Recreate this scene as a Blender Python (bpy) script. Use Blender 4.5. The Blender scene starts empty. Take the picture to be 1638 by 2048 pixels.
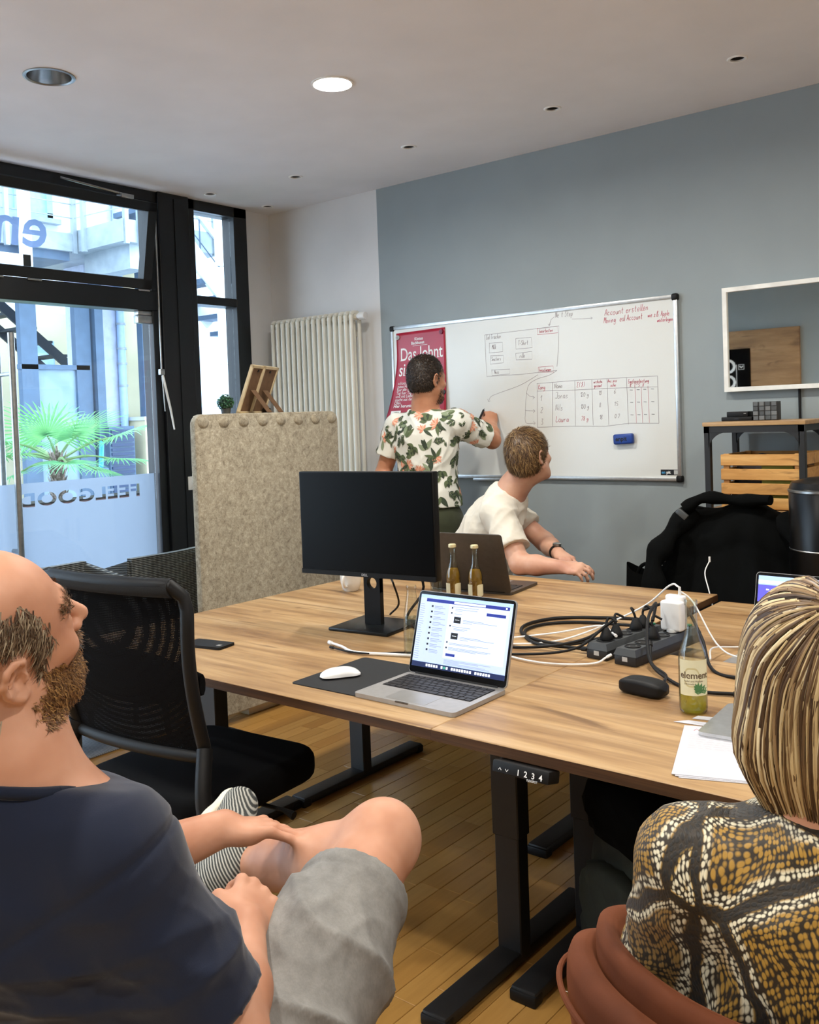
import bpy, bmesh, math, random
import numpy as np
from mathutils import Vector, Matrix
from mathutils.geometry import delaunay_2d_cdt

random.seed(7)
RNG = np.random.default_rng(7)
PI = math.pi
SC = bpy.context.scene
COL = SC.collection

# ------------------------------------------------------------------ camera
CAM = Vector((4.662, -4.352, 1.42))
YAW, PITCH, ROLL = -0.67946918, -0.0280777955, -0.0361986392
FPX, PPY = 1869.386, 887.762
fw = Vector((math.sin(YAW) * math.cos(PITCH), math.cos(YAW) * math.cos(PITCH), math.sin(PITCH)))
rt0 = Vector((math.cos(YAW), -math.sin(YAW), 0))
up0 = rt0.cross(fw)
rt = math.cos(ROLL) * rt0 + math.sin(ROLL) * up0
up = -math.sin(ROLL) * rt0 + math.cos(ROLL) * up0
cam = bpy.data.cameras.new('camera')
cam.sensor_fit = 'VERTICAL'
cam.sensor_height = 24.0
cam.lens = 24.0 * FPX / 2048
cam.shift_y = (PPY - 1024) / 2048
cam.clip_start = 0.05
camo = bpy.data.objects.new('camera', cam)
COL.objects.link(camo)
camo.matrix_world = Matrix(((rt.x, up.x, -fw.x, CAM.x), (rt.y, up.y, -fw.y, CAM.y), (rt.z, up.z, -fw.z, CAM.z), (0, 0, 0, 1)))
SC.camera = camo

# ------------------------------------------------------------------ world, exposure
w = bpy.data.worlds.new('overcast_sky')
SC.world = w
w.use_nodes = True
bg = w.node_tree.nodes['Background']
bg.inputs[0].default_value = (0.76, 0.86, 1.0, 1)
bg.inputs[1].default_value = 6.3
SC.view_settings.view_transform = 'Standard'
SC.view_settings.look = 'None'
SC.view_settings.gamma = 1.0
SC.view_settings.use_curve_mapping = False
SC.view_settings.exposure = 0.25
LAMP_W = 17.0            # watts of one lit downlight

# ------------------------------------------------------------------ materials
MATS = {}
def srgb(c):
    if isinstance(c, str):
        c = tuple(int(c[i:i + 2], 16) / 255 for i in (0, 2, 4))
    return tuple((x / 12.92 if x <= 0.04045 else ((x + 0.055) / 1.055) ** 2.4) for x in c)
class NT:
    def __init__(s, name):
        s.m = bpy.data.materials.new(name); s.m.use_nodes = True
        s.t = s.m.node_tree; s.n = s.t.nodes
        s.b = s.n['Principled BSDF']; s.out = s.n['Material Output']
    def node(s, typ, **kw):
        n = s.n.new(typ)
        for k, v in kw.items():
            if k.startswith('i_'):
                n.inputs[k[2:].replace('_', ' ')].default_value = v
            else: setattr(n, k, v)
        return n
    def link(s, a, b): s.t.links.new(a, b)
    def coord(s, scale=(1, 1, 1), kind='Object', rot=(0, 0, 0), loc=(0, 0, 0)):
        tc = s.node('ShaderNodeTexCoord'); mp = s.node('ShaderNodeMapping')
        mp.inputs['Scale'].default_value = scale; mp.inputs['Rotation'].default_value = rot
        mp.inputs['Location'].default_value = loc
        s.link(tc.outputs[kind], mp.inputs['Vector']); return mp.outputs[0]
    def noise(s, vec, scale, detail=3, rough=.5, dist=0):
        n = s.node('ShaderNodeTexNoise'); s.link(vec, n.inputs['Vector'])
        n.inputs['Scale'].default_value = scale; n.inputs['Detail'].default_value = detail
        n.inputs['Roughness'].default_value = rough; n.inputs['Distortion'].default_value = dist
        return n.outputs['Fac']
    def ramp(s, fac, stops, mode='LINEAR'):
        r = s.node('ShaderNodeValToRGB'); s.link(fac, r.inputs[0]); e = r.color_ramp.elements
        r.color_ramp.interpolation = mode
        while len(e) > 1: e.remove(e[-1])
        for i, (p, c) in enumerate(stops):
            el = e[0] if i == 0 else e.new(p)
            el.position = p; el.color = (*srgb(c), 1) if not isinstance(c, float) else (c, c, c, 1)
        return r.outputs[0]
    def mix(s, fac, a, b, mode='MIX'):
        m = s.node('ShaderNodeMix', data_type='RGBA', blend_type=mode)
        for sock, v in ((m.inputs[0], fac), (m.inputs[6], a), (m.inputs[7], b)):
            if hasattr(v, 'is_linked'): s.link(v, sock)
            elif isinstance(v, (int, float)): sock.default_value = v if sock == m.inputs[0] else (v, v, v, 1)
            else: sock.default_value = (*srgb(v), 1)
        return m.outputs[2]
    def math(s, op, a, b=None):
        m = s.node('ShaderNodeMath', operation=op)
        for i, v in enumerate((a, b)):
            if v is None: continue
            if hasattr(v, 'is_linked'): s.link(v, m.inputs[i])
            else: m.inputs[i].default_value = v
        return m.outputs[0]
    def bump(s, h, strength=.3, dist=.002):
        b = s.node('ShaderNodeBump'); s.link(h, b.inputs['Height'])
        b.inputs['Strength'].default_value = strength; b.inputs['Distance'].default_value = dist
        s.link(b.outputs[0], s.b.inputs['Normal'])
    def base(s, c, rough=.5, metal=0, spec=.5):
        if hasattr(c, 'is_linked'): s.link(c, s.b.inputs['Base Color'])
        else: s.b.inputs['Base Color'].default_value = (*srgb(c), 1)
        s.b.inputs['Roughness'].default_value = rough; s.b.inputs['Metallic'].default_value = metal
        s.b.inputs['Specular IOR Level'].default_value = spec
def shade(c, k):
    if isinstance(c, str): c = tuple(int(c[i:i + 2], 16) / 255 for i in (0, 2, 4))
    return tuple(max(0, min(1, x * k)) for x in c)
def mat(name, c, rough=.5, metal=0, var=.05, scale=12, bump=0, bscale=300, bdist=.001, spec=.5, sheen=0, sss=0, coat=0):
    if name in MATS: return MATS[name]
    t = NT(name); v = t.coord()
    f = t.noise(v, scale, 4)
    t.base(t.ramp(f, [(.3, shade(c, 1 - var)), (.7, shade(c, 1 + var))]), rough, metal, spec)
    if bump: t.bump(t.noise(v, bscale, 2), bump, bdist)
    if sheen: t.b.inputs['Sheen Weight'].default_value = sheen
    if coat: t.b.inputs['Coat Weight'].default_value = coat
    if sss:
        t.b.inputs['Subsurface Weight'].default_value = sss
        t.b.inputs['Subsurface Radius'].default_value = (.012, .005, .003)
        t.b.inputs['Subsurface Scale'].default_value = .6
    MATS[name] = t.m; return t.m
def emit(name, c, k):
    if name in MATS: return MATS[name]
    t = NT(name); t.base(c, .5)
    t.b.inputs['Emission Color'].default_value = (*srgb(c), 1); t.b.inputs['Emission Strength'].default_value = k
    MATS[name] = t.m; return t.m
def glassy(name, tint, refl_rough=.02, ior=1.45):
    """thin clear sheet: transparent with a fresnel reflection"""
    if name in MATS: return MATS[name]
    t = NT(name); t.n.remove(t.b)
    tr = t.node('ShaderNodeBsdfTransparent'); tr.inputs[0].default_value = (*srgb(tint), 1)
    gl = t.node('ShaderNodeBsdfGlossy'); gl.inputs['Roughness'].default_value = refl_rough
    lw = t.node('ShaderNodeLayerWeight'); lw.inputs[0].default_value = .5
    fac = t.math('ADD', t.math('MULTIPLY', t.math('POWER', lw.outputs['Facing'], 3.5), .55), .035)
    mx = t.node('ShaderNodeMixShader'); t.link(fac, mx.inputs[0])
    t.link(tr.outputs[0], mx.inputs[1]); t.link(gl.outputs[0], mx.inputs[2]); t.link(mx.outputs[0], t.out.inputs[0])
    MATS[name] = t.m; return t.m
def film(name, c, opac=.85):
    """frosted adhesive film: translucent + diffuse"""
    if name in MATS: return MATS[name]
    t = NT(name); t.n.remove(t.b)
    tl = t.node('ShaderNodeBsdfTranslucent'); tl.inputs[0].default_value = (*srgb(c), 1)
    df = t.node('ShaderNodeBsdfDiffuse'); df.inputs[0].default_value = (*srgb(c), 1)
    tr = t.node('ShaderNodeBsdfTransparent')
    v = t.coord(); f = t.noise(v, 400, 2)
    m1 = t.node('ShaderNodeMixShader'); m1.inputs[0].default_value = .3
    t.link(tl.outputs[0], m1.inputs[1]); t.link(df.outputs[0], m1.inputs[2])
    m2 = t.node('ShaderNodeMixShader')
    t.link(t.math('MULTIPLY_ADD', f, .04), m2.inputs[0]); m2.inputs[0].links[0].from_node.inputs[2].default_value = opac
    t.link(tr.outputs[0], m2.inputs[1]); t.link(m1.outputs[0], m2.inputs[2]); t.link(m2.outputs[0], t.out.inputs[0])
    MATS[name] = t.m; return t.m

# ------------------------------------------------------------------ objects
def link(o, parent=None):
    COL.objects.link(o)
    if parent: o.parent = parent
    return o
def tag(o, label, cat, group=None):
    o['label'] = label; o['category'] = cat
    if group: o['group'] = group
    return o
def thing(name, label, cat, loc=(0, 0, 0), rz=0, group=None, rot=None):
    o = bpy.data.objects.new(name, None); o.empty_display_size = .05
    COL.objects.link(o); o.location = loc
    o.rotation_euler = rot if rot else (0, 0, rz)
    return tag(o, label, cat, group)
def struct(o):
    o['kind'] = 'structure'; return o
def dup(root, loc=None, rz=None, label=None, group=None):
    r = root.copy(); COL.objects.link(r)
    if loc is not None: r.location = loc
    if rz is not None: r.rotation_euler = (0, 0, rz)
    if label: r['label'] = label
    if group: r['group'] = group
    for ch in list(root.children):
        c = ch.copy(); COL.objects.link(c); c.parent = r
        for g in list(ch.children):
            d = g.copy(); COL.objects.link(d); d.parent = c
    return r
class MB:
    """mesh builder: gathers pieces of ONE part"""
    def __init__(s): s.v = []; s.f = []; s.mi = []
    def add(s, vs, fs, m=0):
        n = len(s.v); s.v += [tuple(p) for p in vs]; s.f += [tuple(i + n for i in q) for q in fs]; s.mi += [m] * len(fs)
        return s
    def box(s, c, d, M=None, bev=0, seg=2, m=0):
        bm = bmesh.new(); bmesh.ops.create_cube(bm, size=1)
        for v in bm.verts: v.co = Vector((v.co.x * d[0], v.co.y * d[1], v.co.z * d[2]))
        if bev: bmesh.ops.bevel(bm, geom=list(bm.edges), offset=min(bev, min(d) * .49), segments=seg, profile=.5, affect='EDGES')
        s.bm(bm, Matrix.Translation(c) @ (M.to_4x4() if M else Matrix()), m); return s
    def b2(s, lo, hi, bev=0, seg=2, m=0):
        return s.box([(a + b) / 2 for a, b in zip(lo, hi)], [abs(b - a) for a, b in zip(lo, hi)], None, bev, seg, m)
    def bm(s, bm, M=None, m=0):
        bm.verts.ensure_lookup_table(); bm.verts.index_update()
        vs = [(M @ v.co if M else v.co.copy()) for v in bm.verts]
        s.add(vs, [[v.index for v in f.verts] for f in bm.faces], m); bm.free(); return s
    def tube(s, pts, r, n=10, cap=True, m=0, flat=1.0):
        pts = [Vector(p) for p in pts]; k = len(pts)
        rs = r if hasattr(r, '__len__') else [r] * k
        T = [(pts[min(i + 1, k - 1)] - pts[max(i - 1, 0)]).normalized() for i in range(k)]
        a = Vector((0, 0, 1)) if abs(T[0].z) < .9 else Vector((1, 0, 0))
        N = T[0].cross(a).normalized(); vs = []
        for i in range(k):
            N = (N - T[i] * N.dot(T[i])).normalized(); B = T[i].cross(N)
            for j in range(n):
                t = 2 * PI * j / n; vs.append(pts[i] + N * (math.cos(t) * rs[i]) + B * (math.sin(t) * rs[i] * flat))
        fs = [(i * n + j, i * n + (j + 1) % n, (i + 1) * n + (j + 1) % n, (i + 1) * n + j) for i in range(k - 1) for j in range(n)]
        if cap: fs += [tuple(range(n))[::-1], tuple((k - 1) * n + j for j in range(n))]
        return s.add(vs, fs, m)
    def cyl(s, a, b, r, r2=None, n=20, m=0): return s.tube([a, b], [r, r if r2 is None else r2], n, True, m)
    def lathe(s, prof, n=24, M=None, m=0, close=False, cap=True):
        vs = []; fs = []; k = len(prof)
        for (r, z) in prof:
            for j in range(n):
                t = 2 * PI * j / n; p = Vector((r * math.cos(t), r * math.sin(t), z)); vs.append(M @ p if M else p)
        for i in range(k - 1 + (1 if close else 0)):
            for j in range(n):
                fs.append((i * n + j, i * n + (j + 1) % n, ((i + 1) % k) * n + (j + 1) % n, ((i + 1) % k) * n + j))
        if not close and cap:
            if prof[0][0] > 1e-5: fs.append(tuple(range(n))[::-1])
            if prof[-1][0] > 1e-5: fs.append(tuple((k - 1) * n + j for j in range(n)))
        return s.add(vs, fs, m)
    def prism(s, poly, h, M=None, bev=0, m=0):
        """polygon in local xy extruded along +z by h"""
        bm = bmesh.new(); f = bm.faces.new([bm.verts.new((x, y, 0)) for x, y in poly])
        r = bmesh.ops.extrude_face_region(bm, geom=[f])
        bmesh.ops.translate(bm, vec=(0, 0, h), verts=[v for v in r['geom'] if isinstance(v, bmesh.types.BMVert)])
        bmesh.ops.recalc_face_normals(bm, faces=bm.faces)
        if bev: bmesh.ops.bevel(bm, geom=list(bm.edges), offset=bev, segments=2, profile=.5, affect='EDGES')
        return s.bm(bm, M, m)
    def ribbon(s, pts, wd, nrm, m=0):
        """flat stroke of width wd along pts on a plane with normal nrm"""
        pts = [Vector(p) for p in pts]; nrm = Vector(nrm); vs = []; k = len(pts)
        for i in range(k):
            t = (pts[min(i + 1, k - 1)] - pts[max(i - 1, 0)]).normalized(); b = t.cross(nrm).normalized() * (wd / 2)
            vs += [pts[i] - b, pts[i] + b]
        return s.add(vs, [(2 * i, 2 * i + 1, 2 * i + 3, 2 * i + 2) for i in range(k - 1)], m)
    def obj(s, name, mats, parent=None, smooth=35, loc=None, rot=None):
        me = bpy.data.meshes.new(name); me.from_pydata(s.v, [], s.f)
        mats = mats if isinstance(mats, (list, tuple)) else [mats]
        for m in mats: me.materials.append(m)
        if len(mats) > 1: me.polygons.foreach_set('material_index', s.mi)
        bm = bmesh.new(); bm.from_mesh(me); bmesh.ops.recalc_face_normals(bm, faces=bm.faces); bm.to_mesh(me); bm.free()
        if smooth:
            me.shade_smooth(); me.set_sharp_from_angle(angle=math.radians(smooth))
        me.update()
        o = bpy.data.objects.new(name, me); link(o, parent)
        if loc is not None: o.location = loc
        if rot is not None: o.rotation_euler = rot
        return o
def mesh_np(name, V, Fq, material, parent=None, attr=None, smooth=True):
    me = bpy.data.meshes.new(name); V = np.asarray(V, np.float32); Fq = np.asarray(Fq, np.int32); k = Fq.shape[1]
    me.vertices.add(len(V)); me.vertices.foreach_set('co', V.ravel())
    me.loops.add(Fq.size); me.loops.foreach_set('vertex_index', Fq.ravel())
    me.polygons.add(len(Fq)); me.polygons.foreach_set('loop_start', np.arange(0, Fq.size, k, dtype=np.int32))
    me.update(calc_edges=True); me.validate()
    if attr is not None:
        a = me.attributes.new('tone', 'FLOAT', 'POINT'); a.data.foreach_set('value', np.asarray(attr, np.float32))
    me.materials.append(material)
    if smooth: me.shade_smooth()
    o = bpy.data.objects.new(name, me); return link(o, parent)
def rotm(ax, a): return Matrix.Rotation(a, 3, ax)
def basis(x, y, z, o=(0, 0, 0)):
    return Matrix(((x[0], y[0], z[0], o[0]), (x[1], y[1], z[1], o[1]), (x[2], y[2], z[2], o[2]), (0, 0, 0, 1)))
def spline(pts, n=8):
    """catmull-rom through pts"""
    P = [Vector(p) for p in pts]; P = [P[0] * 2 - P[1]] + P + [P[-1] * 2 - P[-2]]; out = []
    for i in range(1, len(P) - 2):
        a, b, c, d = P[i - 1:i + 3]
        for k in range(n):
            t = k / n
            out.append(.5 * ((2 * b) + (c - a) * t + (2 * a - 5 * b + 4 * c - d) * t * t + (3 * b - a - 3 * c + d) * t ** 3))
    out.append(P[-2]); return out
def text_mesh(txt, size=1.0, bold=0.0, align='LEFT', res=3, sx=1.0, shear=0.0, space=1.0):
    """outline text as (verts2d, faces)"""
    cu = bpy.data.curves.new('t', 'FONT'); cu.body = txt; cu.size = size; cu.offset = bold; cu.align_x = align
    cu.resolution_u = res; cu.shear = shear; cu.space_character = space
    o = bpy.data.objects.new('t', cu); COL.objects.link(o)
    me = o.to_mesh(); V = [(v.co.x * sx, v.co.y) for v in me.vertices]; Fs = [tuple(p.vertices) for p in me.polygons]
    o.to_mesh_clear(); bpy.data.objects.remove(o); bpy.data.curves.remove(cu); return V, Fs
def put_text(mb, txt, size, M, **kw):
    m = kw.pop('m', 0); V, Fs = text_mesh(txt, size, **kw)
    return mb.add([M @ Vector((x, y, 0)) for x, y in V], Fs, m)
# ------------------------------------------------------------------ room shell
CEIL = 2.81
XR, YF = 7.2, -6.47
def paint(name, c, rough=.75):
    t = NT(name); v = t.coord()
    f = t.noise(v, 3, 3)
    t.base(t.ramp(f, [(.3, shade(c, .985)), (.7, shade(c, 1.015))]), rough, 0, .3)
    t.bump(t.noise(v, 90, 4, .6), .22, .0012); MATS[name] = t.m; return t.m
M_white = paint('white_wall_paint', 'e0dedc'); M_grey = paint('blue_grey_wall_paint', '949d9f'); M_ceil = paint('ceiling_paint', 'e7e6e8', .9)
M_frame = mat('anthracite_frame', '16191c', .38, .2, .1, 6)
M_steel = mat('brushed_steel', 'a7a9a8', .3, 1, .05, 40)
M_black = mat('black_powder_coat', '131314', .5, 0, .12, 30, .15, 500)
M_blackpl = mat('black_plastic', '0c0c0d', .55, 0, .1, 30, spec=.3)
M_whitepl = mat('white_plastic', 'e8e8e6', .35, 0, .02, 10)

# floor: base slab, then strips of oak, the nearest as single planks
t = NT('floor_base'); t.base('3a2a18', .6); v = t.coord(); t.bump(t.noise(v, 60), .1)
M_fbase = t.m
mb = MB().b2((-.3, YF, -.12), (XR, 0.0, -.006))
floor = struct(mb.obj('floor', M_fbase, None, 0))
def oak_floor():
    t = NT('oak_strip_floor'); inf = t.node('ShaderNodeObjectInfo')
    tc = t.node('ShaderNodeTexCoord'); mp = t.node('ShaderNodeMapping'); mp.inputs['Scale'].default_value = (26, 2.2, 1)
    geo = t.node('ShaderNodeNewGeometry'); t.link(geo.outputs['Position'], mp.inputs['Vector'])
    g = t.noise(mp.outputs[0], 2.2, 5, .6, .4)
    at = t.node('ShaderNodeAttribute', attribute_name='tone'); 
    rnd = t.math('FRACT', t.math('ADD', inf.outputs['Random'], at.outputs['Fac']))
    base = t.ramp(rnd, [(0, 'bd8f4c'), (.5, 'cf9f58'), (1, 'b1803f')])
    t.base(t.mix(t.math('MULTIPLY', g, .55), base, '8a5f2c'), .25, 0, .5)
    t.bump(g, .08, .001); return t.m
M_oak = oak_floor()
PW = .072
def plank_bm(L):
    m = MB(); m.box((0, 0, -.003), (PW - .0014, L - .0014, .006), None, .0012, 1); return m
vis = []; rest = MB(); tones = []
ix0, ix1 = int(0.3 / PW), int(XR / PW)
LENS = (.28, .42, .56)
proto = {}
for ix in range(ix1):
    x = (ix + .5) * PW; y = YF - random.random() * .5
    while y < 0:
        L = random.choice(LENS); y1 = min(y + L, 0); yc = y + L / 2
        if y1 - y < L - 1e-6: L = y1 - y; yc = y + L / 2
        near = L in LENS and 2.0 < x < 3.75 and -2.95 < yc < -1.0
        if near and len(vis) < 300: vis.append((x, yc, L))
        else: rest.box((x, yc, -.003), (PW - .0014, L - .0014, .006)); tones += [random.random()] * 8
        y += L
for x, yc, L in vis:
    if L not in proto: proto[L] = plank_bm(L).obj('plank', M_oak, floor, 0); o = proto[L]
    else: o = proto[L].copy(); link(o, floor)
    o.location = (x, yc, 0)
o = rest.obj('outer_planks', M_oak, floor, 0); o['kind'] = 'stuff'
a = o.data.attributes.new('tone', 'FLOAT', 'POINT'); a.data.foreach_set('value', np.array(tones, np.float32))

# walls
mb = MB().b2((0, 0, -.1), (.957, .15, CEIL + .1), m=0).b2((.957, 0, -.1), (XR, .15, CEIL + .1), m=1)
struct(mb.obj('wall_back', [M_white, M_grey], None, 0))
mb = MB(); mb.box((-.11, -.07, 1.405), (.22, .30, 3.0), None, .02, 4)
mb.b2((-.28, YF, -.1), (0, -6.3, CEIL + .1))
struct(mb.obj('wall_left', M_white, None, 30))
struct(MB().b2((XR, YF, -.1), (XR + .15, .15, CEIL + .1)).obj('wall_right', M_white, None, 0))
struct(MB().b2((-.28, YF - .15, -.1), (XR + .15, YF, CEIL + .1)).obj('wall_front', M_grey, None, 0))

# ceiling with round holes for the downlights
BIG = [((1.269, -2.32), .098, False), ((2.005, -1.483), .088, True), ((3.3, -1.62), .088, True), ((3.25, -3.78), .088, True),
       ((4.9, -3.6), .088, True), ((1.9, -4.3), .088, True), ((5.0, -1.6), .088, True), ((6.2, -5.2), .088, True), ((3.6, -5.5), .088, True)]  # lamps from the glass front one onward are added, unseen, to brighten the room
SMALL = [(.203, -.658), (.19, -.18), (.838, -.56), (1.657, -.55), (2.499, -.545), (3.347, -.545)]
HOLES = [(c, r - .012) for c, r, _ in BIG] + [(c, .029) for c in SMALL]
pts = [(-.28, YF), (XR, YF), (XR, 0), (-.28, 0)]; loops = [[0, 1, 2, 3]]
for (cx, cy), r in HOLES:
    n0 = len(pts); pts += [(cx + r * math.cos(2 * PI * i / 28), cy + r * math.sin(2 * PI * i / 28)) for i in range(28)]
    loops.append(list(range(n0, n0 + 28)))
edges = [(l[i], l[(i + 1) % len(l)]) for l in loops for i in range(len(l))]
vs, _, fs, *_ = delaunay_2d_cdt([Vector(p) for p in pts], edges, [], 0, 1e-6)
def in_hole(f):
    cx = sum(vs[i].x for i in f) / len(f); cy = sum(vs[i].y for i in f) / len(f)
    return any((cx - c[0]) ** 2 + (cy - c[1]) ** 2 < r * r * .98 for c, r in HOLES)
mb = MB().add([(v.x, v.y, CEIL) for v in vs], [f for f in fs if not in_hole(f)])
for (cx, cy), r in HOLES:        # the hole's edge, 2 cm plasterboard
    mb.tube([(cx, cy, CEIL), (cx, cy, CEIL + .02)], r, 28, False)
mb.b2((-.28, YF, CEIL + .25), (XR, 0, CEIL + .3))
struct(mb.obj('ceiling', M_ceil, None, 0))

M_trimring = mat('white_trim_ring', 'f2f2f0', .35)
M_reflector = mat('silver_reflector', 'b9bbbd', .22, 1, .04, 20)
M_bulb = emit('lit_lamp_glass', 'fff6e4', 60.0)
M_darkcan = mat('dark_lamp_can', '2b2b2c', .45)
def downlight(c, r, lit, label):
    t_ = thing('ceiling_downlight', label, 'ceiling light', (c[0], c[1], CEIL), 0, 'recessed ceiling downlights')
    MB().lathe([(r - .014, .004), (r - .014, -.002), (r - .008, -.006), (r, -.004), (r, 0)], 36, close=True).obj('trim_ring', M_trimring if lit else M_steel, t_)
    MB().lathe([(r - .015, -.001), (r - .02, .03), (r * .62, .1), (r * .6, .1)], 36, cap=False).obj('reflector', M_reflector, t_, 60)
    if lit:
        MB().lathe([(0.0, .006), (r * .5, .007), (r - .021, .014), (r - .021, .02), (0, .02)], 32).obj('diffuser', M_bulb, t_, 60)
        la = bpy.data.lights.new('lamp', 'AREA'); la.shape = 'DISK'; la.size = (r - .02) * 2; la.energy = LAMP_W; la.color = (1, .97, .905); la.spread = math.radians(168)
        lo = bpy.data.objects.new('lamp', la); link(lo, t_); lo.location = (0, 0, -.001)
    else:
        m = MB(); m.cyl((-.02, 0, .085), (.02, 0, .085), .022, n=14); m.cyl((0, 0, .08), (0, 0, .1), .05, n=20); m.obj('lamp_socket', M_whitepl, t_)
    return t_
names = ['unlit wide downlight nearest the window in the ceiling', 'glowing round downlight in the middle of the ceiling in view']
for i, (c, r, lit) in enumerate(BIG):
    downlight(c, r, lit, names[i] if i < 2 else ['glowing downlight just above the top of the picture over the desks', 'glowing downlight over the man in navy', 'glowing downlight behind the woman', 'added unseen downlight by the glass front, brightening the room', 'added unseen downlight near the mirror wall, brightening the room', 'added unseen downlight in the far room corner, brightening the room', 'added unseen downlight near the wooden wall board, brightening the room'][i - 2])
slab = ['small recessed spotlight with white ring above the narrow window', 'small dark recessed spotlight in the ceiling corner',
        'small recessed spotlight above the white wall beside the radiator', 'small recessed spotlight above the left end of the whiteboard',
        'small recessed spotlight above the right part of the whiteboard', 'small recessed spotlight above the wall mirror']
for c, lb in zip(SMALL, slab):
    t_ = thing('ceiling_spotlight', lb, 'ceiling light', (c[0], c[1], CEIL), 0, 'small recessed ceiling spotlights')
    MB().lathe([(.028, .003), (.028, -.003), (.037, -.004), (.041, -.001), (.041, 0)], 28, close=True).obj('trim_ring', M_trimring, t_)
    MB().lathe([(.0285, .0), (.026, .05), (0.0001, .055)], 24, cap=False).obj('can', M_darkcan, t_)
    MB().lathe([(0, .02), (.015, .022), (.018, .03), (.012, .05)], 18, cap=False).obj('bulb', M_reflector, t_)

# ------------------------------------------------------------------ glazed front (left wall)
M_pane = glassy('window_glass', 'f2f8fa')
def frame_piece(name, parts, parent=None, m=None):
    mb = MB()
    for lo, hi in parts: mb.b2(lo, hi, .004, 1)
    return mb.obj(name, m or M_frame, parent)
front = struct(frame_piece('window_1', [((-.09, -3.42, 2.745), (.03, -.222, CEIL)), ((-.09, -3.42, 2.105), (.03, -.93, 2.225)),
    ((-.09, -3.42, 0), (.03, -3.30, CEIL)), ((-.09, -.975, 0), (.025, -.925, CEIL)), ((-.1, -.925, 0), (.05, -.70, CEIL)),
    ((-.09, -.70, 0), (.03, -.645, CEIL)), ((-.09, -.33, 0), (.03, -.222, CEIL)), ((-.09, -.645, 2.17), (.03, -.33, 2.222)),
    ((-.09, -.645, 0), (.03, -.33, .12)), ((-.09, -6.3, 2.745), (.03, -3.42, CEIL)), ((-.09, -6.3, 2.105), (.03, -3.42, 2.225)), ((-.09, -4.9, 0), (.03, -4.8, CEIL)), ((-.09, -6.3, 0), (.03, -6.2, CEIL)), ((-.09, -6.3, 0), (.03, -3.42, .12))]))
for y0, y1 in ((-6.2, -4.9), (-4.8, -3.42)):  # added bays out of view, glazed to bring more daylight onto ceiling and walls
    for z0, z1 in ((.12, 2.105), (2.225, 2.745)): MB().b2((-.02, y0, z0), (-.012, y1, z1)).obj('pane', M_pane, front, 0)
MB().b2((-.02, -.645, 2.222), (-.012, -.33, 2.745)).obj('pane', M_pane, front, 0)
MB().b2((-.02, -.645, .12), (-.012, -.33, 2.17)).obj('pane', M_pane, front, 0)
m = MB(); m.b2((.03, -.93, 2.10), (.036, -.915, 2.7)); m.b2((.05, -.815, .1), (.056, -.809, 2.78)); m.obj('seal_strip', M_frame, front, 0)
# tilted hopper sash above the door
SA = math.radians(11)
sash = struct(bpy.data.objects.new('window_2', None)); COL.objects.link(sash); sash.location = (.0, 0, 2.232); sash.rotation_euler = (0, SA, 0)
m = MB(); L0, L1, H = -3.28, -.985, .50
for lo, hi in [((-.03, L0, 0), (.035, L1, .058)), ((-.03, L0, H - .055), (.035, L1, H)), ((-.03, L0, 0), (.035, L0 + .06, H)), ((-.03, L1 - .058, 0), (.035, L1, H))]:
    m.b2(lo, hi, .004, 1)
m.obj('sash_frame', M_frame, sash)
MB().b2((-.004, L0 + .05, .05), (.004, L1 - .05, H - .05)).obj('pane', M_pane, sash, 0)
M_sticker = film('pale_blue_sticker', '7588ab', .95)
m = MB()   # sticker letters on the outside, so they read mirrored from in here
put_text(m, 'enpit', .30, basis((0, -1, 0), (0, 0, 1), (1, 0, 0), (-.006, -1.632, .165)), bold=.004, sx=1.05)
m.obj('sticker_letters', M_sticker, sash, 0)
m = MB(); m.b2((.0, -1.24, H - .005), (.055, -1.16, H + .02), .004); m.tube([(.03, -1.2, H + .015), (-.06, -1.55, H + .05)], .006, 8); m.obj('latch', M_steel, sash)
for y in (-1.93, -1.72, -1.04):
    MB().b2((.03, y - .04, -.012), (.045, y + .04, .0), .003, 1).obj('hinge', M_steel, sash)
# linkage rod of the hopper, with its hand lever
opener = thing('window_opener', 'thin white rod and lever of the tilting window on the dark post', 'window opener', (.06, -.95, 1.36))
m = MB(); m.cyl((-.01, 0, .38), (-.01, 0, 1.37), .006, n=10); m.obj('rod', M_steel, opener)
m = MB(); m.tube([(-.01, 0, .40), (.0, .012, .3), (.012, .035, .16), (.018, .052, .04)], [.006, .008, .007, .005], 8); m.obj('lever', M_whitepl, opener)
m = MB(); m.tube([(-.01, 0, .36), (.0, .0, .25), (.0, .005, .15)], .004, 8); m.b2((-.02, -.02, .365), (.006, .012, .40), .004); m.obj('bracket', M_steel, opener)

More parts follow.
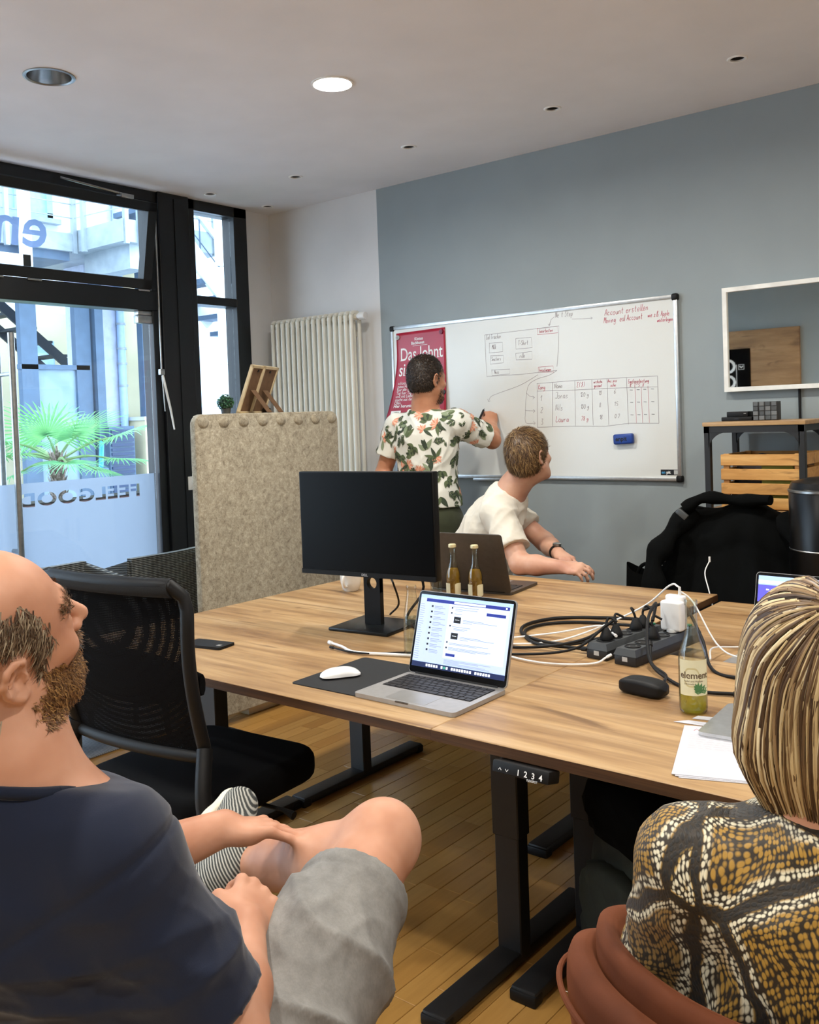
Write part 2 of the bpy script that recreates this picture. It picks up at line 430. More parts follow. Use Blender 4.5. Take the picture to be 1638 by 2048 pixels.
# glass door leaf with frosted film and its cut-out letters
door = struct(MB().b2((-.012, -1.99, .01), (-.002, -.985, 2.098), .001, 1).obj('door_1', M_pane, None, 0))
side = struct(MB().b2((-.012, -3.30, .01), (-.002, -1.995, 2.098), .001, 1).obj('door_2', M_pane, None, 0))
M_frost = film('frosted_film', '969fad', .96)
def frosted(parent, y0, y1, z1, txt=None, ty=0, tz=0, size=.1):
    P = [(y0, .02), (y1, .02), (y1, z1), (y0, z1)]; ed = [(0, 1), (1, 2), (2, 3), (3, 0)]; tris = []
    if txt:
        V, Fs = text_mesh(txt, size, .0032, res=4, space=1.1, sx=1.42)
        V = [(ty - x, tz + z) for x, z in V]; cnt = {}
        for f in Fs:
            for i in range(len(f)):
                e = tuple(sorted((f[i], f[(i + 1) % len(f)]))); cnt[e] = cnt.get(e, 0) + 1
            tris.append([V[i] for i in f])
        used = sorted({i for e, c in cnt.items() if c == 1 for i in e}); mp = {i: len(P) + k for k, i in enumerate(used)}
        P += [V[i] for i in used]; ed += [(mp[a], mp[b]) for (a, b), c in cnt.items() if c == 1]
    vs, _, fs, *_ = delaunay_2d_cdt([Vector(p) for p in P], ed, [], 0, 1e-7)
    def inside(q):
        for T in tris:
            n = len(T); s = [(T[(i + 1) % n][0] - T[i][0]) * (q[1] - T[i][1]) - (T[(i + 1) % n][1] - T[i][1]) * (q[0] - T[i][0]) for i in range(n)]
            if all(x >= 0 for x in s) or all(x <= 0 for x in s): return True
        return False
    keep = [f for f in fs if not inside((sum(vs[i].x for i in f) / len(f), sum(vs[i].y for i in f) / len(f)))]
    return MB().add([(-.014, v.x, v.y) for v in vs], keep).obj('frosted_film', M_frost, parent, 0)
frosted(door, -1.988, -.99, 1.146, 'FEELGOOD', -1.09, 1.022, .098)
frosted(side, -3.29, -2.0, 1.146)
for par, y in ((door, -1.0), (side, -2.1)):
    m = MB(); m.b2((-.03, y - .075, 2.03), (.016, y + .07, 2.075), .004); m.b2((-.028, y - .07, 2.078), (.012, y + .07, 2.104), .003)
    m.obj('patch_fitting', M_steel, par)
m = MB(); m.cyl((.062, -1.88, .45), (.062, -1.88, 1.93), .017, n=16)
for z in (.8, 1.72): m.cyl((.062, -1.88, z), (-.08, -1.88, z), .011, n=12)
m.cyl((-.085, -1.88, .45), (-.085, -1.88, 1.93), .017, n=16); m.obj('door_handle', M_steel, door)
# light switch on the dark post
sw = thing('light_switch', 'white rocker light switch on the dark window post', 'light switch', (.05, -.755, 1.07))
MB().b2((0, -.041, -.041), (.009, .041, .041), .003).obj('plate', M_whitepl, sw)
MB().b2((.008, -.028, -.028), (.013, .028, .028), .002).obj('rocker', M_whitepl, sw)
# ------------------------------------------------------------------ single-stroke handwriting
GL = {
 'a': [[(.45,.42),(.2,.48),(.05,.25),(.15,.02),(.38,.1),(.45,.42),(.45,.1),(.55,0)]], 'b': [[(.1,.95),(.08,.05),(.3,0),(.45,.2),(.35,.42),(.1,.35)]],
 'c': [[(.45,.4),(.2,.46),(.05,.22),(.2,0),(.45,.08)]], 'd': [[(.42,.4),(.15,.42),(.05,.15),(.25,0),(.42,.15),(.45,.95),(.45,.1),(.55,0)]],
 'e': [[(.08,.22),(.42,.28),(.35,.46),(.12,.42),(.05,.15),(.2,0),(.48,.08)]], 'f': [[(.5,.85),(.35,.95),(.25,.7),(.2,-.2)],[(.05,.45),(.45,.48)]],
 'g': [[(.45,.42),(.15,.45),(.08,.15),(.3,.05),(.45,.4),(.42,-.25),(.15,-.35),(.05,-.2)]], 'h': [[(.1,.95),(.08,0)],[(.08,.3),(.3,.45),(.4,.3),(.42,0)]],
 'i': [[(.1,.42),(.12,.05),(.22,0)],[(.1,.6),(.12,.64)]], 'k': [[(.1,.95),(.08,0)],[(.4,.45),(.1,.2),(.42,0)]], 'l': [[(.12,.95),(.1,.1),(.25,0)]],
 'm': [[(.05,.4),(.05,0)],[(.05,.3),(.22,.44),(.28,0)],[(.28,.3),(.45,.44),(.52,0)]], 'n': [[(.06,.42),(.06,0)],[(.06,.28),(.28,.45),(.38,.3),(.4,0)]],
 'o': [[(.25,.45),(.06,.3),(.1,.02),(.35,0),(.46,.22),(.35,.44),(.22,.45)]], 'p': [[(.08,.42),(.05,-.35)],[(.07,.35),(.3,.46),(.42,.25),(.25,.02),(.07,.08)]],
 'r': [[(.08,.42),(.08,0)],[(.08,.25),(.25,.44),(.4,.4)]], 's': [[(.42,.42),(.18,.46),(.12,.28),(.38,.18),(.32,.0),(.05,.04)]],
 't': [[(.22,.85),(.2,.1),(.38,0)],[(.02,.5),(.42,.52)]], 'u': [[(.06,.42),(.08,.06),(.28,0),(.4,.2),(.42,.42),(.42,.05),(.52,0)]],
 'v': [[(.05,.42),(.2,0),(.42,.45)]], 'w': [[(.04,.42),(.14,0),(.28,.35),(.4,0),(.55,.44)]], 'y': [[(.06,.42),(.2,.05)],[(.44,.44),(.1,-.35)]], 'z': [[(.06,.42),(.42,.42),(.06,0),(.45,.02)]],
 'A': [[(0,0),(.28,.95),(.5,0)],[(.08,.35),(.45,.38)]], 'B': [[(.08,0),(.08,.95),(.4,.85),(.1,.5),(.45,.35),(.35,.02),(.08,0)]], 'C': [[(.5,.85),(.2,.95),(.05,.45),(.2,0),(.52,.1)]],
 'E': [[(.5,.92),(.1,.95),(.08,.02),(.5,0)],[(.08,.5),(.4,.5)]], 'F': [[(.5,.92),(.1,.95),(.08,0)],[(.08,.5),(.38,.5)]], 'J': [[(.1,.95),(.5,.95),(.42,.1),(.2,0),(.05,.15)]],
 'I': [[(.05,.95),(.4,.95)],[(.22,.95),(.2,0)],[(.03,0),(.4,.02)]], 'L': [[(.12,.95),(.05,.02),(.5,.05)]], 'M': [[(.03,0),(.1,.95),(.3,.4),(.52,.95),(.58,0)]], 'N': [[(.05,0),(.1,.95),(.45,.05),(.5,.95)]],
 'R': [[(.08,0),(.08,.95),(.42,.8),(.1,.5),(.5,0)]], 'S': [[(.5,.85),(.2,.95),(.1,.65),(.45,.4),(.4,.05),(.05,.08)]], 'T': [[(0,.92),(.55,.95)],[(.28,.94),(.25,0)]], 'V': [[(.02,.95),(.25,0),(.52,.95)]], 'X': [[(.05,.9),(.5,0)],[(.5,.95),(.03,0)]], 'Y': [[(.02,.95),(.27,.5),(.5,.95)],[(.27,.5),(.25,0)]],
 '0': [[(.25,.9),(.06,.6),(.1,.1),(.3,0),(.45,.35),(.4,.8),(.22,.9)]], '1': [[(.08,.6),(.3,.92),(.28,0)]], '2': [[(.06,.75),(.3,.92),(.42,.65),(.06,0),(.48,.02)]], '3': [[(.08,.85),(.4,.88),(.2,.5),(.45,.3),(.3,0),(.05,.08)]],
 '5': [[(.48,.9),(.12,.9),(.1,.5),(.4,.5),(.42,.1),(.08,.02)]], '6': [[(.42,.9),(.12,.5),(.1,.08),(.38,.05),(.42,.38),(.12,.35)]], '7': [[(.06,.88),(.48,.9),(.2,0)]], '8': [[(.3,.5),(.1,.7),(.3,.92),(.42,.7),(.1,.25),(.25,0),(.45,.2),(.3,.5)]],
 '9': [[(.42,.6),(.15,.55),(.12,.85),(.4,.88),(.42,.5),(.35,0)]], '.': [[(.1,.0),(.14,.04)]], ',': [[(.14,.06),(.08,-.12)]], '-': [[(.05,.4),(.45,.42)]], '#': [[(.5,.9),(.08,.92),(.32,.5),(.05,.02),(.52,0)]], '(': [[(.3,.95),(.12,.5),(.28,0)]], ')': [[(.1,.95),(.3,.5),(.12,0)]], '$': [[(.45,.8),(.12,.75),(.4,.4),(.08,.15)],[(.25,.95),(.25,-.05)]], ' ': [],
}
def scrawl(mb, txt, x, z, h, y, wd=.0022, slant=.18, sq=.85, m=0, rise=0.0):
    cx = 0
    for ch in txt:
        for st in GL.get(ch, []):
            p = spline([(a + random.uniform(-.03, .03), b + random.uniform(-.03, .03), 0) for a, b in st], 3) if len(st) > 2 else [Vector((*q, 0)) for q in st]
            mb.ribbon([(x + (cx + q.x + q.y * slant) * h * sq, y, z + q.y * h + (cx + q.x) * h * rise) for q in p], wd, (0, -1, 0), m)
        cx += .42 if ch == ' ' else (.3 if ch in 'il.,1' else .62)
    return mb

# ------------------------------------------------------------------ whiteboard
WX0, WX1, WZ0, WZ1 = 1.047, 2.847, 1.064, 1.967
M_board = mat('glossy_white_enamel', 'dcddd8', .22, 0, .008, 2)
M_alu = mat('silver_aluminium', 'c9cbcc', .35, .9, .03, 60)
M_red = mat('red_marker_ink', 'c05f70', .6); M_ink = mat('thin_dark_marker_ink', '8d8286', .6); M_dash = mat('black_marker_ink', '4a4a50', .6)
wb = thing('whiteboard', 'large white enamel whiteboard with red handwriting on the grey wall', 'whiteboard', (0, 0, 0))
MB().b2((WX0 + .01, -.018, WZ0 + .01), (WX1 - .01, -.002, WZ1 - .01)).obj('writing_surface', M_board, wb, 0)
m = MB()
for lo, hi in (((WX0, -.024, WZ1 - .02), (WX1, 0, WZ1)), ((WX0, -.024, WZ0), (WX1, 0, WZ0 + .02)), ((WX0, -.024, WZ0), (WX0 + .02, 0, WZ1)), ((WX1 - .02, -.024, WZ0), (WX1, 0, WZ1))): m.b2(lo, hi, .003)
m.obj('frame', M_alu, wb)
for x in (WX0 + .012, WX1 - .012):
    for z in (WZ0 + .012, WZ1 - .012): MB().box((x, -.013, z), (.034, .032, .034), None, .01, 3).obj('corner_cap', M_blackpl, wb)
MB().b2((1.62, -.028, WZ0 - .012), (1.95, -.002, WZ0 + .002), .003).obj('pen_rail', M_alu, wb)
YB = -.0188
def line(mb, *p, wd=.0018, m=0): mb.ribbon([(q[0], YB, q[1]) for q in p], wd, (0, -1, 0), m)
ink = MB()
# sketch of a screen with boxes
line(ink, (1.727, 1.864), (1.95, 1.868), (2.198, 1.872), (2.19, 1.75), (2.178, 1.66)); line(ink, (1.727, 1.864), (1.729, 1.75), (1.731, 1.633), (1.95, 1.632), (2.177, 1.640))
def rect(mb, x0, z1, x1, z0, m=0, wd=.0018):
    j = lambda: random.uniform(-.003, .003)
    line(mb, (x0, z1 + j()), (x1 + j(), z1 + j()), (x1 + j(), z0 + j()), (x0 + j(), z0 + j()), (x0, z1 + j()), wd=wd, m=m)
for r in ((1.756, 1.816, 1.845, 1.765), (1.76, 1.745, 1.845, 1.701), (1.766, 1.668, 1.883, 1.638), (1.929, 1.826, 2.029, 1.768), (1.926, 1.750, 2.029, 1.710)): rect(ink, *r)
for r in ((2.066, 1.872, 2.189, 1.838), (2.064, 1.662, 2.157, 1.635)): rect(ink, *r, m=1, wd=.002)
for s, x, z, h in (('Cal Tracker', 1.735, 1.838, .026), ('Milk', 1.772, 1.782, .026), ('Snickers', 1.766, 1.717, .022), ('Nuss', 1.782, 1.645, .022), ('T-Shirt', 1.942, 1.790, .026), ('Grille', 1.94, 1.722, .026)): scrawl(ink, s, x, z, h, YB, .0018, sq=.62)
scrawl(ink, 'bearbeiten', 2.078, 1.846, .02, YB, .002, m=1, sq=.7); scrawl(ink, 'hinzufuegen', 2.07, 1.641, .018, YB, .002, m=1, sq=.62)
# notes along the top edge
scrawl(ink, 'Next Step', 2.176, 1.917, .032, YB, .0019, sq=.62); line(ink, (2.172, 1.922), (2.152, 1.91), (2.139, 1.88)); line(ink, (2.132, 1.889), (2.139, 1.878), (2.147, 1.888))
line(ink, (2.275, 1.901), (2.33, 1.897), (2.393, 1.895)); line(ink, (2.384, 1.901), (2.394, 1.895), (2.384, 1.889))
scrawl(ink, 'Account erstellen', 2.462, 1.9, .034, YB, .0022, m=1, sq=.72, rise=.02); scrawl(ink, 'Moving Deal Account', 2.456, 1.862, .032, YB, .0022, m=1, sq=.62, rise=.01)
scrawl(ink, 'wie z.B. Apple', 2.694, 1.870, .026, YB, .0022, m=1, sq=.62); scrawl(ink, 'weiterlegen', 2.742, 1.842, .022, YB, .0022, m=1, sq=.6)
# arrows from the sketch
line(ink, *[(q.x, q.y) for q in spline([(2.177, 1.64, 0), (2.13, 1.618, 0), (2.05, 1.60, 0), (2.0, 1.57, 0), (1.982, 1.50, 0), (1.975, 1.43, 0), (1.976, 1.37, 0), (2.032, 1.365, 0)], 5)])
line(ink, (1.985, 1.53), (2.005, 1.512), (2.036, 1.504)); line(ink, (1.975, 1.436), (2.034, 1.431))
for z in (1.504, 1.431, 1.366): line(ink, (2.024, z + .009), (2.036, z), (2.024, z - .009))
line(ink, *[(q.x, q.y) for q in spline([(2.061, 1.624, 0), (1.95, 1.575, 0), (1.80, 1.535, 0), (1.755, 1.52, 0), (1.738, 1.494, 0)], 5)]); line(ink, (1.732, 1.508), (1.738, 1.493), (1.75, 1.497))
# table
line(ink, (2.052, 1.577), (2.30, 1.582), (2.736, 1.580)); line(ink, (2.046, 1.343), (2.25, 1.345), (2.45, 1.340), (2.58, 1.352), (2.737, 1.348)); line(ink, (2.054, 1.577), (2.046, 1.343)); line(ink, (2.736, 1.58), (2.737, 1.348))
line(ink, (2.054, 1.537), (2.28, 1.532), (2.465, 1.532), (2.734, 1.527))
for xa, xb in ((2.147, 2.139), (2.281, 2.277), (2.379, 2.379), (2.465, 2.467), (2.572, 2.575)): line(ink, (xa, 1.58), (xb, 1.346))
for xa in (2.616, 2.649, 2.685): line(ink, (xa, 1.534), (xa + .002, 1.352), m=1, wd=.0016)
scrawl(ink, 'Rang', 2.06, 1.545, .026, YB, .0022, m=1, sq=.66); scrawl(ink, 'Name', 2.158, 1.547, .027, YB, .0018, sq=.75); scrawl(ink, '#($)', 2.29, 1.546, .028, YB, .0018, m=1, sq=.75)
scrawl(ink, 'Durchschn', 2.383, 1.562, .016, YB, .002, m=1, sq=.62); scrawl(ink, 'gesamt', 2.39, 1.541, .017, YB, .002, m=1, sq=.72); scrawl(ink, 'Anz. pro', 2.468, 1.562, .017, YB, .002, m=1, sq=.66); scrawl(ink, 'Woche', 2.476, 1.54, .017, YB, .002, m=1, sq=.7)
scrawl(ink, 'Empfangsleistung', 2.58, 1.552, .02, YB, .002, m=1, sq=.6); scrawl(ink, 'R  T  S  X', 2.588, 1.532, .017, YB, .002, m=1, sq=.9)
for i, (a, b, c, d, e) in enumerate((('1', 'Jonas', '120 g', '10', '6'), ('2', 'Nils', '100 g', '8', '1.5'), ('3', 'Laura', '78 g', '18', '0.7'))):
    z = 1.492 - i * .062
    scrawl(ink, a, 2.068, z - .01, .034, YB, .0019); scrawl(ink, b, 2.160, z, .034, YB, .0022 if i == 2 else .0019, m=1 if i == 2 else 0, sq=.75); scrawl(ink, c, 2.31, z + .004, .024, YB, .0018, m=1 if i == 2 else 0, sq=.8)
    scrawl(ink, d, 2.415, z + .008, .024, YB, .0018); scrawl(ink, e, 2.50, z + .012, .022, YB, .0018)
    for x in (2.588, 2.625, 2.66, 2.70): line(ink, (x, z + .026), (x + .016, z + .025), wd=.0022, m=2)
ink.obj('handwriting', [M_ink, M_red, M_dash], wb, 0)
# maker's sticker in the corner
M_stk = mat('black_sticker', '17181a', .4); M_print = mat('white_print', 'eeeeec', .5); M_bluep = mat('cyan_print', '4aa3d8', .5)
MB().b2((2.739, -.0192, 1.094), (2.832, -.0178, 1.121)).obj('maker_sticker', M_stk, wb, 0)
m = MB(); Mt = basis((1, 0, 0), (0, 0, 1), (0, -1, 0), (2.744, -.0195, 1.101))
put_text(m, 'en', .02, Mt, bold=.0004, m=1); put_text(m, 'pit', .02, Mt @ Matrix.Translation((.0245, 0, 0)), bold=.0007); m.obj('sticker_print', [M_print, M_bluep], wb, 0)
MB().b2((2.807, -.0196, 1.097), (2.829, -.0190, 1.118)).obj('sticker_square', mat('pale_sticker', 'b9bab8', .5), wb, 0)

# eraser
er = thing('whiteboard_eraser', 'blue magnetic eraser stuck on the whiteboard', 'eraser', (2.555, -.0185, 1.274))
MB().box((0, -.016, 0), (.106, .03, .052), rotm('Y', -.05), .009, 3).obj('body', mat('blue_plastic', '1b3f8f', .4), er)
m = MB(); put_text(m, 'enpit', .03, basis((1, 0, .05), (0, 0, 1), (0, -1, 0), (-.038, -.0316, -.01)), bold=.0009); m.obj('print', mat('dark_navy_print', '0a1020', .5), er, 0)

# poster with magnets
po = thing('poster', 'red paper poster with white headline held on the whiteboard by magnets', 'poster')
def pz(u, v):   # u across 0..1, v down 0..1; the free lower corner curls off the board
    c = max(0, v - .25) ** 1.6
    return Vector((1.092 + .364 * u - .06 * c * (1 - u), -.0215 - .10 * c * (1 - u) - .03 * c, 1.925 + .007 * u - .515 * v))
N = 24; vs = [pz(i / N, j / N) for j in range(N + 1) for i in range(N + 1)]
fs = [(j * (N + 1) + i, j * (N + 1) + i + 1, (j + 1) * (N + 1) + i + 1, (j + 1) * (N + 1) + i) for j in range(N) for i in range(N)]
t = NT('red_poster_paper'); v_ = t.coord((3, 3, 3)); t.base(t.ramp(t.noise(v_, 1.6, 2), [(.3, '9c1730'), (.7, 'b01d3a')]), .3); M_poster = t.m
o = MB().add(vs, fs).obj('sheet', M_poster, po, 60); sol = o.modifiers.new('thick', 'SOLIDIFY'); sol.thickness = .0004
def on_poster(mb, txt, size, u, v, m=0, **kw):
    V, Fs = text_mesh(txt, size, **kw); W_, H_ = .364, .515
    mb.add([pz(u + x / W_, v - y / H_) + Vector((0, -.0012, 0)) for x, y in V], Fs, m); return max(x for x, y in V)
def bar(mb, u, v, wu, hv, m=0):
    mb.add([pz(u, v) + Vector((0, -.0012, 0)), pz(u + wu, v) + Vector((0, -.0012, 0)), pz(u + wu, v + hv) + Vector((0, -.0012, 0)), pz(u, v + hv) + Vector((0, -.0012, 0))], [(0, 1, 2, 3)], m)
m = MB()
on_poster(m, 'Klotus', .024, .38, .105, bold=.0006); on_poster(m, 'Backkunst', .024, .31, .15, bold=.0006); bar(m, .34, .165, .3, .004)
on_poster(m, 'Das lohnt', .108, .075, .325, sx=.74, bold=.0008, res=4); on_poster(m, 'sich', .108, .065, .50, sx=.74, bold=.0008, res=4)
for u, v in ((.10, .325), (.47, .325), (.665, .325), (.735, .325), (.785, .325), (.85, .325), (.18, .50), (.33, .50), (.40, .50)): bar(m, u - .022, v - .006, .05, .006)
on_poster(m, 'n', .09, .80, .52, sx=.8)
for i, s in enumerate(('schoen, wenn sich', 'gutes Handwerk', 'fuer alle lohnt,', 'Tag fuer Tag frisch', 'und mit Liebe ge-', 'macht aus dem', 'Ofen.')): on_poster(m, s, .026, .08, .60 + i * .038, sx=.8)
on_poster(m, 'Hier herunterladen', .027, .08, .865, sx=.85, bold=.0005)
bar(m, .06, .90, .17, .11); bar(m, .36, .89, .2, .12); bar(m, .86, .55, .02, .3)
m.obj('print', M_print, po, 0)
for u, v, c, nm in ((.04, .05, 'a9a9a7', 'grey_magnet'), (.93, .045, '7c1338', 'crimson_magnet'), (.96, .72, '2b2b2e', 'dark_magnet')):
    p = pz(u, v); g = thing('magnet', {'grey_magnet': 'round grey magnet at the upper left of the red poster', 'crimson_magnet': 'round crimson magnet at the upper right of the red poster', 'dark_magnet': 'round dark magnet on the right edge of the red poster'}[nm], 'magnet', p, 0, 'magnets holding the poster')
    MB().lathe([(0, 0), (.014, 0), (.014, .007), (.0125, .009), (0, .009)], 20, M=Matrix.Rotation(PI / 2, 4, 'X')).obj('disc', mat(nm, c, .4), g)
    MB().lathe([(0, .009), (.008, .009), (.007, .010), (0, .010)], 16, M=Matrix.Rotation(PI / 2, 4, 'X')).obj('cap', mat(nm + '_cap', shade(c, .85), .4), g)

# ------------------------------------------------------------------ wall mirror and what it shows behind the camera
mi = thing('wall_mirror', 'dark mirror panel in a white frame on the grey wall above the shelf', 'mirror')
MX0, MX1, MZ0, MZ1 = 3.074, 3.99, 1.486, 1.966
M_wf = mat('white_lacquer_frame', 'ecebe4', .35)
m = MB()
for lo, hi in (((MX0, -.045, MZ1 - .02), (MX1, 0, MZ1)), ((MX0, -.045, MZ0), (MX1, 0, MZ0 + .02)), ((MX0, -.045, MZ0 + .02), (MX0 + .02, 0, MZ1 - .02)), ((MX1 - .02, -.045, MZ0 + .02), (MX1, 0, MZ1 - .02))): m.b2(lo, hi)
m.obj('frame', M_wf, mi)
t = NT('dark_mirror'); v_ = t.coord(); t.base(t.ramp(t.noise(v_, 2), [(0, 'e2e5e2'), (1, 'e8ebe8')]), .015, 1); M_mirror = t.m
MB().b2((MX0 + .018, -.034, MZ0 + .018), (MX1 - .018, -.03, MZ1 - .018)).obj('glass', M_mirror, mi, 0)
cb = thing('mirror_cable', 'black power cable hanging below the mirror', 'cable', (3.40, -.012, .3)); MB().tube([(0, 0, 1.19), (0, 0, .6), (.005, 0, 0)], .006, 8).obj('lead', M_blackpl, cb); MB().b2((-.02, -.02, -.05), (.025, .008, 0), .004).obj('plug', M_blackpl, cb)

def desk_wood(name, tones, sc=(1.2, 9, 9), dark='5b3d22', rough=.42):
    t = NT(name); v = t.coord(sc); g = t.noise(v, 1.3, 6, .62, .35)
    base = t.ramp(g, [(.30, tones[0]), (.43, tones[1]), (.56, tones[2]), (.70, tones[3])])
    v2 = t.coord((sc[0] * 6, sc[1] * 9, sc[2] * 9)); fine = t.noise(v2, 2.0, 3, .6)
    c = t.mix(t.math('MULTIPLY', fine, .32), base, tones[0])
    v3 = t.coord((sc[0] * 1.5, sc[1] * .8, sc[2] * .8), loc=(3.3, 1.7, 0)); k = t.noise(v3, 1.25, 4, .55, .9)
    crack = t.ramp(k, [(.62, 0.0), (.72, 1.0)])
    c = t.mix(t.math('MULTIPLY', crack, .7), c, dark)
    v4 = t.coord((sc[0] * .9, sc[1] * 2.6, sc[2] * 2.6), loc=(7.3, 2.2, 0)); st = t.ramp(t.noise(v4, 1.1, 5, .6, .5), [(.46, 0.0), (.70, 1.0)])
    c = t.mix(t.math('MULTIPLY', st, .75), c, tones[0])
    v5 = t.coord((sc[0] * 1.7, sc[1] * 1.9, sc[2] * 1.9), loc=(1.3, 5.2, 0)); dk = t.ramp(t.noise(v5, 1.5, 3, .5, .6), [(.64, 0.0), (.74, 1.0)])
    c = t.mix(t.math('MULTIPLY', dk, .6), c, dark)
    t.base(c, rough, 0, .4); t.bump(fine, .12, .0006); MATS[name] = t.m; return t.m
M_desk = desk_wood('wild_oak_laminate', ('79593a', 'a9855a', 'bd9a6c', 'cbab80'))
M_wallwood = desk_wood('oak_wall_board', ('8a6843', 'a17c52', 'b08a5e', 'ba9668'), (1.2, 6, 6))
# reflected sign board on the wall behind the camera
sg = thing('sign_board', 'wooden board with a black lettered panel, seen in the mirror', 'sign', (1.16, YF + .02, 1.6))
MB().b2((-.9, -.018, -.35), (.40, .018, .672), .003, 1).obj('board', M_wallwood, sg)
MB().b2((-.75, .018, -.3), (-.14, .024, .468), .002, 1).obj('black_panel', mat('black_sign_panel', '060607', .95, spec=.1), sg)
m = MB(); Mt = basis((0, 0, -1), (-1, 0, 0), (0, 1, 0), (-.30, .0245, .38)); 
put_text(m, 'OO', .26, basis((0, 0, 1), (-1, 0, 0), (0, 1, 0), (-.312, .0255, .0)), bold=.004, sx=.85)
for lo, hi in (((-.302, .0245, -.28), (-.296, .026, .29)), ((-.275, .0245, .23), (-.271, .026, .29)), ((-.215, .0245, .23), (-.211, .026, .29)), ((-.275, .0245, .286), (-.211, .026, .29)), ((-.275, .0245, .23), (-.211, .026, .234))): m.b2(lo, hi)
m.ribbon([(-.262, .0255, .272), (-.243, .0255, .252), (-.224, .0255, .272)], .014, (0, 1, 0)); m.obj('lettering', M_print, sg, 0)

# ------------------------------------------------------------------ column radiator
M_rad = mat('cream_radiator_enamel', 'e6e3d6', .3, 0, .02, 5)
ra = thing('column_radiator', 'tall cream column radiator on the white wall', 'radiator', (.495, -.105, 0))
RZ0, RZ1 = .95, 2.075; n = 16; pitch = .0462
for i in range(n):
    x = (i - (n - 1) / 2) * pitch; m = MB()
    for dy in (-.036, .036): m.cyl((x, dy, RZ0 + .02), (x, dy, RZ1 - .02), .0125, n=12)
    for z in (RZ0 + .02, RZ1 - .02): m.tube(spline([(x, -.036, z), (x, -.02, z + (.014 if z > 1 else -.014)), (x, .02, z + (.014 if z > 1 else -.014)), (x, .036, z)], 4), [.0135] * 13, 10)
    for z in (RZ0 + .03, RZ1 - .03): m.lathe([(.019, -pitch / 2 + .001), (.021, 0), (.019, pitch / 2 - .001)], 14, M=basis((0, 0, 1), (0, 1, 0), (1, 0, 0), (x, 0, z)))
    if i == 0: r0 = m
    m.obj('column', M_rad, ra, 50)
m = MB(); m.cyl((n / 2 * pitch - .002, 0, RZ1 - .03), (n / 2 * pitch + .012, 0, RZ1 - .03), .016); m.lathe([(.012, 0), (.023, .004), (.024, .045), (.021, .05), (0, .051)], 24, M=basis((0, 0, 1), (0, 1, 0), (1, 0, 0), (n / 2 * pitch + .012, -.0, RZ1 - .03))); m.obj('thermostat_valve', M_whitepl, ra, 40)
for x in (-.3, .3): MB().tube([(x, 0, RZ0 + .02), (x, 0, .02)], .009).obj('pipe', M_rad, ra)
for x in (-.25, .25): MB().b2((x - .015, .03, RZ1 - .14), (x + .015, .105, RZ1 - .1)).obj('wall_bracket', M_rad, ra)

# ------------------------------------------------------------------ metal shelf with crate, boxes
SX0, SX1, SY0, SY1, SZ = 3.118, 3.535, -.42, -.06, 1.335
sh = thing('metal_shelf', 'black metal shelf with wooden top standing below the mirror', 'shelf', (0, 0, 0))
MB().b2((SX0 - .005, SY0 - .005, SZ), (SX1 + .005, SY1, SZ + .018), .003).obj('top_board', M_desk, sh)
P = .026
for x in (SX0, SX1 - P):
    for y in (SY0, SY1 - P): MB().b2((x, y, 0), (x + P, y + P, SZ), .002, 1).obj('post', M_black, sh)
for y in (SY0, SY1 - P):
    m = MB(); m.b2((SX0, y, SZ - .028), (SX1, y + .012, SZ)); m.obj('rail', M_black, sh, 0)
    for sx, x in ((1, SX0), (-1, SX1)):     # curved gusset
        R = .075; pl = [(0, 0)] + [(R, 0)] + [(R - R * math.sin(a), -R + R * math.cos(a)) for a in [i * PI / 2 / 8 for i in range(1, 8)]] + [(0, -R)]
        MB().prism([(a * sx, b) for a, b in pl], .006, basis((1, 0, 0), (0, 0, 1), (0, -1, 0), (x + sx * .02, y + .006, SZ - .027))).obj('gusset', M_black, sh, 0)
for x in (SX0, SX1 - P): MB().b2((x, SY0, SZ - .028), (x + .012, SY1, SZ)).obj('side_rail', M_black, sh, 0)
for z in (.98, .5, .12): MB().b2((SX0 + .004, SY0 + .004, z - .022), (SX1 - .004, SY1 - .004, z), .002, 1).obj('shelf_board', M_desk, sh)
# crate on the shelf
M_pine = desk_wood('pine_slats', ('b07a3c', 'c8914e', 'd6a25e', 'dfb272'), (2.2, 14, 14), '6a4320', .5)
cr = thing('wooden_crate', 'slatted pine crate on the black metal shelf', 'crate', (3.35, -.25, .98))
CW, CD, CH = .335, .30, .236
for i in range(4):
    z = CH - .05 - i * .061
    if z < -.01: z = .002
    for y in (-CD / 2, CD / 2): MB().box((0, y, z + .024), (CW, .011, .047), None, .002, 1).obj('slat', M_pine, cr)
    for x in (-CW / 2 + .006, CW / 2 - .006): MB().box((x, 0, z + .024), (.011, CD - .014, .047), None, .002, 1).obj('slat', M_pine, cr)
for x in (-1, 1):
    for y in (-1, 1): MB().box((x * (CW / 2 - .02), y * (CD / 2 - .014), CH / 2 + .004), (.026, .016, CH - .008), None, .002, 1).obj('corner_post', M_pine, cr)
MB().box((0, 0, .004), (CW - .02, CD - .02, .006)).obj('bottom', M_pine, cr)
cl = thing('dark_cloth', 'folded dark cloth lying in the pine crate', 'cloth', (3.35, -.25, .987))
m = MB(); vs = []; NN = 20
for j in range(NN + 1):
    for i in range(NN + 1):
        u, v = i / NN, j / NN; e = min(u, 1 - u, v, 1 - v) * 8
        vs.append(((u - .5) * .29, (v - .5) * .25, min(1, e) * (.20 + .022 * math.sin(9 * u + 3 * v) * math.sin(7 * v + 1)) + .002))
m.add(vs, [(j * (NN + 1) + i, j * (NN + 1) + i + 1, (j + 1) * (NN + 1) + i + 1, (j + 1) * (NN + 1) + i) for j in range(NN) for i in range(NN)]); m.obj('folds', mat('dark_brown_cloth', '241d1a', .8), cl, 60)
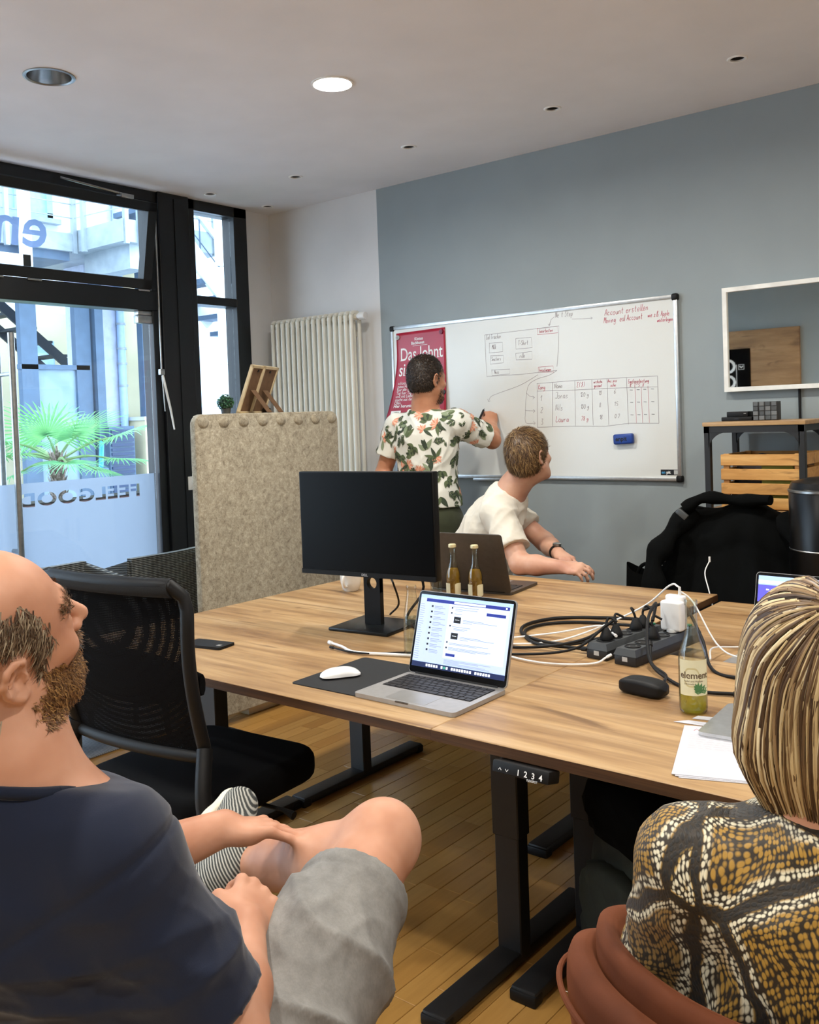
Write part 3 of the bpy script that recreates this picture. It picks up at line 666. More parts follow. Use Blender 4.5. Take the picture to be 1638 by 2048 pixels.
MB().box((.06, -.122, .11), (.13, .012, .16), None, .003).obj('lining', mat('olive_yellow_cloth', '86802c', .8), cl)
# two black boxes and textured block on the shelf top
b1 = thing('media_box', 'flat black media box under a smaller one on the shelf', 'box', (3.20, -.2, SZ + .018)); MB().box((0, 0, .009), (.135, .10, .018), None, .003).obj('case', M_blackpl, b1); MB().box((0, -.0505, .009), (.02, .002, .006)).obj('front_window', mat('dark_lens', '33353a', .2), b1)
b2 = thing('adapter_box', 'small black adapter box on top of the flat media box', 'box', (3.20, -.2, SZ + .036)); MB().box((0, 0, .0115), (.094, .08, .023), None, .003).obj('case', M_blackpl, b2); MB().box((.034, -.0403, .014), (.010, .001, .003)).obj('indicator', mat('grey_print', '8a8a8a', .5), b2, 0)
ck = thing('textured_cube', 'dark grey cube with relief tiles on the shelf top', 'ornament', (3.32, -.21, SZ + .018), .12)
MB().box((0, 0, .041), (.10, .085, .08), None, .002).obj('core', mat('charcoal_stone', '2c2e30', .6), ck)
for i in range(4):
    for j in range(4): MB().box((-.0375 + .025 * i, -.043, .011 + .02 * j), (.0225 + random.uniform(-.003, .001), .006 + random.random() * .008, .0185), None, .0015, 1).obj('tile', mat('grey_relief_tile%d' % ((i + j) % 3), ('585c5e', '6a6d6e', '45494b')[(i + j) % 3], .6, bump=.4, bscale=120), ck)
# ------------------------------------------------------------------ felt divider and the things on the cabinet behind it
def felt():
    t = NT('grey_beige_felt'); v = t.coord(); a = t.noise(v, 38, 6, .75, .6); b = t.noise(v, 160, 3, .7); c = t.noise(v, 3, 2)
    f = t.math('ADD', t.math('MULTIPLY', a, .62), t.math('ADD', t.math('MULTIPLY', b, .3), t.math('MULTIPLY', c, .08)))
    t.base(t.ramp(f, [(.36, '746a5a'), (.47, '9b927f'), (.55, 'ada490'), (.66, 'cbc3b0')]), .95, 0, .1)
    t.bump(t.math('ADD', a, b), .5, .003); t.b.inputs['Sheen Weight'].default_value = .2; return t.m
M_felt = felt()
fd = thing('felt_divider', 'tall grey beige felt room divider with rounded corners beside the desks', 'room divider', (1.2, -1.183, 0))
def rrect(w, h, r, n=6):
    out = []
    for cx, cy, a0 in ((w / 2 - r, h - r, 0), (-w / 2 + r, h - r, 90), (-w / 2 + r, r * .3, 180), (w / 2 - r, r * .3, 270)):
        rr = r if cy > h / 2 else r * .3
        for i in range(n + 1):
            a = math.radians(a0 + 90 * i / n); out.append((cx + (r - rr if cx > 0 else rr - r) * 0 + rr * math.cos(a) + (0 if cy > h / 2 else (r - rr) * (1 if cx > 0 else -1)), cy + rr * math.sin(a)))
    return out
MB().prism(rrect(.945, 1.42, .05), .04, basis((0, 1, 0), (0, 0, 1), (1, 0, 0), (-.005, 0, .05)), .006).obj('felt_panel', M_felt, fd, 50)
for i in range(8):
    y = -.425 + i * .1215; m = MB(); m.lathe([(.034, 0), (.030, .005), (.019, .0095), (.0, .011)], 20, M=basis((0, 1, 0), (0, 0, 1), (1, 0, 0), (.034, y, 1.432)) @ Matrix.Diagonal((1, .8, 1, 1)))
    m.obj('felt_dimple', M_felt, fd, 60)
for y in (-.4, .4): MB().b2((-.2, y - .035, 0), (.22, y + .035, .012), .003).obj('foot', M_black, fd); 
for y in (-.4, .4): MB().b2((.0, y - .02, .01), (.03, y + .02, .08), .002).obj('stem', M_black, fd)
cab = thing('sideboard', 'pale wooden cabinet behind the felt divider carrying picture frames', 'cabinet', (1.015, -1.04, 0))
M_pale = desk_wood('pale_birch', ('c9b793', 'd8c8a5', 'e0d2b2', 'e6dabd'), (6, 1, 1), 'a08a60', .5)
MB().b2((-.165, -.32, .0), (.165, .32, 1.452), .004).obj('body', M_pale, cab); MB().b2((-.168, -.322, 1.452), (.172, .322, 1.468), .004).obj('top', M_pale, cab)
for y in (-.16, .16):
    d = MB().b2((-.18, y - .155, .08), (-.166, y + .155, 1.43), .003).obj('door', M_pale, cab); MB().b2((-.2, y + (.12 if y < 0 else -.12) - .006, .7), (-.18, y + (.12 if y < 0 else -.12) + .006, .85), .002).obj('handle', M_steel, d)
M_card = mat('brown_backing_board', '6b4f36', .8, 0, .08, 30); M_fw = mat('light_wood_moulding', 'c9b692', .5, 0, .06, 30)
def photo_frame(loc, w, h, tilt, rz, label):
    f = thing('picture_frame', label, 'picture frame', loc, 0, 'picture frames on the cabinet', rot=(0, tilt, rz)); m = MB()
    for lo, hi in (((-.008, -w / 2, 0), (.008, w / 2, .014)), ((-.008, -w / 2, h - .014), (.008, w / 2, h)), ((-.008, -w / 2, 0), (.008, -w / 2 + .014, h)), ((-.008, w / 2 - .014, 0), (.008, w / 2, h))): m.b2(lo, hi, .001, 1)
    m.obj('moulding', M_fw, f); MB().b2((-.003, -w / 2 + .013, .013), (.003, w / 2 - .013, h - .013)).obj('backing_board', M_card, f, 0)
    MB().box((.066, 0, .089), (.004, .062, .142), rotm('Y', -.994), .001, 1).obj('easel_strut', M_card, f)
    MB().b2((.003, -.008, h - .034), (.006, .008, h - .022)).obj('hanger', M_blackpl, f); return f
photo_frame((1.055, -1.2, 1.4695), .19, .255, .36, .45, 'nearer wooden picture frame seen from behind on the cabinet'); photo_frame((1.0, -1.07, 1.4695), .19, .255, .36, .45, 'farther wooden picture frame seen from behind on the cabinet')
pl = thing('boxwood_ball', 'small round green plant beside the picture frames', 'plant', (1.06, -1.325, 1.468)); MB().lathe([(.02, 0), (.026, .03), (.024, .03), (.0, .028)], 16).obj('pot', mat('dark_pot', '3a3b3a', .5), pl)
m = MB()
for i in range(420):
    a, b = random.uniform(0, 2 * PI), math.acos(random.uniform(-1, 1)); d = Vector((math.sin(b) * math.cos(a), math.sin(b) * math.sin(a), math.cos(b))); c = d * .038 * random.uniform(.8, 1.05) + Vector((0, 0, .058))
    q = d.orthogonal().normalized(); q.rotate(Matrix.Rotation(random.uniform(0, 6), 3, d)); r_ = (q.cross(d) * .5 + d * .4).normalized()
    m.add([c - q * .005, c + r_ * .009, c + q * .005, c - r_ * .002 + d * .003], [(0, 1, 2, 3)])
o = m.obj('foliage', mat('dark_green_leaf', '2f5a3c', .5, 0, .3, 60), pl, 0); o['kind'] = 'stuff'; MB().lathe([(0, .02), (.024, .035), (.032, .058), (.024, .08), (0, .09)], 16).obj('leaf_core', mat('deep_green', '183322', .8), pl)
cj = thing('metal_tin', 'small ribbed dark metal tin behind the frame strut', 'tin', (1.135, -1.125, 1.4685)); MB().lathe([(0, 0), (.024, 0), (.025, .004), (.022, .008), (.025, .012), (.022, .016), (.025, .02), (.022, .024), (.018, .026), (0, .027)], 24).obj('tin_body', mat('gunmetal', '4b4540', .3, .9), cj, 50); MB().lathe([(0, .027), (.012, .027), (.012, .034), (0, .035)], 18).obj('lid', mat('gunmetal', '4b4540', .3, .9), cj)

# ------------------------------------------------------------------ woven chairs, door mat
def weave():
    t = NT('grey_woven_rattan'); v = t.coord(); w1 = t.node('ShaderNodeTexWave', wave_type='BANDS', bands_direction='Z'); t.link(v, w1.inputs['Vector']); w1.inputs['Scale'].default_value = 38; w1.inputs['Distortion'].default_value = 1.5
    w2 = t.node('ShaderNodeTexWave', wave_type='BANDS', bands_direction='Y'); t.link(v, w2.inputs['Vector']); w2.inputs['Scale'].default_value = 12; w2.inputs['Distortion'].default_value = 1
    f = t.math('MULTIPLY', w1.outputs['Fac'], t.math('ADD', t.math('MULTIPLY', w2.outputs['Fac'], .4), .6)); t.base(t.ramp(f, [(.05, '26282a'), (.5, '565a5a'), (.95, '8c908d')]), .7); t.bump(f, .8, .004); return t.m
M_weave = weave()
def woven(loc, rz, label):
    c = thing('woven_chair', label, 'chair', loc, rz, 'grey woven armchairs by the glass front')
    def shell(p0, p1, zt0, zt1, nm):
        m = MB(); P = spline(p0, 6); n = len(P)
        vs = []
        for i, p in enumerate(P):
            zt = zt0 + (zt1 - zt0) * i / (n - 1); d = (P[min(i + 1, n - 1)] - P[max(i - 1, 0)]).normalized().cross(Vector((0, 0, 1))) * .018
            vs += [p + Vector((0, 0, p1)) - d, p + Vector((0, 0, zt)) - d, p + Vector((0, 0, zt)) + d, p + Vector((0, 0, p1)) + d]
        fs = [(4 * i + k, 4 * i + (k + 1) % 4, 4 * i + 4 + (k + 1) % 4, 4 * i + 4 + k) for i in range(n - 1) for k in range(4)] + [(0, 1, 2, 3), (4 * n - 4, 4 * n - 3, 4 * n - 2, 4 * n - 1)]
        m.add(vs, fs).obj(nm, M_weave, c, 50)
    shell([(-.25, -.27, 0), (-.28, 0, 0), (-.25, .27, 0)], .30, .79, .79, 'backrest'); shell([(-.25, .27, 0), (0, .30, 0), (.25, .27, 0)], .30, .78, .64, 'armrest'); shell([(-.25, -.27, 0), (0, -.30, 0), (.25, -.27, 0)], .30, .78, .64, 'armrest')
    MB().b2((-.27, -.28, .27), (.27, .28, .38), .03, 3).obj('seat', M_weave, c)
    for x in (-.22, .22):
        for y in (-.24, .24): MB().cyl((x, y, .275), (x * 1.1, y * 1.1, 0), .017, .013, 12).obj('leg', M_black, c)
woven((.55, -1.52, .008), PI + .12, 'grey woven armchair half hidden behind the felt divider near the door'); woven((.98, -2.12, .008), .2, 'grey woven armchair in front of the glass door nearer the black office chair')
mt = thing('door_mat', 'flat grey ribbed mat on the floor inside the glass door', 'mat', (.75, -2.0, 0)); t = NT('grey_ribbed_mat'); v = t.coord(); wv = t.node('ShaderNodeTexWave', bands_direction='Y'); t.link(v, wv.inputs['Vector']); wv.inputs['Scale'].default_value = 30; wv.inputs['Distortion'].default_value = 2
t.base(t.ramp(wv.outputs['Fac'], [(0, '7d8086'), (1, 'a3a6ab')]), .95); t.bump(wv.outputs['Fac'], .4, .003); MB().b2((-.6, -.75, 0), (.30, .33, .008), .003, 1).obj('pile', t.m, mt); MB().lathe([(0, 0), (.001, 0), (.001, .001), (0, .001)], 4).obj('edge_tape', t.m, mt) if False else None

# ------------------------------------------------------------------ desks
YD0, YD1, YD2, YD3 = -2.742, -1.882, -1.874, -.992
TZ = .73; TH = .026
M_edge = desk_wood('dark_oak_edge_band', ('33200f', '442b17', '50351e', '5a3e24'), (1.5, 2, 60), '2e1d0e', .5)
def desk(x0, x1, y0, y1, z, label, legs, rails=True):
    d = thing('standing_desk', label, 'desk', (x0, y0, 0), 0, 'height adjustable desks pushed together')
    w_, dp = x1 - x0, y1 - y0
    MB().b2((0, 0, z - TH), (w_, dp, z), .0015, 1).obj('desktop', M_desk, d)
    m = MB(); m.b2((-.0006, -.0006, z - TH + .001), (w_ + .0006, 0, z - .0022)); m.b2((w_, -.0006, z - TH + .001), (w_ + .0006, dp + .0006, z - .0022)); m.obj('edge_band', M_edge, d, 0)
    for lx, ly in legs:
        g = bpy.data.objects.new('leg', None)
        m = MB(); m.b2((lx - .04, ly - .028, .33), (lx + .04, ly + .028, z - TH - .03), .003, 1); m.b2((lx - .036, ly - .024, .02), (lx + .036, ly + .024, .34), .003, 1)
        c = m.obj('leg', M_black, d)
        MB().b2((lx - .035, ly - .35, .006), (lx + .035, ly + .35, .036), .006).obj('foot_bar', M_black, c)
        for s in (-1, 1): MB().b2((lx - .037, ly + s * .335 - .02, .0), (lx + .037, ly + s * .335 + .02, .03), .006).obj('foot_cap', M_blackpl, c)
        MB().b2((lx - .03, ly - .30, z - TH - .03), (lx + .03, ly + .30, z - TH), .002, 1).obj('top_bracket', M_black, c)
    for yy in (.28, .6): MB().b2((legs[0][0], yy, z - TH - .036), (legs[-1][0] if len(legs) > 1 else w_ - .1, yy + .035, z - TH - .002), .002, 1).obj('cross_rail', M_black, d)
    return d
dA1 = desk(1.885, 3.3915, YD0, YD1, TZ, 'oak standing desk in front, with the open laptop and black monitor', [(.26, .40), (1.445, .40)])
dA2 = desk(1.885, 3.378, YD2, YD3, TZ, 'oak standing desk at the back left with the grey laptop and three bottles', [(.275, .24), (1.2, .40)])
dB1 = desk(3.393, 4.9, YD0, YD1, TZ, 'oak standing desk at the front right with the notepad', [(.055, .60), (1.25, .43)])
dB2 = desk(3.390, 4.9, YD2, YD3, TZ - .024, 'oak standing desk at the back right standing slightly lower', [(.26, .43), (1.25, .43)])
# hand control under the front right desk
hc = thing('desk_control', 'black desk height keypad with white symbols under the front edge', 'keypad', (3.64, YD0, TZ - TH))
Rk = rotm('X', -.25); MB().box((0, -.006, -.014), (.135, .045, .026), Rk, .004).obj('case', M_blackpl, hc)
m = MB(); Mt = Matrix.Translation((0, -.0295, -.0115)) @ Rk.to_4x4() @ basis((1, 0, 0), (0, 0, 1), (0, -1, 0))
for i, s in enumerate(('1', '2', '3', '4')): put_text(m, s, .016, Mt @ Matrix.Translation((-.007 + i * .0175, -.0045, .0004)), bold=.0003)
for i, s in enumerate((1, -1)): m.ribbon([Mt @ Vector((-.047 + i * .0165 - .0035, -.002 * s, .0004)), Mt @ Vector((-.047 + i * .0165, .0025 * s, .0004)), Mt @ Vector((-.047 + i * .0165 + .0035, -.002 * s, .0004))], .0014, Mt.to_3x3() @ Vector((0, 0, 1)))
put_text(m, 'FLEXISPOT', .0065, Mt @ Matrix.Translation((.018, -.0115, .0004)), sx=.8); o = m.obj('symbols', M_print, hc, 0)
ca = thing('desk_cable', 'black cable drooping between the legs under the front desk', 'cable', (2.9, -2.2, 0)); MB().tube(spline([(.67, -.50, .69), (.55, -.30, .60), (.30, .10, .42), (.0, .35, .40), (-.25, .5, .52), (-.35, .55, .68)], 8), .005, 8).obj('cord', M_blackpl, ca); MB().b2((.66, -.52, .68), (.69, -.49, .70), .003).obj('plug', M_blackpl, ca)
fp = thing('floor_socket', 'black floor socket cover in the boards under the desk', 'floor socket', (2.09, -1.06, 0)); MB().b2((-.055, -.055, 0), (.055, .055, .004), .001).obj('cover', M_blackpl, fp); MB().b2((-.04, -.04, .004), (.04, .04, .006), .001).obj('lid', M_black, fp)

# ------------------------------------------------------------------ black mesh office chair
def meshcloth():
    t = NT('black_chair_mesh'); v = t.coord((260, 260, 260)); ch = t.node('ShaderNodeTexVoronoi'); t.link(v, ch.inputs['Vector']); ch.inputs['Scale'].default_value = .9; ch.inputs['Randomness'].default_value = .15
    t.base('080708', .9, 0, .08); a = t.ramp(ch.outputs['Distance'], [(.20, .8), (.34, 1.0)]); t.link(a, t.b.inputs['Alpha']); return t.m
M_mesh = meshcloth(); M_seatcloth = mat('black_seat_fabric', '060607', .95, 0, .1, 80, .4, 700, spec=.12)
oc = thing('office_chair', 'black mesh office chair pushed up to the front desk', 'chair', (2.555, -2.74, 0), .09)
def backpt(u, v, off=0):   # u -1..1 across, v 0..1 up
    w_ = .245 + .02 * v - (.03 * max(0, v - .85) / .15); y = -.19 - .035 * v - .035 * math.sin(v * 2.6) - .025 * (1 - u * u) + off
    if v > .93: y += (v - .93) * -.5
    return Vector((u * w_, y, .60 + .44 * v))
nu, nv = 24, 24
vs = [backpt(-1 + 2 * i / nu, j / nv) for j in range(nv + 1) for i in range(nu + 1)]; fs = [(j * (nu + 1) + i, j * (nu + 1) + i + 1, (j + 1) * (nu + 1) + i + 1, (j + 1) * (nu + 1) + i) for j in range(nv) for i in range(nu)]
MB().add(vs, fs).obj('mesh_backrest', M_mesh, oc, 60)
ring = [backpt(-1, j / 14) for j in range(15)] + [backpt(-1 + 2 * i / 14, 1) for i in range(1, 15)] + [backpt(1, 1 - j / 14) for j in range(1, 15)] + [backpt(1 - 2 * i / 14, 0) for i in range(1, 15)]
MB().tube(ring, .017, 10).obj('back_frame', M_blackpl, oc, 50)
MB().tube([backpt(-1 + 2 * i / 14, .985) for i in range(15)], .024, 12).obj('head_roll', mat('black_knit', '0b0b0b', .95, 0, .2, 300, .8, 900), oc, 50)
MB().tube([backpt(-1 + 2 * i / 14, .42, .035) for i in range(15)], [.012 + .02 * (1 - (i / 7 - 1) ** 2) for i in range(15)], 10, flat=2.2).obj('lumbar_pad', M_seatcloth, oc, 60)
for s in (-1, 1): MB().tube(spline([backpt(s, .05), (s * .275, -.235, .52), (s * .285, -.23, .43), (s * .22, -.16, .375), (s * .08, -.02, .37)], 6), [.02] * 9 + [.022] * 16, 10, flat=1.4).obj('back_support', M_blackpl, oc, 50)
bm = bmesh.new(); bmesh.ops.create_cube(bm, size=1)
for v in bm.verts: v.co = Vector((v.co.x * .5, v.co.y * .5, v.co.z * .085))
bmesh.ops.bevel(bm, geom=[e for e in bm.edges if abs(e.verts[0].co.z - e.verts[1].co.z) > .01], offset=.09, segments=6, affect='EDGES', profile=.5); bmesh.ops.bevel(bm, geom=[e for e in bm.edges if e.verts[0].co.z * e.verts[1].co.z > 0 and len([f for f in e.link_faces if abs(f.normal.z) > .9]) == 1], offset=.03, segments=4, affect='EDGES', profile=.5)
m = MB(); m.bm(bm, Matrix.Translation((0, .02, .445))); m.obj('seat', M_seatcloth, oc, 60)
MB().b2((-.13, -.13, .355), (.13, .14, .40), .02).obj('mechanism', M_blackpl, oc); MB().cyl((0, 0, .1), (0, 0, .36), .028, .024, 16).obj('gas_lift', M_black, oc)
m = MB(); m.tube([(.13, .05, .385), (.26, .06, .38), (.30, .06, .372)], [.006, .006, .012], 8); m.obj('lever', M_blackpl, oc)
for i in range(5):
    a = 2 * PI * i / 5 + .3; e = Vector((math.cos(a), math.sin(a), 0)); l = MB().tube([e * .02 + Vector((0, 0, .115)), e * .16 + Vector((0, 0, .10)), e * .31 + Vector((0, 0, .075))], [.028, .022, .016], 10, flat=.8).obj('star_leg', M_blackpl, oc)
    n_ = e.cross(Vector((0, 0, 1))); m = MB(); [m.cyl(e * .31 + n_ * s * .006 + Vector((0, 0, .029)), e * .31 + n_ * s * .024 + Vector((0, 0, .029)), .029, n=16) for s in (-1, 1)]; m.cyl(e * .31 + Vector((0, 0, .03)), e * .31 + Vector((0, 0, .08)), .008); m.cyl(e * .31 - n_ * .02 + Vector((0, 0, .029)), e * .31 + n_ * .02 + Vector((0, 0, .029)), .008); m.obj('caster', M_blackpl, l)

# ------------------------------------------------------------------ coat over a chair, tall bin at the shelf
# ------------------------------------------------------------------ coat over a chair, tall bin at the shelf
def grid_surf(fn, nu, nv):
    vs = [fn(i / nu, j / nv) for j in range(nv + 1) for i in range(nu + 1)]
    return vs, [(j * (nu + 1) + i, j * (nu + 1) + i + 1, (j + 1) * (nu + 1) + i + 1, (j + 1) * (nu + 1) + i) for j in range(nv) for i in range(nu)]
M_coat = mat('black_jacket_fabric', '050606', .95, 0, .2, 25, .3, 220, spec=.1)
ch2 = thing('side_chair', 'black padded chair under the draped black jacket', 'chair', (3.30, -.66, 0), .1)
MB().b2((-.2, -.24, .42), (.2, .2, .48), .025, 3).obj('seat', M_coat, ch2); MB().b2((-.18, .17, .46), (.18, .205, .96), .02, 3).obj('backrest', M_coat, ch2)
for x in (-.18, .18):
    for y in (-.21, .19): MB().cyl((x, y, .44), (x * 1.1, y * 1.1, 0), .014, .011, 10).obj('leg', M_black, ch2)
jk = thing('black_jacket', 'black jacket draped over the chair in front of the metal shelf', 'jacket', (3.31, -.66, 0), .1)
def coat(u, v):     # drapes over the chair back and falls towards the viewer
    a = (u - .5) * 2; top = 1.02 - .035 * a * a + .018 * math.sin(a * 5 + .6)
    w_ = .21 + .13 * v ** .8 + (.02 if v > .4 else 0); fold = .022 * math.sin(a * 9 + 2 * v) * v + .014 * math.sin(a * 17 - 3 * v) * v
    return Vector((a * w_ - .03 * v, .16 - .03 * math.sin(PI * min(1, v * 3)) - .22 * v ** .7 + fold - .06 * (1 - a * a) * v, top - .56 * v + .03 * math.sin(a * 3 + 1) * v))
def coat_b(u, v):
    a = (u - .5) * 2; return Vector((a * (.21 + .04 * v), .16 + .075 * min(1, v * 4) + .01 * math.sin(a * 9), 1.02 - .035 * a * a + .018 * math.sin(a * 5 + .6) - .4 * v))
m = MB(); m.add(*grid_surf(coat, 40, 30)); m.add(*grid_surf(coat_b, 40, 10)); o = m.obj('body', M_coat, jk, 60); sol = o.modifiers.new('t', 'SOLIDIFY'); sol.thickness = .012
MB().tube(spline([(-.19, .12, .98), (-.26, .02, .88), (-.30, -.05, .78), (-.29, -.10, .64), (-.36, -.16, .56)], 6), [.05 + .012 * math.sin(i * .9) for i in range(25)], 14, flat=.75).obj('sleeve', M_coat, jk, 60)
MB().tube(spline([(.20, .11, .97), (.27, .0, .86), (.30, -.08, .72), (.28, -.12, .55)], 6), [.05 + .012 * math.sin(i * .9) for i in range(19)], 14, flat=.75).obj('sleeve', M_coat, jk, 60)
MB().tube(spline([(-.2, .05, 1.0), (-.12, .075, 1.045), (0, .10, 1.035), (.14, .08, 1.04)], 6), [.034 + .006 * math.sin(i) for i in range(19)], 12, flat=.7).obj('hood', M_coat, jk, 60)
MB().box((-.19, -.005, .985), (.05, .014, .026), rotm('Y', .7), .003).obj('buckle', mat('grey_buckle', '4c4f50', .35, .3), jk)
bt = thing('black_tote', 'black bag sagging on the floor left of the draped jacket', 'bag', (2.98, -.62, 0)); m = MB(); m.add(*grid_surf(lambda u, v: Vector((math.cos(2 * PI * u) * (.17 - .03 * v), math.sin(2 * PI * u) * (.11 - .05 * v), .74 * v + (.02 * math.sin(5 * u * PI)) * v)), 32, 10)); m.obj('pouch', M_coat, bt, 60); MB().tube(spline([(-.10, 0, .70), (-.06, 0, .755), (.06, 0, .76), (.10, 0, .70)], 6), .008, 8).obj('strap', M_coat, bt)
ec = thing('white_cable', 'thin white cable hanging down the front of the black jacket', 'cable', (3.27, -.86, .55)); MB().tube(spline([(.03, .0, .28), (.03, -.05, .24), (.06, -.09, .18), (.075, -.10, .12), (.065, -.12, .02)], 6), .0022, 6).obj('cord', M_whitepl, ec); MB().cyl((.03, 0, .275), (.03, 0, .295), .004).obj('plug', M_whitepl, ec)
bn = thing('tall_bin', 'tall glossy black round bin with a chrome rim right of the jacket', 'bin', (3.695, -.66, 0)); M_gloss = mat('glossy_black', '050505', .3, spec=.3)
MB().lathe([(.14, 0), (.15, .01), (.15, .87), (.1505, .872), (.1505, .878), (.15, .88), (.15, 1.10), (.146, 1.105), (0, 1.105)], 40).obj('body', M_gloss, bn, 40); MB().lathe([(.1515, 1.088), (.1535, 1.09), (.1535, 1.098), (.1505, 1.10)], 40, close=True).obj('chrome_rim', M_steel, bn); MB().lathe([(.148, 1.105), (.14, 1.125), (.08, 1.14), (0, 1.143)], 40).obj('lid', M_gloss, bn); MB().lathe([(.1505, .872), (.152, .874), (.152, .876), (.1505, .878)], 40, close=True).obj('seam_ring', M_steel, bn)

# ------------------------------------------------------------------ backpack under the right desk
M_olive = mat('dark_olive_canvas', '23261b', .85, 0, .2, 15, .4, 260)
bp = thing('backpack', 'dark olive backpack with black lid leaning on the desk leg under the table', 'backpack', (3.66, -2.20, 0), -.5)
def rbx(c, d, k=3):
    bm = bmesh.new(); bmesh.ops.create_cube(bm, size=1); bmesh.ops.subdivide_edges(bm, edges=bm.edges, cuts=6, use_grid_fill=True)
    for v in bm.verts:
        p = v.co * 2; L = (abs(p.x) ** 4 + abs(p.y) ** 4 + abs(p.z) ** 4) ** .25; q = p / max(L, 1e-6)
        v.co = Vector((c[0] + q.x * d[0] / 2 + .008 * math.sin(14 * q.z + 5 * q.y), c[1] + q.y * d[1] / 2 + .008 * math.sin(11 * q.x + 6 * q.z), c[2] + q.z * d[2] / 2))
    return bm
MB().bm(rbx((0, 0, .22), (.34, .2, .44))).obj('body', M_olive, bp, 60); MB().bm(rbx((0, -.01, .41), (.35, .22, .17))).obj('lid', M_coat, bp, 60); MB().bm(rbx((0, -.115, .17), (.26, .07, .24))).obj('front_pocket', M_olive, bp, 60)
MB().tube(spline([(-.06, .02, .49), (-.04, .02, .54), (.04, .02, .54), (.06, .02, .49)], 6), .008, 8).obj('carry_loop', M_coat, bp); MB().b2((-.172, -.10, .10), (-.166, -.092, .135), .001).obj('zip_pull', mat('brass', 'c29a45', .3, 1), bp); MB().b2((-.05, .06, .49), (.01, .10, .515), .004).obj('teal_tag', mat('teal_ribbon', '1c7a72', .6), bp)

# ------------------------------------------------------------------ monitor
mo = thing('monitor', 'black desktop monitor seen from the front on its stand', 'monitor', (2.62, -2.045, TZ), .12)
M_scr = mat('dark_screen_glass', '030303', .3, 0, .02, 5, spec=.15); M_bez = mat('monitor_black', '070708', .5, 0, .05, 30, spec=.25)
MB().box((.012, -.035, .348), (.531, .03, .345), None, .004).obj('housing', M_bez, mo); MB().box((.012, -.0505, .356), (.519, .003, .322)).obj('screen', M_scr, mo, 0)
MB().box((.012, -.052, .184), (.529, .004, .016), None, .001, 1).obj('bottom_bezel', M_bez, mo)
m = MB(); put_text(m, 'DELL', .011, basis((1, 0, 0), (0, 0, 1), (0, -1, 0), (-.005, -.0545, .180)), bold=.0002); m.obj('brand_lettering', mat('silver_print', 'b0b2b4', .4), mo, 0)
# neck with its round cable hole: ring of quads around a circle
W2, z0, z1, zh, rh = .032, .012, .30, .148, .0195; m = MB(); vs = []; ring_o = []; n_ = 24
for y in (-.006, .014):
    for i in range(n_):
        a = 2 * PI * i / n_; c, s = math.cos(a), math.sin(a); k = W2 / max(abs(c), abs(s)); vs.append((c * k, y, zh + s * k))
    for i in range(n_): a = 2 * PI * i / n_; vs.append((math.cos(a) * rh, y, zh + math.sin(a) * rh))
for i in range(n_):
    j = (i + 1) % n_; fs = [(i, j, n_ + j, n_ + i), (2 * n_ + i, 3 * n_ + i, 3 * n_ + j, 2 * n_ + j), (n_ + i, n_ + j, 3 * n_ + j, 3 * n_ + i)]; m.add(vs, fs) if i == 0 else m.f.extend(fs) or m.mi.extend([0] * 3)
m.b2((-W2, -.006, z0), (W2, .014, zh - W2)); m.b2((-W2, -.006, zh + W2), (W2, .014, z1)); m.b2((-.06, -.03, .25), (.06, .012, .37), .004); m.obj('stand_neck', M_bez, mo, 30)
MB().b2((-.115, -.10, 0), (.118, .11, .012), .004).obj('stand_base', mat('dark_slate_metal', '1d2022', .35, .5), mo)
vc = thing('monitor_cable', 'black video cable hanging behind the monitor stand', 'cable', (2.62, -1.93, TZ)); MB().tube(spline([(.06, .0, .23), (.10, .03, .12), (.06, -.01, .03), (.10, -.05, .006), (.22, -.01, .006), (.3, .02, .006)], 6), .0045, 8).obj('cord', M_blackpl, vc); MB().tube(spline([(-.06, .02, .2), (-.02, .0, .15), (.01, -.02, .13), (-.02, .04, .05), (-.07, .05, .005)], 6), .0035, 8).obj('second_cord', M_blackpl, vc)

# ------------------------------------------------------------------ laptops
M_grey_alu = mat('space_grey_aluminium', 'a3a19f', .38, .35, .03, 60); M_dkalu = mat('dark_grey_aluminium', '5d5955', .4, .8, .03, 60); M_key = mat('black_keys', '120f13', .5); M_well = mat('keyboard_well', '0b0b0d', .6)
def screen_mat():
    return emit('lit_screen_background', 'a9c4f2', 1.15)
S_bg = emit('screen_sky_blue', 'a8c6f5', .5); S_win = emit('screen_window_white', 'ccdaf6', .55); S_side = emit('screen_sidebar', 'b9c9ec', .5); S_navy = emit('screen_navy', '1a2a86', .6); S_dark = emit('screen_black', '0a0d16', .4); S_txt = emit('screen_text_grey', '7f8db0', .6); S_dock = emit('screen_dock', '14224f', .5); S_wht = emit('screen_icons_white', 'e6efff', 1.0); S_grn = emit('screen_icons_green', '3f9c8a', .7); S_purp = emit('screen_violet', '5652c8', .8)
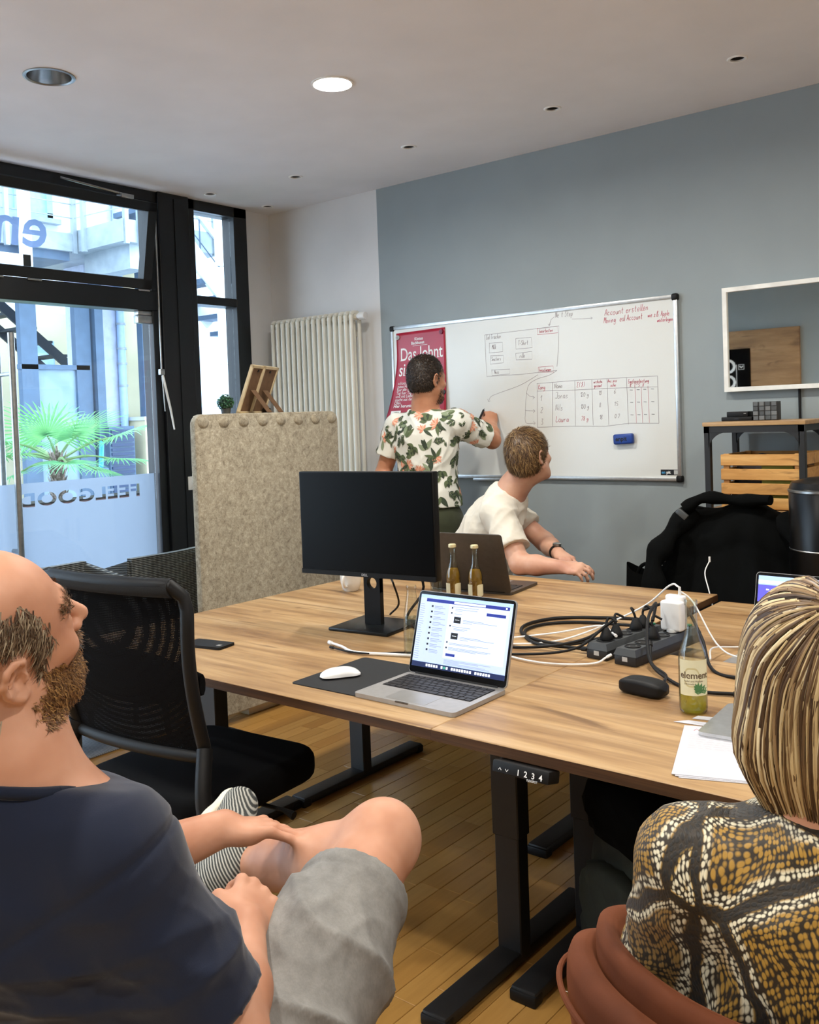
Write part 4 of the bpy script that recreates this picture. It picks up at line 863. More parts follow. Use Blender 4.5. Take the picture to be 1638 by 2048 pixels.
def laptop(loc, rz, label, w_, d_, lid_a, m_body, screen=None, keys=True, th=.0105, group=None):
    L = thing('laptop', label, 'laptop', loc, rz, group)
    bm = bmesh.new(); bmesh.ops.create_cube(bm, size=1)
    for v in bm.verts: v.co = Vector((v.co.x * w_, v.co.y * d_, v.co.z * th))
    bmesh.ops.bevel(bm, geom=[e for e in bm.edges if abs(e.verts[0].co.z - e.verts[1].co.z) > th * .5], offset=.011, segments=4, affect='EDGES', profile=.5)
    base = MB().bm(bm, Matrix.Translation((0, 0, th / 2 + .001))); base.obj('base', m_body, L, 40)
    MB().b2((-.02, -d_ / 2 - .0004, th - .002), (.02, -d_ / 2 + .004, th + .0012)).obj('opening_notch', M_dkalu, L, 0)
    if keys:
        kw, kd, ky = w_ * .885, d_ * .50, d_ * .155
        MB().b2((-kw / 2, ky - kd / 2, th), (kw / 2, ky + kd / 2, th + .0012)).obj('keyboard_well', M_well, L, 0)
        p0 = None; pitch = kw / 14.5; rows = 6; rp = kd / rows
        for r_ in range(rows):
            y = ky + kd / 2 - rp * (r_ + .5); cols = [(c + .5) * kw / 14 for c in range(14)]; wd = [kw / 14 - .0028] * 14
            if r_ == 5:
                u = kw / 14; ws = [1, 1, 1, 1.25, 4.5, 1.25, 1, 1, 1, 1]; cols = []; wd = []; x = 0
                for q in ws: cols.append((x + q / 2) * u); wd.append(q * u - .0028); x += q
            elif r_ in (2, 3, 4):
                u = kw / 14; e = {2: 1.4, 3: 1.75, 4: 2.2}[r_]; ws = [e] + [1] * (11 if r_ < 4 else 10); ws.append(14 - sum(ws)); cols = []; wd = []; x = 0
                for q in ws: cols.append((x + q / 2) * u); wd.append(q * u - .0028); x += q
            for c, q in zip(cols, wd):
                key = round(q, 4)
                if p0 is None: p0 = {}
                if key not in p0: o = MB().box((0, 0, .0005), (q, rp - .0028, .001), None, .0004, 1).obj('key', M_key, L); p0[key] = o
                else: o = p0[key].copy(); link(o, L)
                o.location = (-kw / 2 + c, y, th + .0019)
        MB().b2((-w_ * .2, -d_ * .46, th + .0008), (w_ * .2, -d_ * .135, th + .0014), .0003, 1).obj('trackpad', mat('trackpad_grey', '9b9a98', .3, .3), L)
    lid = bpy.data.objects.new('lid', None)
    lh = d_ - .004; R = Matrix.Rotation(lid_a, 4, 'X'); Ml = Matrix.Translation((0, d_ / 2 - .004, th + .002)) @ R
    bm = bmesh.new(); bmesh.ops.create_cube(bm, size=1)
    for v in bm.verts: v.co = Vector((v.co.x * w_, v.co.y * lh, v.co.z * .006))
    bmesh.ops.bevel(bm, geom=[e for e in bm.edges if abs(e.verts[0].co.z - e.verts[1].co.z) > .003], offset=.011, segments=4, affect='EDGES', profile=.5)
    # lid local: hinge at y=0, inside faces -z, extends +y
    lo = MB().bm(bm, Ml @ Matrix.Translation((0, lh / 2, -.004))).obj('lid', m_body, L, 40)
    MB().bm(_plate(w_ - .003, lh - .003, .0102, .0006), Ml @ Matrix.Translation((0, lh / 2, -.0007))).obj('bezel', mat('bezel_black', '08080a', .2), lo, 40)
    MB().tube([Ml @ Vector((-w_ * .42, 0, -.003)), Ml @ Vector((w_ * .42, 0, -.003))], .0045, 10).obj('hinge', M_well, lo)
    if screen:
        sw, sh = w_ - .016, lh - .028; F0 = Ml @ basis((1, 0, 0), (0, 1, 0), (0, 0, 1), (0, lh / 2 + .004, -.0003))
        def rect_(mats, x0, y0, x1, y1, k, mm):   # in screen fractions, origin lower left
            zz = .00012 * (k + 1); mats.add([F0 @ Vector(((a - .5) * sw, (b - .5) * sh, zz)) for a, b in ((x0, y0), (x1, y0), (x1, y1), (x0, y1))], [(0, 1, 2, 3)], mm)
        screen(lo, rect_)
    return L
def _plate(a, b, r, h):
    bm = bmesh.new(); bmesh.ops.create_cube(bm, size=1)
    for v in bm.verts: v.co = Vector((v.co.x * a, v.co.y * b, v.co.z * h))
    bmesh.ops.bevel(bm, geom=[e for e in bm.edges if abs(e.verts[0].co.z - e.verts[1].co.z) > h * .5], offset=r, segments=4, affect='EDGES', profile=.5); return bm
def chat_screen(lo, R_):
    m = MB(); R_(m, 0, 0, 1, 1, 0, 0); m.obj('display', S_bg, lo, 0)
    mats = [S_win, S_side, S_navy, S_dark, S_txt, S_dock, S_wht, S_grn]; m = MB(); q = lambda *a: R_(m, *a)
    rr = random.Random(3)
    q(.0, .075, 1, .955, 1, 1); q(.11, .17, .97, .95, 2, 0); q(.11, .17, .33, .95, 3, 1); q(.07, .17, .12, .95, 3, 1)
    q(.07, .905, .97, .95, 4, 2); q(.38, .912, .72, .943, 5, 0); q(.93, .918, .945, .94, 5, 6)
    for i in range(9):
        y = .835 - i * .075; q(.135, y, .155, y + .025, 5, 3); q(.17, y + .012, .17 + rr.uniform(.08, .12), y + .02, 5, 4); q(.17, y - .008, .17 + rr.uniform(.1, .14), y - .002, 5, 4); q(.17, y - .024, .17 + rr.uniform(.05, .1), y - .019, 5, 4)
    for i in range(26): y = .86 - i * .03; q(.01, y, .01 + rr.uniform(.03, .055), y + .006, 2, 4)
    for x, y, w_ in ((.37, .87, .28), (.40, .84, .24), (.40, .82, .08), (.40, .775, .08), (.50, .70, .22), (.50, .685, .36), (.50, .665, .1), (.39, .60, .2), (.41, .575, .15), (.41, .56, .12), (.49, .47, .22), (.49, .455, .36), (.49, .435, .09), (.38, .375, .42), (.38, .36, .30), (.38, .315, .45), (.38, .30, .42), (.38, .285, .30)): q(x, y, x + w_, y + .006, 5, 4)
    for x, y in ((.36, .775), (.36, .60), (.35, .375), (.35, .30), (.36, .845)): q(x, y, x + .015, y + .022, 5, 3)
    q(.40, .655, .475, .74, 5, 3); q(.39, .435, .465, .52, 5, 3); q(.415, .695, .46, .7, 6, 6); q(.405, .475, .45, .48, 6, 6); q(.74, .80, .94, .84, 5, 2); q(.36, .20, .46, .235, 5, 2)
    for i in range(5): q(.35, .145 - i * .014, .35 + rr.uniform(.1, .5), .15 - i * .014, 2, 4)
    q(0, 0, 1, .07, 2, 5)
    for i in range(25):
        if i in (5, 9, 18): continue
        q(.16 + i * .028, .018, .18 + i * .028, .052, 3, 7 if i == 7 else 6)
    q(.01, .965, .99, .972, 2, 4) if False else None
    o = m.obj('screen_content', mats, lo, 0); o['kind'] = 'stuff'
laptop((3.238, -2.545, TZ), 0.0, 'open grey laptop with lit screen on the front desk', .31, .222, math.radians(73), M_grey_alu, chat_screen)
laptop((2.535, -1.27, TZ), PI + .12, 'open dark grey laptop seen from behind on the back desk', .355, .245, math.radians(72), M_dkalu)
def mail_screen(lo, R_):
    m = MB(); R_(m, 0, 0, 1, 1, 0, 0); m.obj('display', S_bg, lo, 0); m = MB(); R_(m, 0, .88, 1, .93, 1, 0); R_(m, 0, .6, 1, .86, 1, 1); R_(m, 0, .45, 1, .6, 1, 2); [R_(m, .08 + i * .05, .78, .11 + i * .05, .8, 2, 0) for i in range(3)]; R_(m, .1, .52, .14, .55, 2, 0); o = m.obj('screen_content', [S_wht, S_purp, S_dark], lo, 0); o['kind'] = 'stuff'
laptop((3.87, -1.752, TZ - .024), -.05, 'open laptop with violet screen on the back right desk behind the blond woman', .31, .222, math.radians(76), M_grey_alu, mail_screen)
# closed laptop beside the notepad
cl_ = thing('closed_laptop', 'closed silver laptop lying on the desk beside the notepad', 'laptop', (4.045, -2.365, TZ), .06); MB().bm(_plate(.31, .222, .012, .007), Matrix.Translation((0, 0, .0105))).obj('lid', M_alu, cl_, 40); MB().bm(_plate(.31, .222, .012, .006), Matrix.Translation((0, 0, .0035))).obj('base', M_alu, cl_, 40)

# ------------------------------------------------------------------ mouse, pad
pd = thing('mouse_pad', 'black desk pad under the white mouse', 'mouse pad', (2.985, -2.505, TZ), 0.02); MB().bm(_plate(.265, .30, .012, .0025), Matrix.Translation((.005, 0, .00125))).obj('mat', mat('black_rubber_felt', '141517', .8, 0, .1, 200, .4, 900), pd, 40); MB().bm(_plate(.262, .297, .012, .0006), Matrix.Translation((.005, 0, .0004))).obj('underside', M_blackpl, pd)
ms = thing('computer_mouse', 'white low mouse on the black pad', 'mouse', (2.935, -2.545, TZ + .0027), -.62)
def mouse(u, v):
    a = PI * u; y = (v - .5) * .112; w_ = .028 * (1 - abs(2 * v - 1) ** 6) ** .5 + .0005; h = .0205 * (1 - abs(2 * v - 1) ** 2.6) ** .8; return Vector((-math.cos(a) * w_, y, .0045 + h * math.sin(a) ** .6))
m = MB(); m.add(*grid_surf(mouse, 20, 24)); m.obj('top_shell', mat('glossy_white_shell', 'f0f0ee', .15), ms, 70); MB().bm(_plate(.05, .098, .022, .006), Matrix.Translation((0, 0, .003))).obj('base', M_blackpl, ms)
# ------------------------------------------------------------------ cup
cu = thing('coffee_mug', 'white coffee mug behind the monitor stand', 'mug', (2.10, -1.59, TZ), .3); MB().lathe([(0, .003), (.026, 0), (.034, .008), (.042, .04), (.044, .092), (.0415, .092), (.039, .04), (.03, .012), (0, .01)], 32).obj('cup', mat('white_glazed_ceramic', 'e9e6df', .2), cu, 50); MB().tube(spline([(.0, -.043, .075), (0, -.066, .066), (.0, -.068, .042), (.0, -.056, .026), (0, -.041, .024)], 5), .0055, 10).obj('handle', mat('white_glazed_ceramic', 'e9e6df', .2), cu, 60)

# ------------------------------------------------------------------ bottles
def bottle_glass(nm, tint):
    t = NT(nm); t.n.remove(t.b); lw = t.node('ShaderNodeLayerWeight'); lw.inputs[0].default_value = .5; tr = t.node('ShaderNodeBsdfTransparent'); gl = t.node('ShaderNodeBsdfGlossy'); gl.inputs['Roughness'].default_value = .04
    t.link(t.ramp(lw.outputs['Facing'], [(.0, tint), (.6, tint), (.97, '8f9c97')]), tr.inputs[0]); mx = t.node('ShaderNodeMixShader'); t.link(t.math('ADD', t.math('MULTIPLY', t.math('POWER', lw.outputs['Facing'], 3.0), .6), .05), mx.inputs[0]); t.link(tr.outputs[0], mx.inputs[1]); t.link(gl.outputs[0], mx.inputs[2]); t.link(mx.outputs[0], t.out.inputs[0]); return t.m
G_clear = bottle_glass('clear_bottle_glass', 'f8fbf9'); M_lemon = None
def liquid(nm, c):
    t = NT(nm); t.n.remove(t.b); tr = t.node('ShaderNodeBsdfTransparent'); tr.inputs[0].default_value = (*srgb(c), 1); tl = t.node('ShaderNodeBsdfTranslucent'); tl.inputs[0].default_value = (*srgb(c), 1); df = t.node('ShaderNodeBsdfDiffuse'); df.inputs[0].default_value = (*srgb(c), 1)
    m1 = t.node('ShaderNodeMixShader'); m1.inputs[0].default_value = .5; t.link(tl.outputs[0], m1.inputs[1]); t.link(df.outputs[0], m1.inputs[2]); m2 = t.node('ShaderNodeMixShader'); t.link(t.math('MULTIPLY', t.noise(t.coord(), 20), .6), m2.inputs[0]); t.link(tr.outputs[0], m2.inputs[1]); t.link(m1.outputs[0], m2.inputs[2]); t.link(m2.outputs[0], t.out.inputs[0]); return t.m
L_amber = liquid('amber_drink', 'f2c95a'); L_lime = liquid('yellow_green_drink', 'e4dc6a'); L_water = glassy('water', 'eef4f3', .02, 1.33)
M_cap = mat('cream_crown_cap', 'dcd1a6', .4, .3); M_lab = mat('cream_paper_label', 'ddd7b4', .6); M_labg = mat('green_label_print', '4a7a46', .6); M_labb = mat('brown_label_print', '5a4630', .6)
LONG = [(.0, .004), (.024, .0), (.0295, .005), (.0305, .012), (.0305, .118), (.0285, .135), (.020, .158), (.0145, .176), (.0128, .20), (.0125, .238), (.0142, .24), (.0142, .249), (.013, .252)]
SMALLB = [(.0, .004), (.022, 0), (.0265, .005), (.027, .012), (.027, .088), (.025, .103), (.017, .124), (.0125, .14), (.0115, .17), (.0112, .193), (.0132, .195), (.0132, .203), (.012, .205)]
WATER = [(.0, .003), (.022, 0), (.0265, .005), (.027, .02), (.0262, .085), (.024, .115), (.019, .145), (.0145, .17), (.0125, .187), (.0145, .189), (.0145, .197), (.013, .2)]
def arc_label(par, r, z0, z1, a0, a1, material, name='label', shape=None):
    n = 20; vs = []
    for i in range(n + 1):
        a = a0 + (a1 - a0) * i / n; e = 0 if not shape else shape * (abs(2 * i / n - 1) ** 4); vs += [(math.cos(a) * r, math.sin(a) * r, z0 + e), (math.cos(a) * r, math.sin(a) * r, z1 - e)]
    return MB().add(vs, [(2 * i, 2 * i + 2, 2 * i + 3, 2 * i + 1) for i in range(n)]).obj(name, material, par, 60)
def bottle(loc, prof, label, fill, liq, cap, sc=1.0, group=None):
    b = thing('glass_bottle', label, 'bottle', loc, 0, group); P = [(r * sc, z * sc) for r, z in prof]
    MB().lathe(P, 32, cap=False).obj('glass', G_clear, b, 50)
    MB().lathe([(r - .0018 if r > .003 else 0, z) for r, z in P[2:]], 32, cap=False).obj('inner_wall', G_clear, b, 50) if prof is not WATER else None
    if liq:
        inn = [(max(0, r - .0025), z + (.003 if i < 3 else 0)) for i, (r, z) in enumerate(P) if z < fill]
        r_f = np.interp(fill, [z for _, z in P], [r for r, _ in P]) - .0025; MB().lathe(inn + [(r_f, fill), (0, fill)], 28, cap=False).obj('drink', liq, b, 50)
    if cap: zt = P[-1][1]; MB().lathe([(.0145 * sc, zt - .010), (.0155 * sc, zt - .006), (.0145 * sc, zt + .001), (.011 * sc, zt + .003), (0, zt + .003)], 24).obj('crown_cap', M_cap, b)
    return b
FACE = math.atan2(-.75, .66)      # towards the room's front
b = bottle((3.825, -2.325, TZ), LONG, 'half empty clear bottle with a cream label next to the blond woman', .052, L_lime, False, 1.02)
arc_label(b, .0318, .045, .125, FACE - 1.35, FACE + .95, M_lab)
arc_label(b, .0320, .064, .108, FACE - 1.0, FACE + .2, mat('pale_ring_print', 'c9bd8d', .6), 'ring_print', .02); arc_label(b, .0322, .068, .104, FACE - .93, FACE + .13, M_lab, 'label_inner', .018)
m = MB()
V, Fs = text_mesh('element', .021, .0004)
m.add([(math.cos(FACE - 1.25 + x / .0324) * .0324, math.sin(FACE - 1.25 + x / .0324) * .0324, .084 + y) for x, y in V], Fs)
for k, s in enumerate(('Apfel und Melisse', 'Limonade')):
    V, Fs = text_mesh(s, .006); m.add([(math.cos(FACE - .95 + x / .0324) * .0324, math.sin(FACE - .95 + x / .0324) * .0324, .076 - k * .006 + y) for x, y in V], Fs)
m.obj('label_print', M_labb, b, 0)
m = MB()
for i in range(9):
    a0 = FACE + .15 + .12 * math.cos(i * .8); z0_ = .052; an = PI * (i + .5) / 9; L_ = .016 + .008 * math.sin(an)
    pts_ = [(0, 0), (L_ * .5, .005), (L_, 0), (L_ * .5, -.005)]; m.add([(math.cos(a0 + (px * math.cos(an) - py * math.sin(an)) / .0324) * .0325, math.sin(a0 + (px * math.cos(an) - py * math.sin(an)) / .0324) * .0325, z0_ + px * math.sin(an) + py * math.cos(an)) for px, py in pts_], [(0, 1, 2, 3)])
m.obj('leaf_print', M_labg, b, 0)
for (x, y), lb in (((2.565, -1.522), 'full amber drink bottle with cream cap, left of the capped pair'), ((2.656, -1.507), 'full amber drink bottle with cream cap, right of the capped pair')):
    b = bottle((x, y, TZ), SMALLB, lb, .115, L_amber, True, 1.0, 'amber drink bottles on the back desk'); arc_label(b, .0282, .018, .062, FACE - 1.5, FACE - .55, M_lab); arc_label(b, .0282, .018, .062, FACE + .1, FACE + 1.3, M_lab, 'back_label', .004)
bottle((2.465, -1.498, TZ), WATER, 'clear water bottle beside the amber bottles on the back desk', .115, L_water, False, .86); bottle((2.955, -2.255, TZ), WATER, 'clear glass water bottle standing behind the open laptop', .11, L_water, False, 1.02)

# ------------------------------------------------------------------ power strips, adapters, cables
M_strip = mat('dark_grey_strip', '3d4042', .45); M_strip2 = mat('black_strip_side', '1b1c1e', .5)
def strip(loc, rz, n, label):
    s = thing('power_strip', label, 'power strip', loc, rz, 'power strips on the desks'); L = .05 + n * .052
    MB().b2((-.034, 0, 0), (.034, L, .028), .004).obj('lower_case', M_strip2, s); bm = bmesh.new(); bmesh.ops.create_cube(bm, size=1)
    for v in bm.verts: k = .8 if v.co.z > 0 else 1; v.co = Vector((v.co.x * .07 * k, v.co.y * (L + .002 - (.014 if v.co.z > 0 else 0)), v.co.z * .018))
    MB().bm(bm, Matrix.Translation((0, L / 2, .036))).obj('upper_case', M_strip, s, 20); MB().b2((-.008, -.001, .012), (.008, .001, .024)).obj('rating_label', mat('grey_label', 'b6b6b4', .6), s, 0)
    for i in range(n):
        y = .042 + i * .052; o = MB().lathe([(.0225, .0), (.0225, .002), (.0195, .002), (.0185, -.0005), (0, -.0005)], 24, M=Matrix.Translation((0, y, .0453))).obj('socket', M_well, s)
        for dx in (-.0095, .0095): MB().cyl((dx * .7, y + dx * .7, .0452), (dx * .7, y + dx * .7, .0462), .0024, n=8).obj('pin_hole', M_steel, o)
    MB().b2((-.012, L - .024, .045), (.012, L - .008, .05), .002).obj('switch', mat('green_switch', '1d7a52', .3), s); return s
strip((3.43, -2.035, TZ), -.10, 5, 'dark power strip lying left of the other one'); strip((3.525, -2.055, TZ), -.10, 6, 'dark power strip with the white charger in it')
def plug(loc, rz, label, name='power_plug'):
    p = thing(name, label, 'plug', loc, rz, 'black plugs in the power strips'); MB().lathe([(0, 0), (.018, 0), (.019, .006), (.016, .014), (.009, .03), (.006, .034), (0, .034)], 18).obj('body', M_blackpl, p); MB().tube(spline([(0, 0, .03), (0, .004, .045), (.01, .01, .06), (.03, .0, .05)], 5), .0036, 8).obj('strain_relief', M_blackpl, p); return p
for x, y, r_, lb in ((3.436, -1.985, .4, 'black plug in the nearest socket of the left power strip'), (3.441, -1.935, 1.2, 'black plug in the second socket of the left power strip'), (3.452, -1.83, 2.2, 'black plug in the far end of the left power strip'), (3.456, -1.79, .2, 'black plug in the last socket of the left power strip'), (3.541, -1.908, 1.0, 'black plug in front of the white charger')): plug((x, y, TZ + .047), r_, lb)
wc = thing('white_charger', 'white laptop charger plugged upright into the power strip', 'charger', (3.553, -1.80, TZ + .047), -.1); MB().box((0, 0, .045), (.066, .03, .085), None, .007, 4).obj('body', M_whitepl, wc); MB().box((-.005, .030, .05), (.058, .028, .10), None, .007, 4).obj('second_body', M_whitepl, wc); MB().cyl((0, 0, -.002), (0, 0, .006), .018).obj('plug_base', M_whitepl, wc); MB().cyl((.008, .03, .098), (.008, .03, .124), .005, .0035).obj('cable_plug', M_whitepl, wc)
ad = thing('power_adapter', 'rounded black power adapter on the front right desk', 'adapter', (3.675, -2.262, TZ), .42); 
def brick(u, v):
    a = 2 * PI * u; e = (abs(math.cos(a)) ** 5 + abs(math.sin(a)) ** 5) ** -.2; sc = (1 - abs(2 * v - 1) ** 5) ** .35; y = (v - .5) * .125; arch = .006 * (1 - (2 * v - 1) ** 2); return Vector((math.cos(a) * e * .03 * sc, y, .0175 + math.sin(a) * e * .016 * sc + arch * (1 if math.sin(a) > 0 else 0)))
m = MB(); m.add(*grid_surf(brick, 32, 20)); o = m.obj('case', M_blackpl, ad, 60); o.rotation_euler = (0, 0, PI / 2 - .55); MB().b2((-.02, -.004, .034), (.0, .004, .0395), .001).obj('cable_clip', M_blackpl, ad)
def cable(pts, r, material, label, name='power_cable', end=None):
    c = thing(name, label, 'cable', pts[0], 0, 'cables lying on the desks'); P0 = Vector(pts[0]); P = [Vector(p) - P0 for p in spline(pts, 7)]; MB().tube(P, r, 8).obj('cord', material, c)
    d = (P[-1] - P[-2]).normalized(); MB().tube([P[-1], P[-1] + d * .016], r * 1.5, 8).obj('connector', material, c); return c
Z = TZ + .0062; T_ = lambda x, y, z=0: (x, y, Z + z)
cable([T_(3.46, -1.78, .05), T_(3.38, -1.62, .02), T_(3.20, -1.58), T_(3.08, -1.66), T_(3.05, -1.80), T_(3.13, -1.92), T_(3.28, -1.95), T_(3.40, -1.93, .03)], .0055, M_blackpl, 'thick black cable looping left of the power strips')
cable([T_(3.47, -1.76, .045), T_(3.36, -1.68, .012), T_(3.2, -1.66), T_(3.1, -1.74), T_(3.09, -1.86), T_(3.2, -1.98), T_(3.36, -1.99, .006)], .005, M_blackpl, 'second black cable loop nested in the thicker one')
cable([T_(3.44, -1.93, .09), T_(3.36, -1.98, .03), T_(3.2, -2.04), T_(3.0, -2.06), T_(2.8, -2.02), T_(2.72, -1.97)], .0045, M_blackpl, 'black cable running from the strips towards the monitor')
cable([T_(3.44, -1.98, .085), T_(3.37, -2.05, .02), T_(3.22, -2.12), T_(3.05, -2.15), T_(2.9, -2.12)], .004, M_blackpl, 'black cable running behind the open laptop')
cable([T_(3.541, -1.908, .09), T_(3.53, -1.86, .13), T_(3.55, -1.96, .10), T_(3.60, -2.06, .02), T_(3.69, -2.14), T_(3.78, -2.19), T_(3.86, -2.17)], .0045, M_blackpl, 'black cable arching over the strips to the bottle')
cable([T_(3.456, -1.79, .09), T_(3.54, -1.72, .11), T_(3.66, -1.86, .05), T_(3.74, -1.99), T_(3.84, -2.03), T_(3.98, -1.98)], .0045, M_blackpl, 'black cable running from the strip behind the bottle to the right')
cable([T_(3.70, -2.20, .012), T_(3.66, -2.10), T_(3.60, -2.05, .01), T_(3.57, -1.99, .04)], .004, M_blackpl, 'short black lead of the rounded adapter')
cable([T_(3.561, -1.77, .165), T_(3.52, -1.74, .16), T_(3.42, -1.74, .08), T_(3.25, -1.9), T_(3.1, -2.05), T_(3.08, -2.0), T_(3.2, -1.86, .006), T_(3.34, -1.84, .04), T_(3.46, -1.98, .055)], .0028, M_whitepl, 'white charging cable tangled over the left strip')
cable([T_(3.14, -2.02), T_(3.10, -2.06), T_(3.2, -2.14), T_(3.34, -2.16), T_(3.45, -2.10), T_(3.47, -2.05, .01)], .0028, M_whitepl, 'white charging cable curving in front of the left strip')
cable([T_(3.561, -1.77, .155), T_(3.60, -1.76, .12), T_(3.68, -1.80, .02), T_(3.76, -1.84), T_(3.86, -1.80)], .0025, M_whitepl, 'white cable from the charger to the laptop with the violet screen')
cable([T_(3.70, -1.90), T_(3.66, -1.78), T_(3.68, -1.66, -.02), T_(3.78, -1.60, -.02), T_(3.92, -1.62, -.02)], .0025, M_whitepl, 'white cable arching behind the half empty bottle') 
cable([T_(2.98, -2.28), T_(2.90, -2.31), T_(2.80, -2.34), T_(2.72, -2.31), T_(2.665, -2.295)], .0042, M_whitepl, 'white cable with plug lying behind the mouse pad'); cable([T_(3.0, -2.24), T_(2.93, -2.27), T_(2.85, -2.33), T_(2.78, -2.345), T_(2.71, -2.335)], .003, M_blackpl, 'thin black cable lying with the white plug behind the mouse pad')

# ------------------------------------------------------------------ pens, papers
M_paper = mat('white_paper', 'c6c6cd', .7, 0, .01, 6)
np_ = thing('notepad', 'white notepad with faint notes at the front edge of the right desk', 'notepad', (3.965, -2.546, TZ), .31)
for i in range(3):
    MB().box((.0 + .004 * i, .0 - .003 * i, .0035 - i * .0012), (.154, .285, .0011), rotm('Z', .02 * i)).obj('sheet', M_paper, np_, 0)
m = MB(); rr = random.Random(5)
for k in range(7):
    x = -.06; y = .085 - k * .013
    while x < .05: l = rr.uniform(.006, .018); m.ribbon([(x, y + rr.uniform(-.001, .001), .0042), (x + l, y + rr.uniform(-.001, .001), .0042)], .0008, (0, 0, 1)); x += l + .006
o = m.obj('faint_notes', mat('faint_pencil', 'aeaeb6', .7), np_, 0); o['kind'] = 'stuff'
m = MB(); [m.ribbon([(-.055 + .012 * i, .112, .0043), (-.05 + .012 * i, .124, .0043), (-.045 + .012 * i, .114, .0043)], .0016, (0, 0, 1)) for i in range(2)]; m.obj('red_mark', M_red, np_, 0)
for loc, rz, lb, L in (((3.865, -2.405, TZ), .25, 'torn white paper slip near the closed laptop', .10), ((3.862, -2.365, TZ), .5, 'tiny white paper scrap behind the torn slip', .045)):
    s = thing('paper_slip', lb, 'paper', loc, rz, 'paper scraps'); MB().add([(-L / 2, 0, .001), (L / 2, -.012, .0006), (L / 2, .012, .0006), (-L * .2, .01, .004), (-L / 2, 0, .002), (L / 2, -.012, .0014), (L / 2, .012, .0014), (-L * .2, .01, .0048)], [(0, 1, 2, 3), (4, 5, 6, 7), (0, 1, 5, 4), (1, 2, 6, 5), (2, 3, 7, 6), (3, 0, 4, 7)]).obj('scrap', M_paper, s, 0)
ph = thing('phone', 'thin black device on the front desk beside the office chair back', 'phone', (2.33, -2.50, TZ), 1.75); MB().bm(_plate(.075, .15, .008, .008), Matrix.Translation((0, 0, .0045))).obj('case', M_blackpl, ph, 40); MB().b2((-.02, -.06, .0086), (-.005, -.045, .0089)).obj('print', mat('grey_print', '8a8a8a', .5), ph, 0)
# ------------------------------------------------------------------ courtyard outside the glass
M_plaster = mat('white_render', 'c6ced6', .9, 0, .02, 2); M_cream = mat('cream_render', 'd2caa9', .9, 0, .03, 2); M_galv = mat('galvanised_steel', '97a3ab', .5, .4, .06, 8); M_bluefr = mat('blue_grey_metal', '4a6078', .5, .2, .05, 8); M_pave = mat('pale_paving', 'b9bcc0', .9, 0, .06, 1.5)
struct(MB().b2((-16, -9, -.2), (-.29, 14, -.02)).obj('courtyard_ground', M_pave, None, 0))
bd = thing('courtyard_building', 'white rendered building across the courtyard', 'building', (-8.5, 2, 0)); MB().b2((-.5, -9, -.02), (0, 4.6, 9)).obj('wall', M_plaster, bd, 0)
for y0, z0 in ((.35, 4.62), (-2.6, 4.62), (-2.4, 1.2)):
    w_ = MB(); [w_.b2(a, b) for a, b in (((0, y0, z0), (.06, y0 + 1.1, z0 + .09)), ((0, y0, z0 + 1.3), (.06, y0 + 1.1, z0 + 1.39)), ((0, y0, z0), (.06, y0 + .09, z0 + 1.39)), ((0, y0 + 1.01, z0), (.06, y0 + 1.1, z0 + 1.39)), ((0, y0 + .5, z0), (.05, y0 + .58, z0 + 1.39)))]; o = w_.obj('window', mat('pale_blue_frame', '8fb4cf', .5), bd, 0)
    MB().b2((-.02, y0 + .05, z0 + .05), (.01, y0 + 1.05, z0 + 1.34)).obj('pane', mat('sky_pane', '9fc3dc', .1), o, 0); MB().b2((0, y0 - .1, z0 - .07), (.14, y0 + 1.2, z0)).obj('sill', M_galv, o, 0)
# steel walkway with landing and railing
wk = thing('steel_walkway', 'galvanised steel walkway with wire railing above the courtyard', 'walkway', (-4, 0, 0))
MB().b2((-1.1, -4, 3.24), (0, 1.06, 3.42)).obj('deck', M_galv, wk, 0); MB().b2((-1.1, 1.06, 3.24), (.8, 2.3, 3.46)).obj('landing', M_galv, wk, 0)
MB().b2((-1.05, -4, 3.15), (-.05, 1.0, 3.24)).obj('under_beam', M_bluefr, wk, 0); MB().b2((-.1, 1.2, 3.0), (.7, 1.4, 3.24)).obj('support_beam', M_galv, wk, 0)
RP = [(0, -1.4), (0, -.4), (.02, .3), (0, 1.03), (.16, 1.045), (.8, 1.1), (.81, 1.25), (.8, 2.2)]
for x, y in RP: MB().b2((x - .022, y - .022, 3.22), (x + .022, y + .022, 4.5)).obj('railing_post', M_galv, wk, 0)
for k in range(7):
    z = 3.58 + k * .14; MB().tube([(0, -4, z), (0, 1.03, z), (.8, 1.1, z), (.8, 2.2, z)], .006 if k < 6 else .022, 6).obj('railing_wire', M_galv, wk)
for y in (-.28,): MB().b2((-.3, y - .045, 2.6 + .45), (-.2, y + .045, 4.6)).obj('column', M_plaster, wk, 0)
for x, y in ((-.4, 1.5), (-.4, 2.1)): MB().b2((x - .05, y - .05, 0), (x + .05, y + .05, 3.24)).obj('column', M_bluefr, wk, 0)
MB().b2((.05, -1.4, 3.02), (.12, .48, 3.13)).obj('sign_frame', M_plaster, wk, 0); MB().b2((.05, .40, 3.02), (.12, .50, 4.3)).obj('sign_frame', M_plaster, wk, 0)
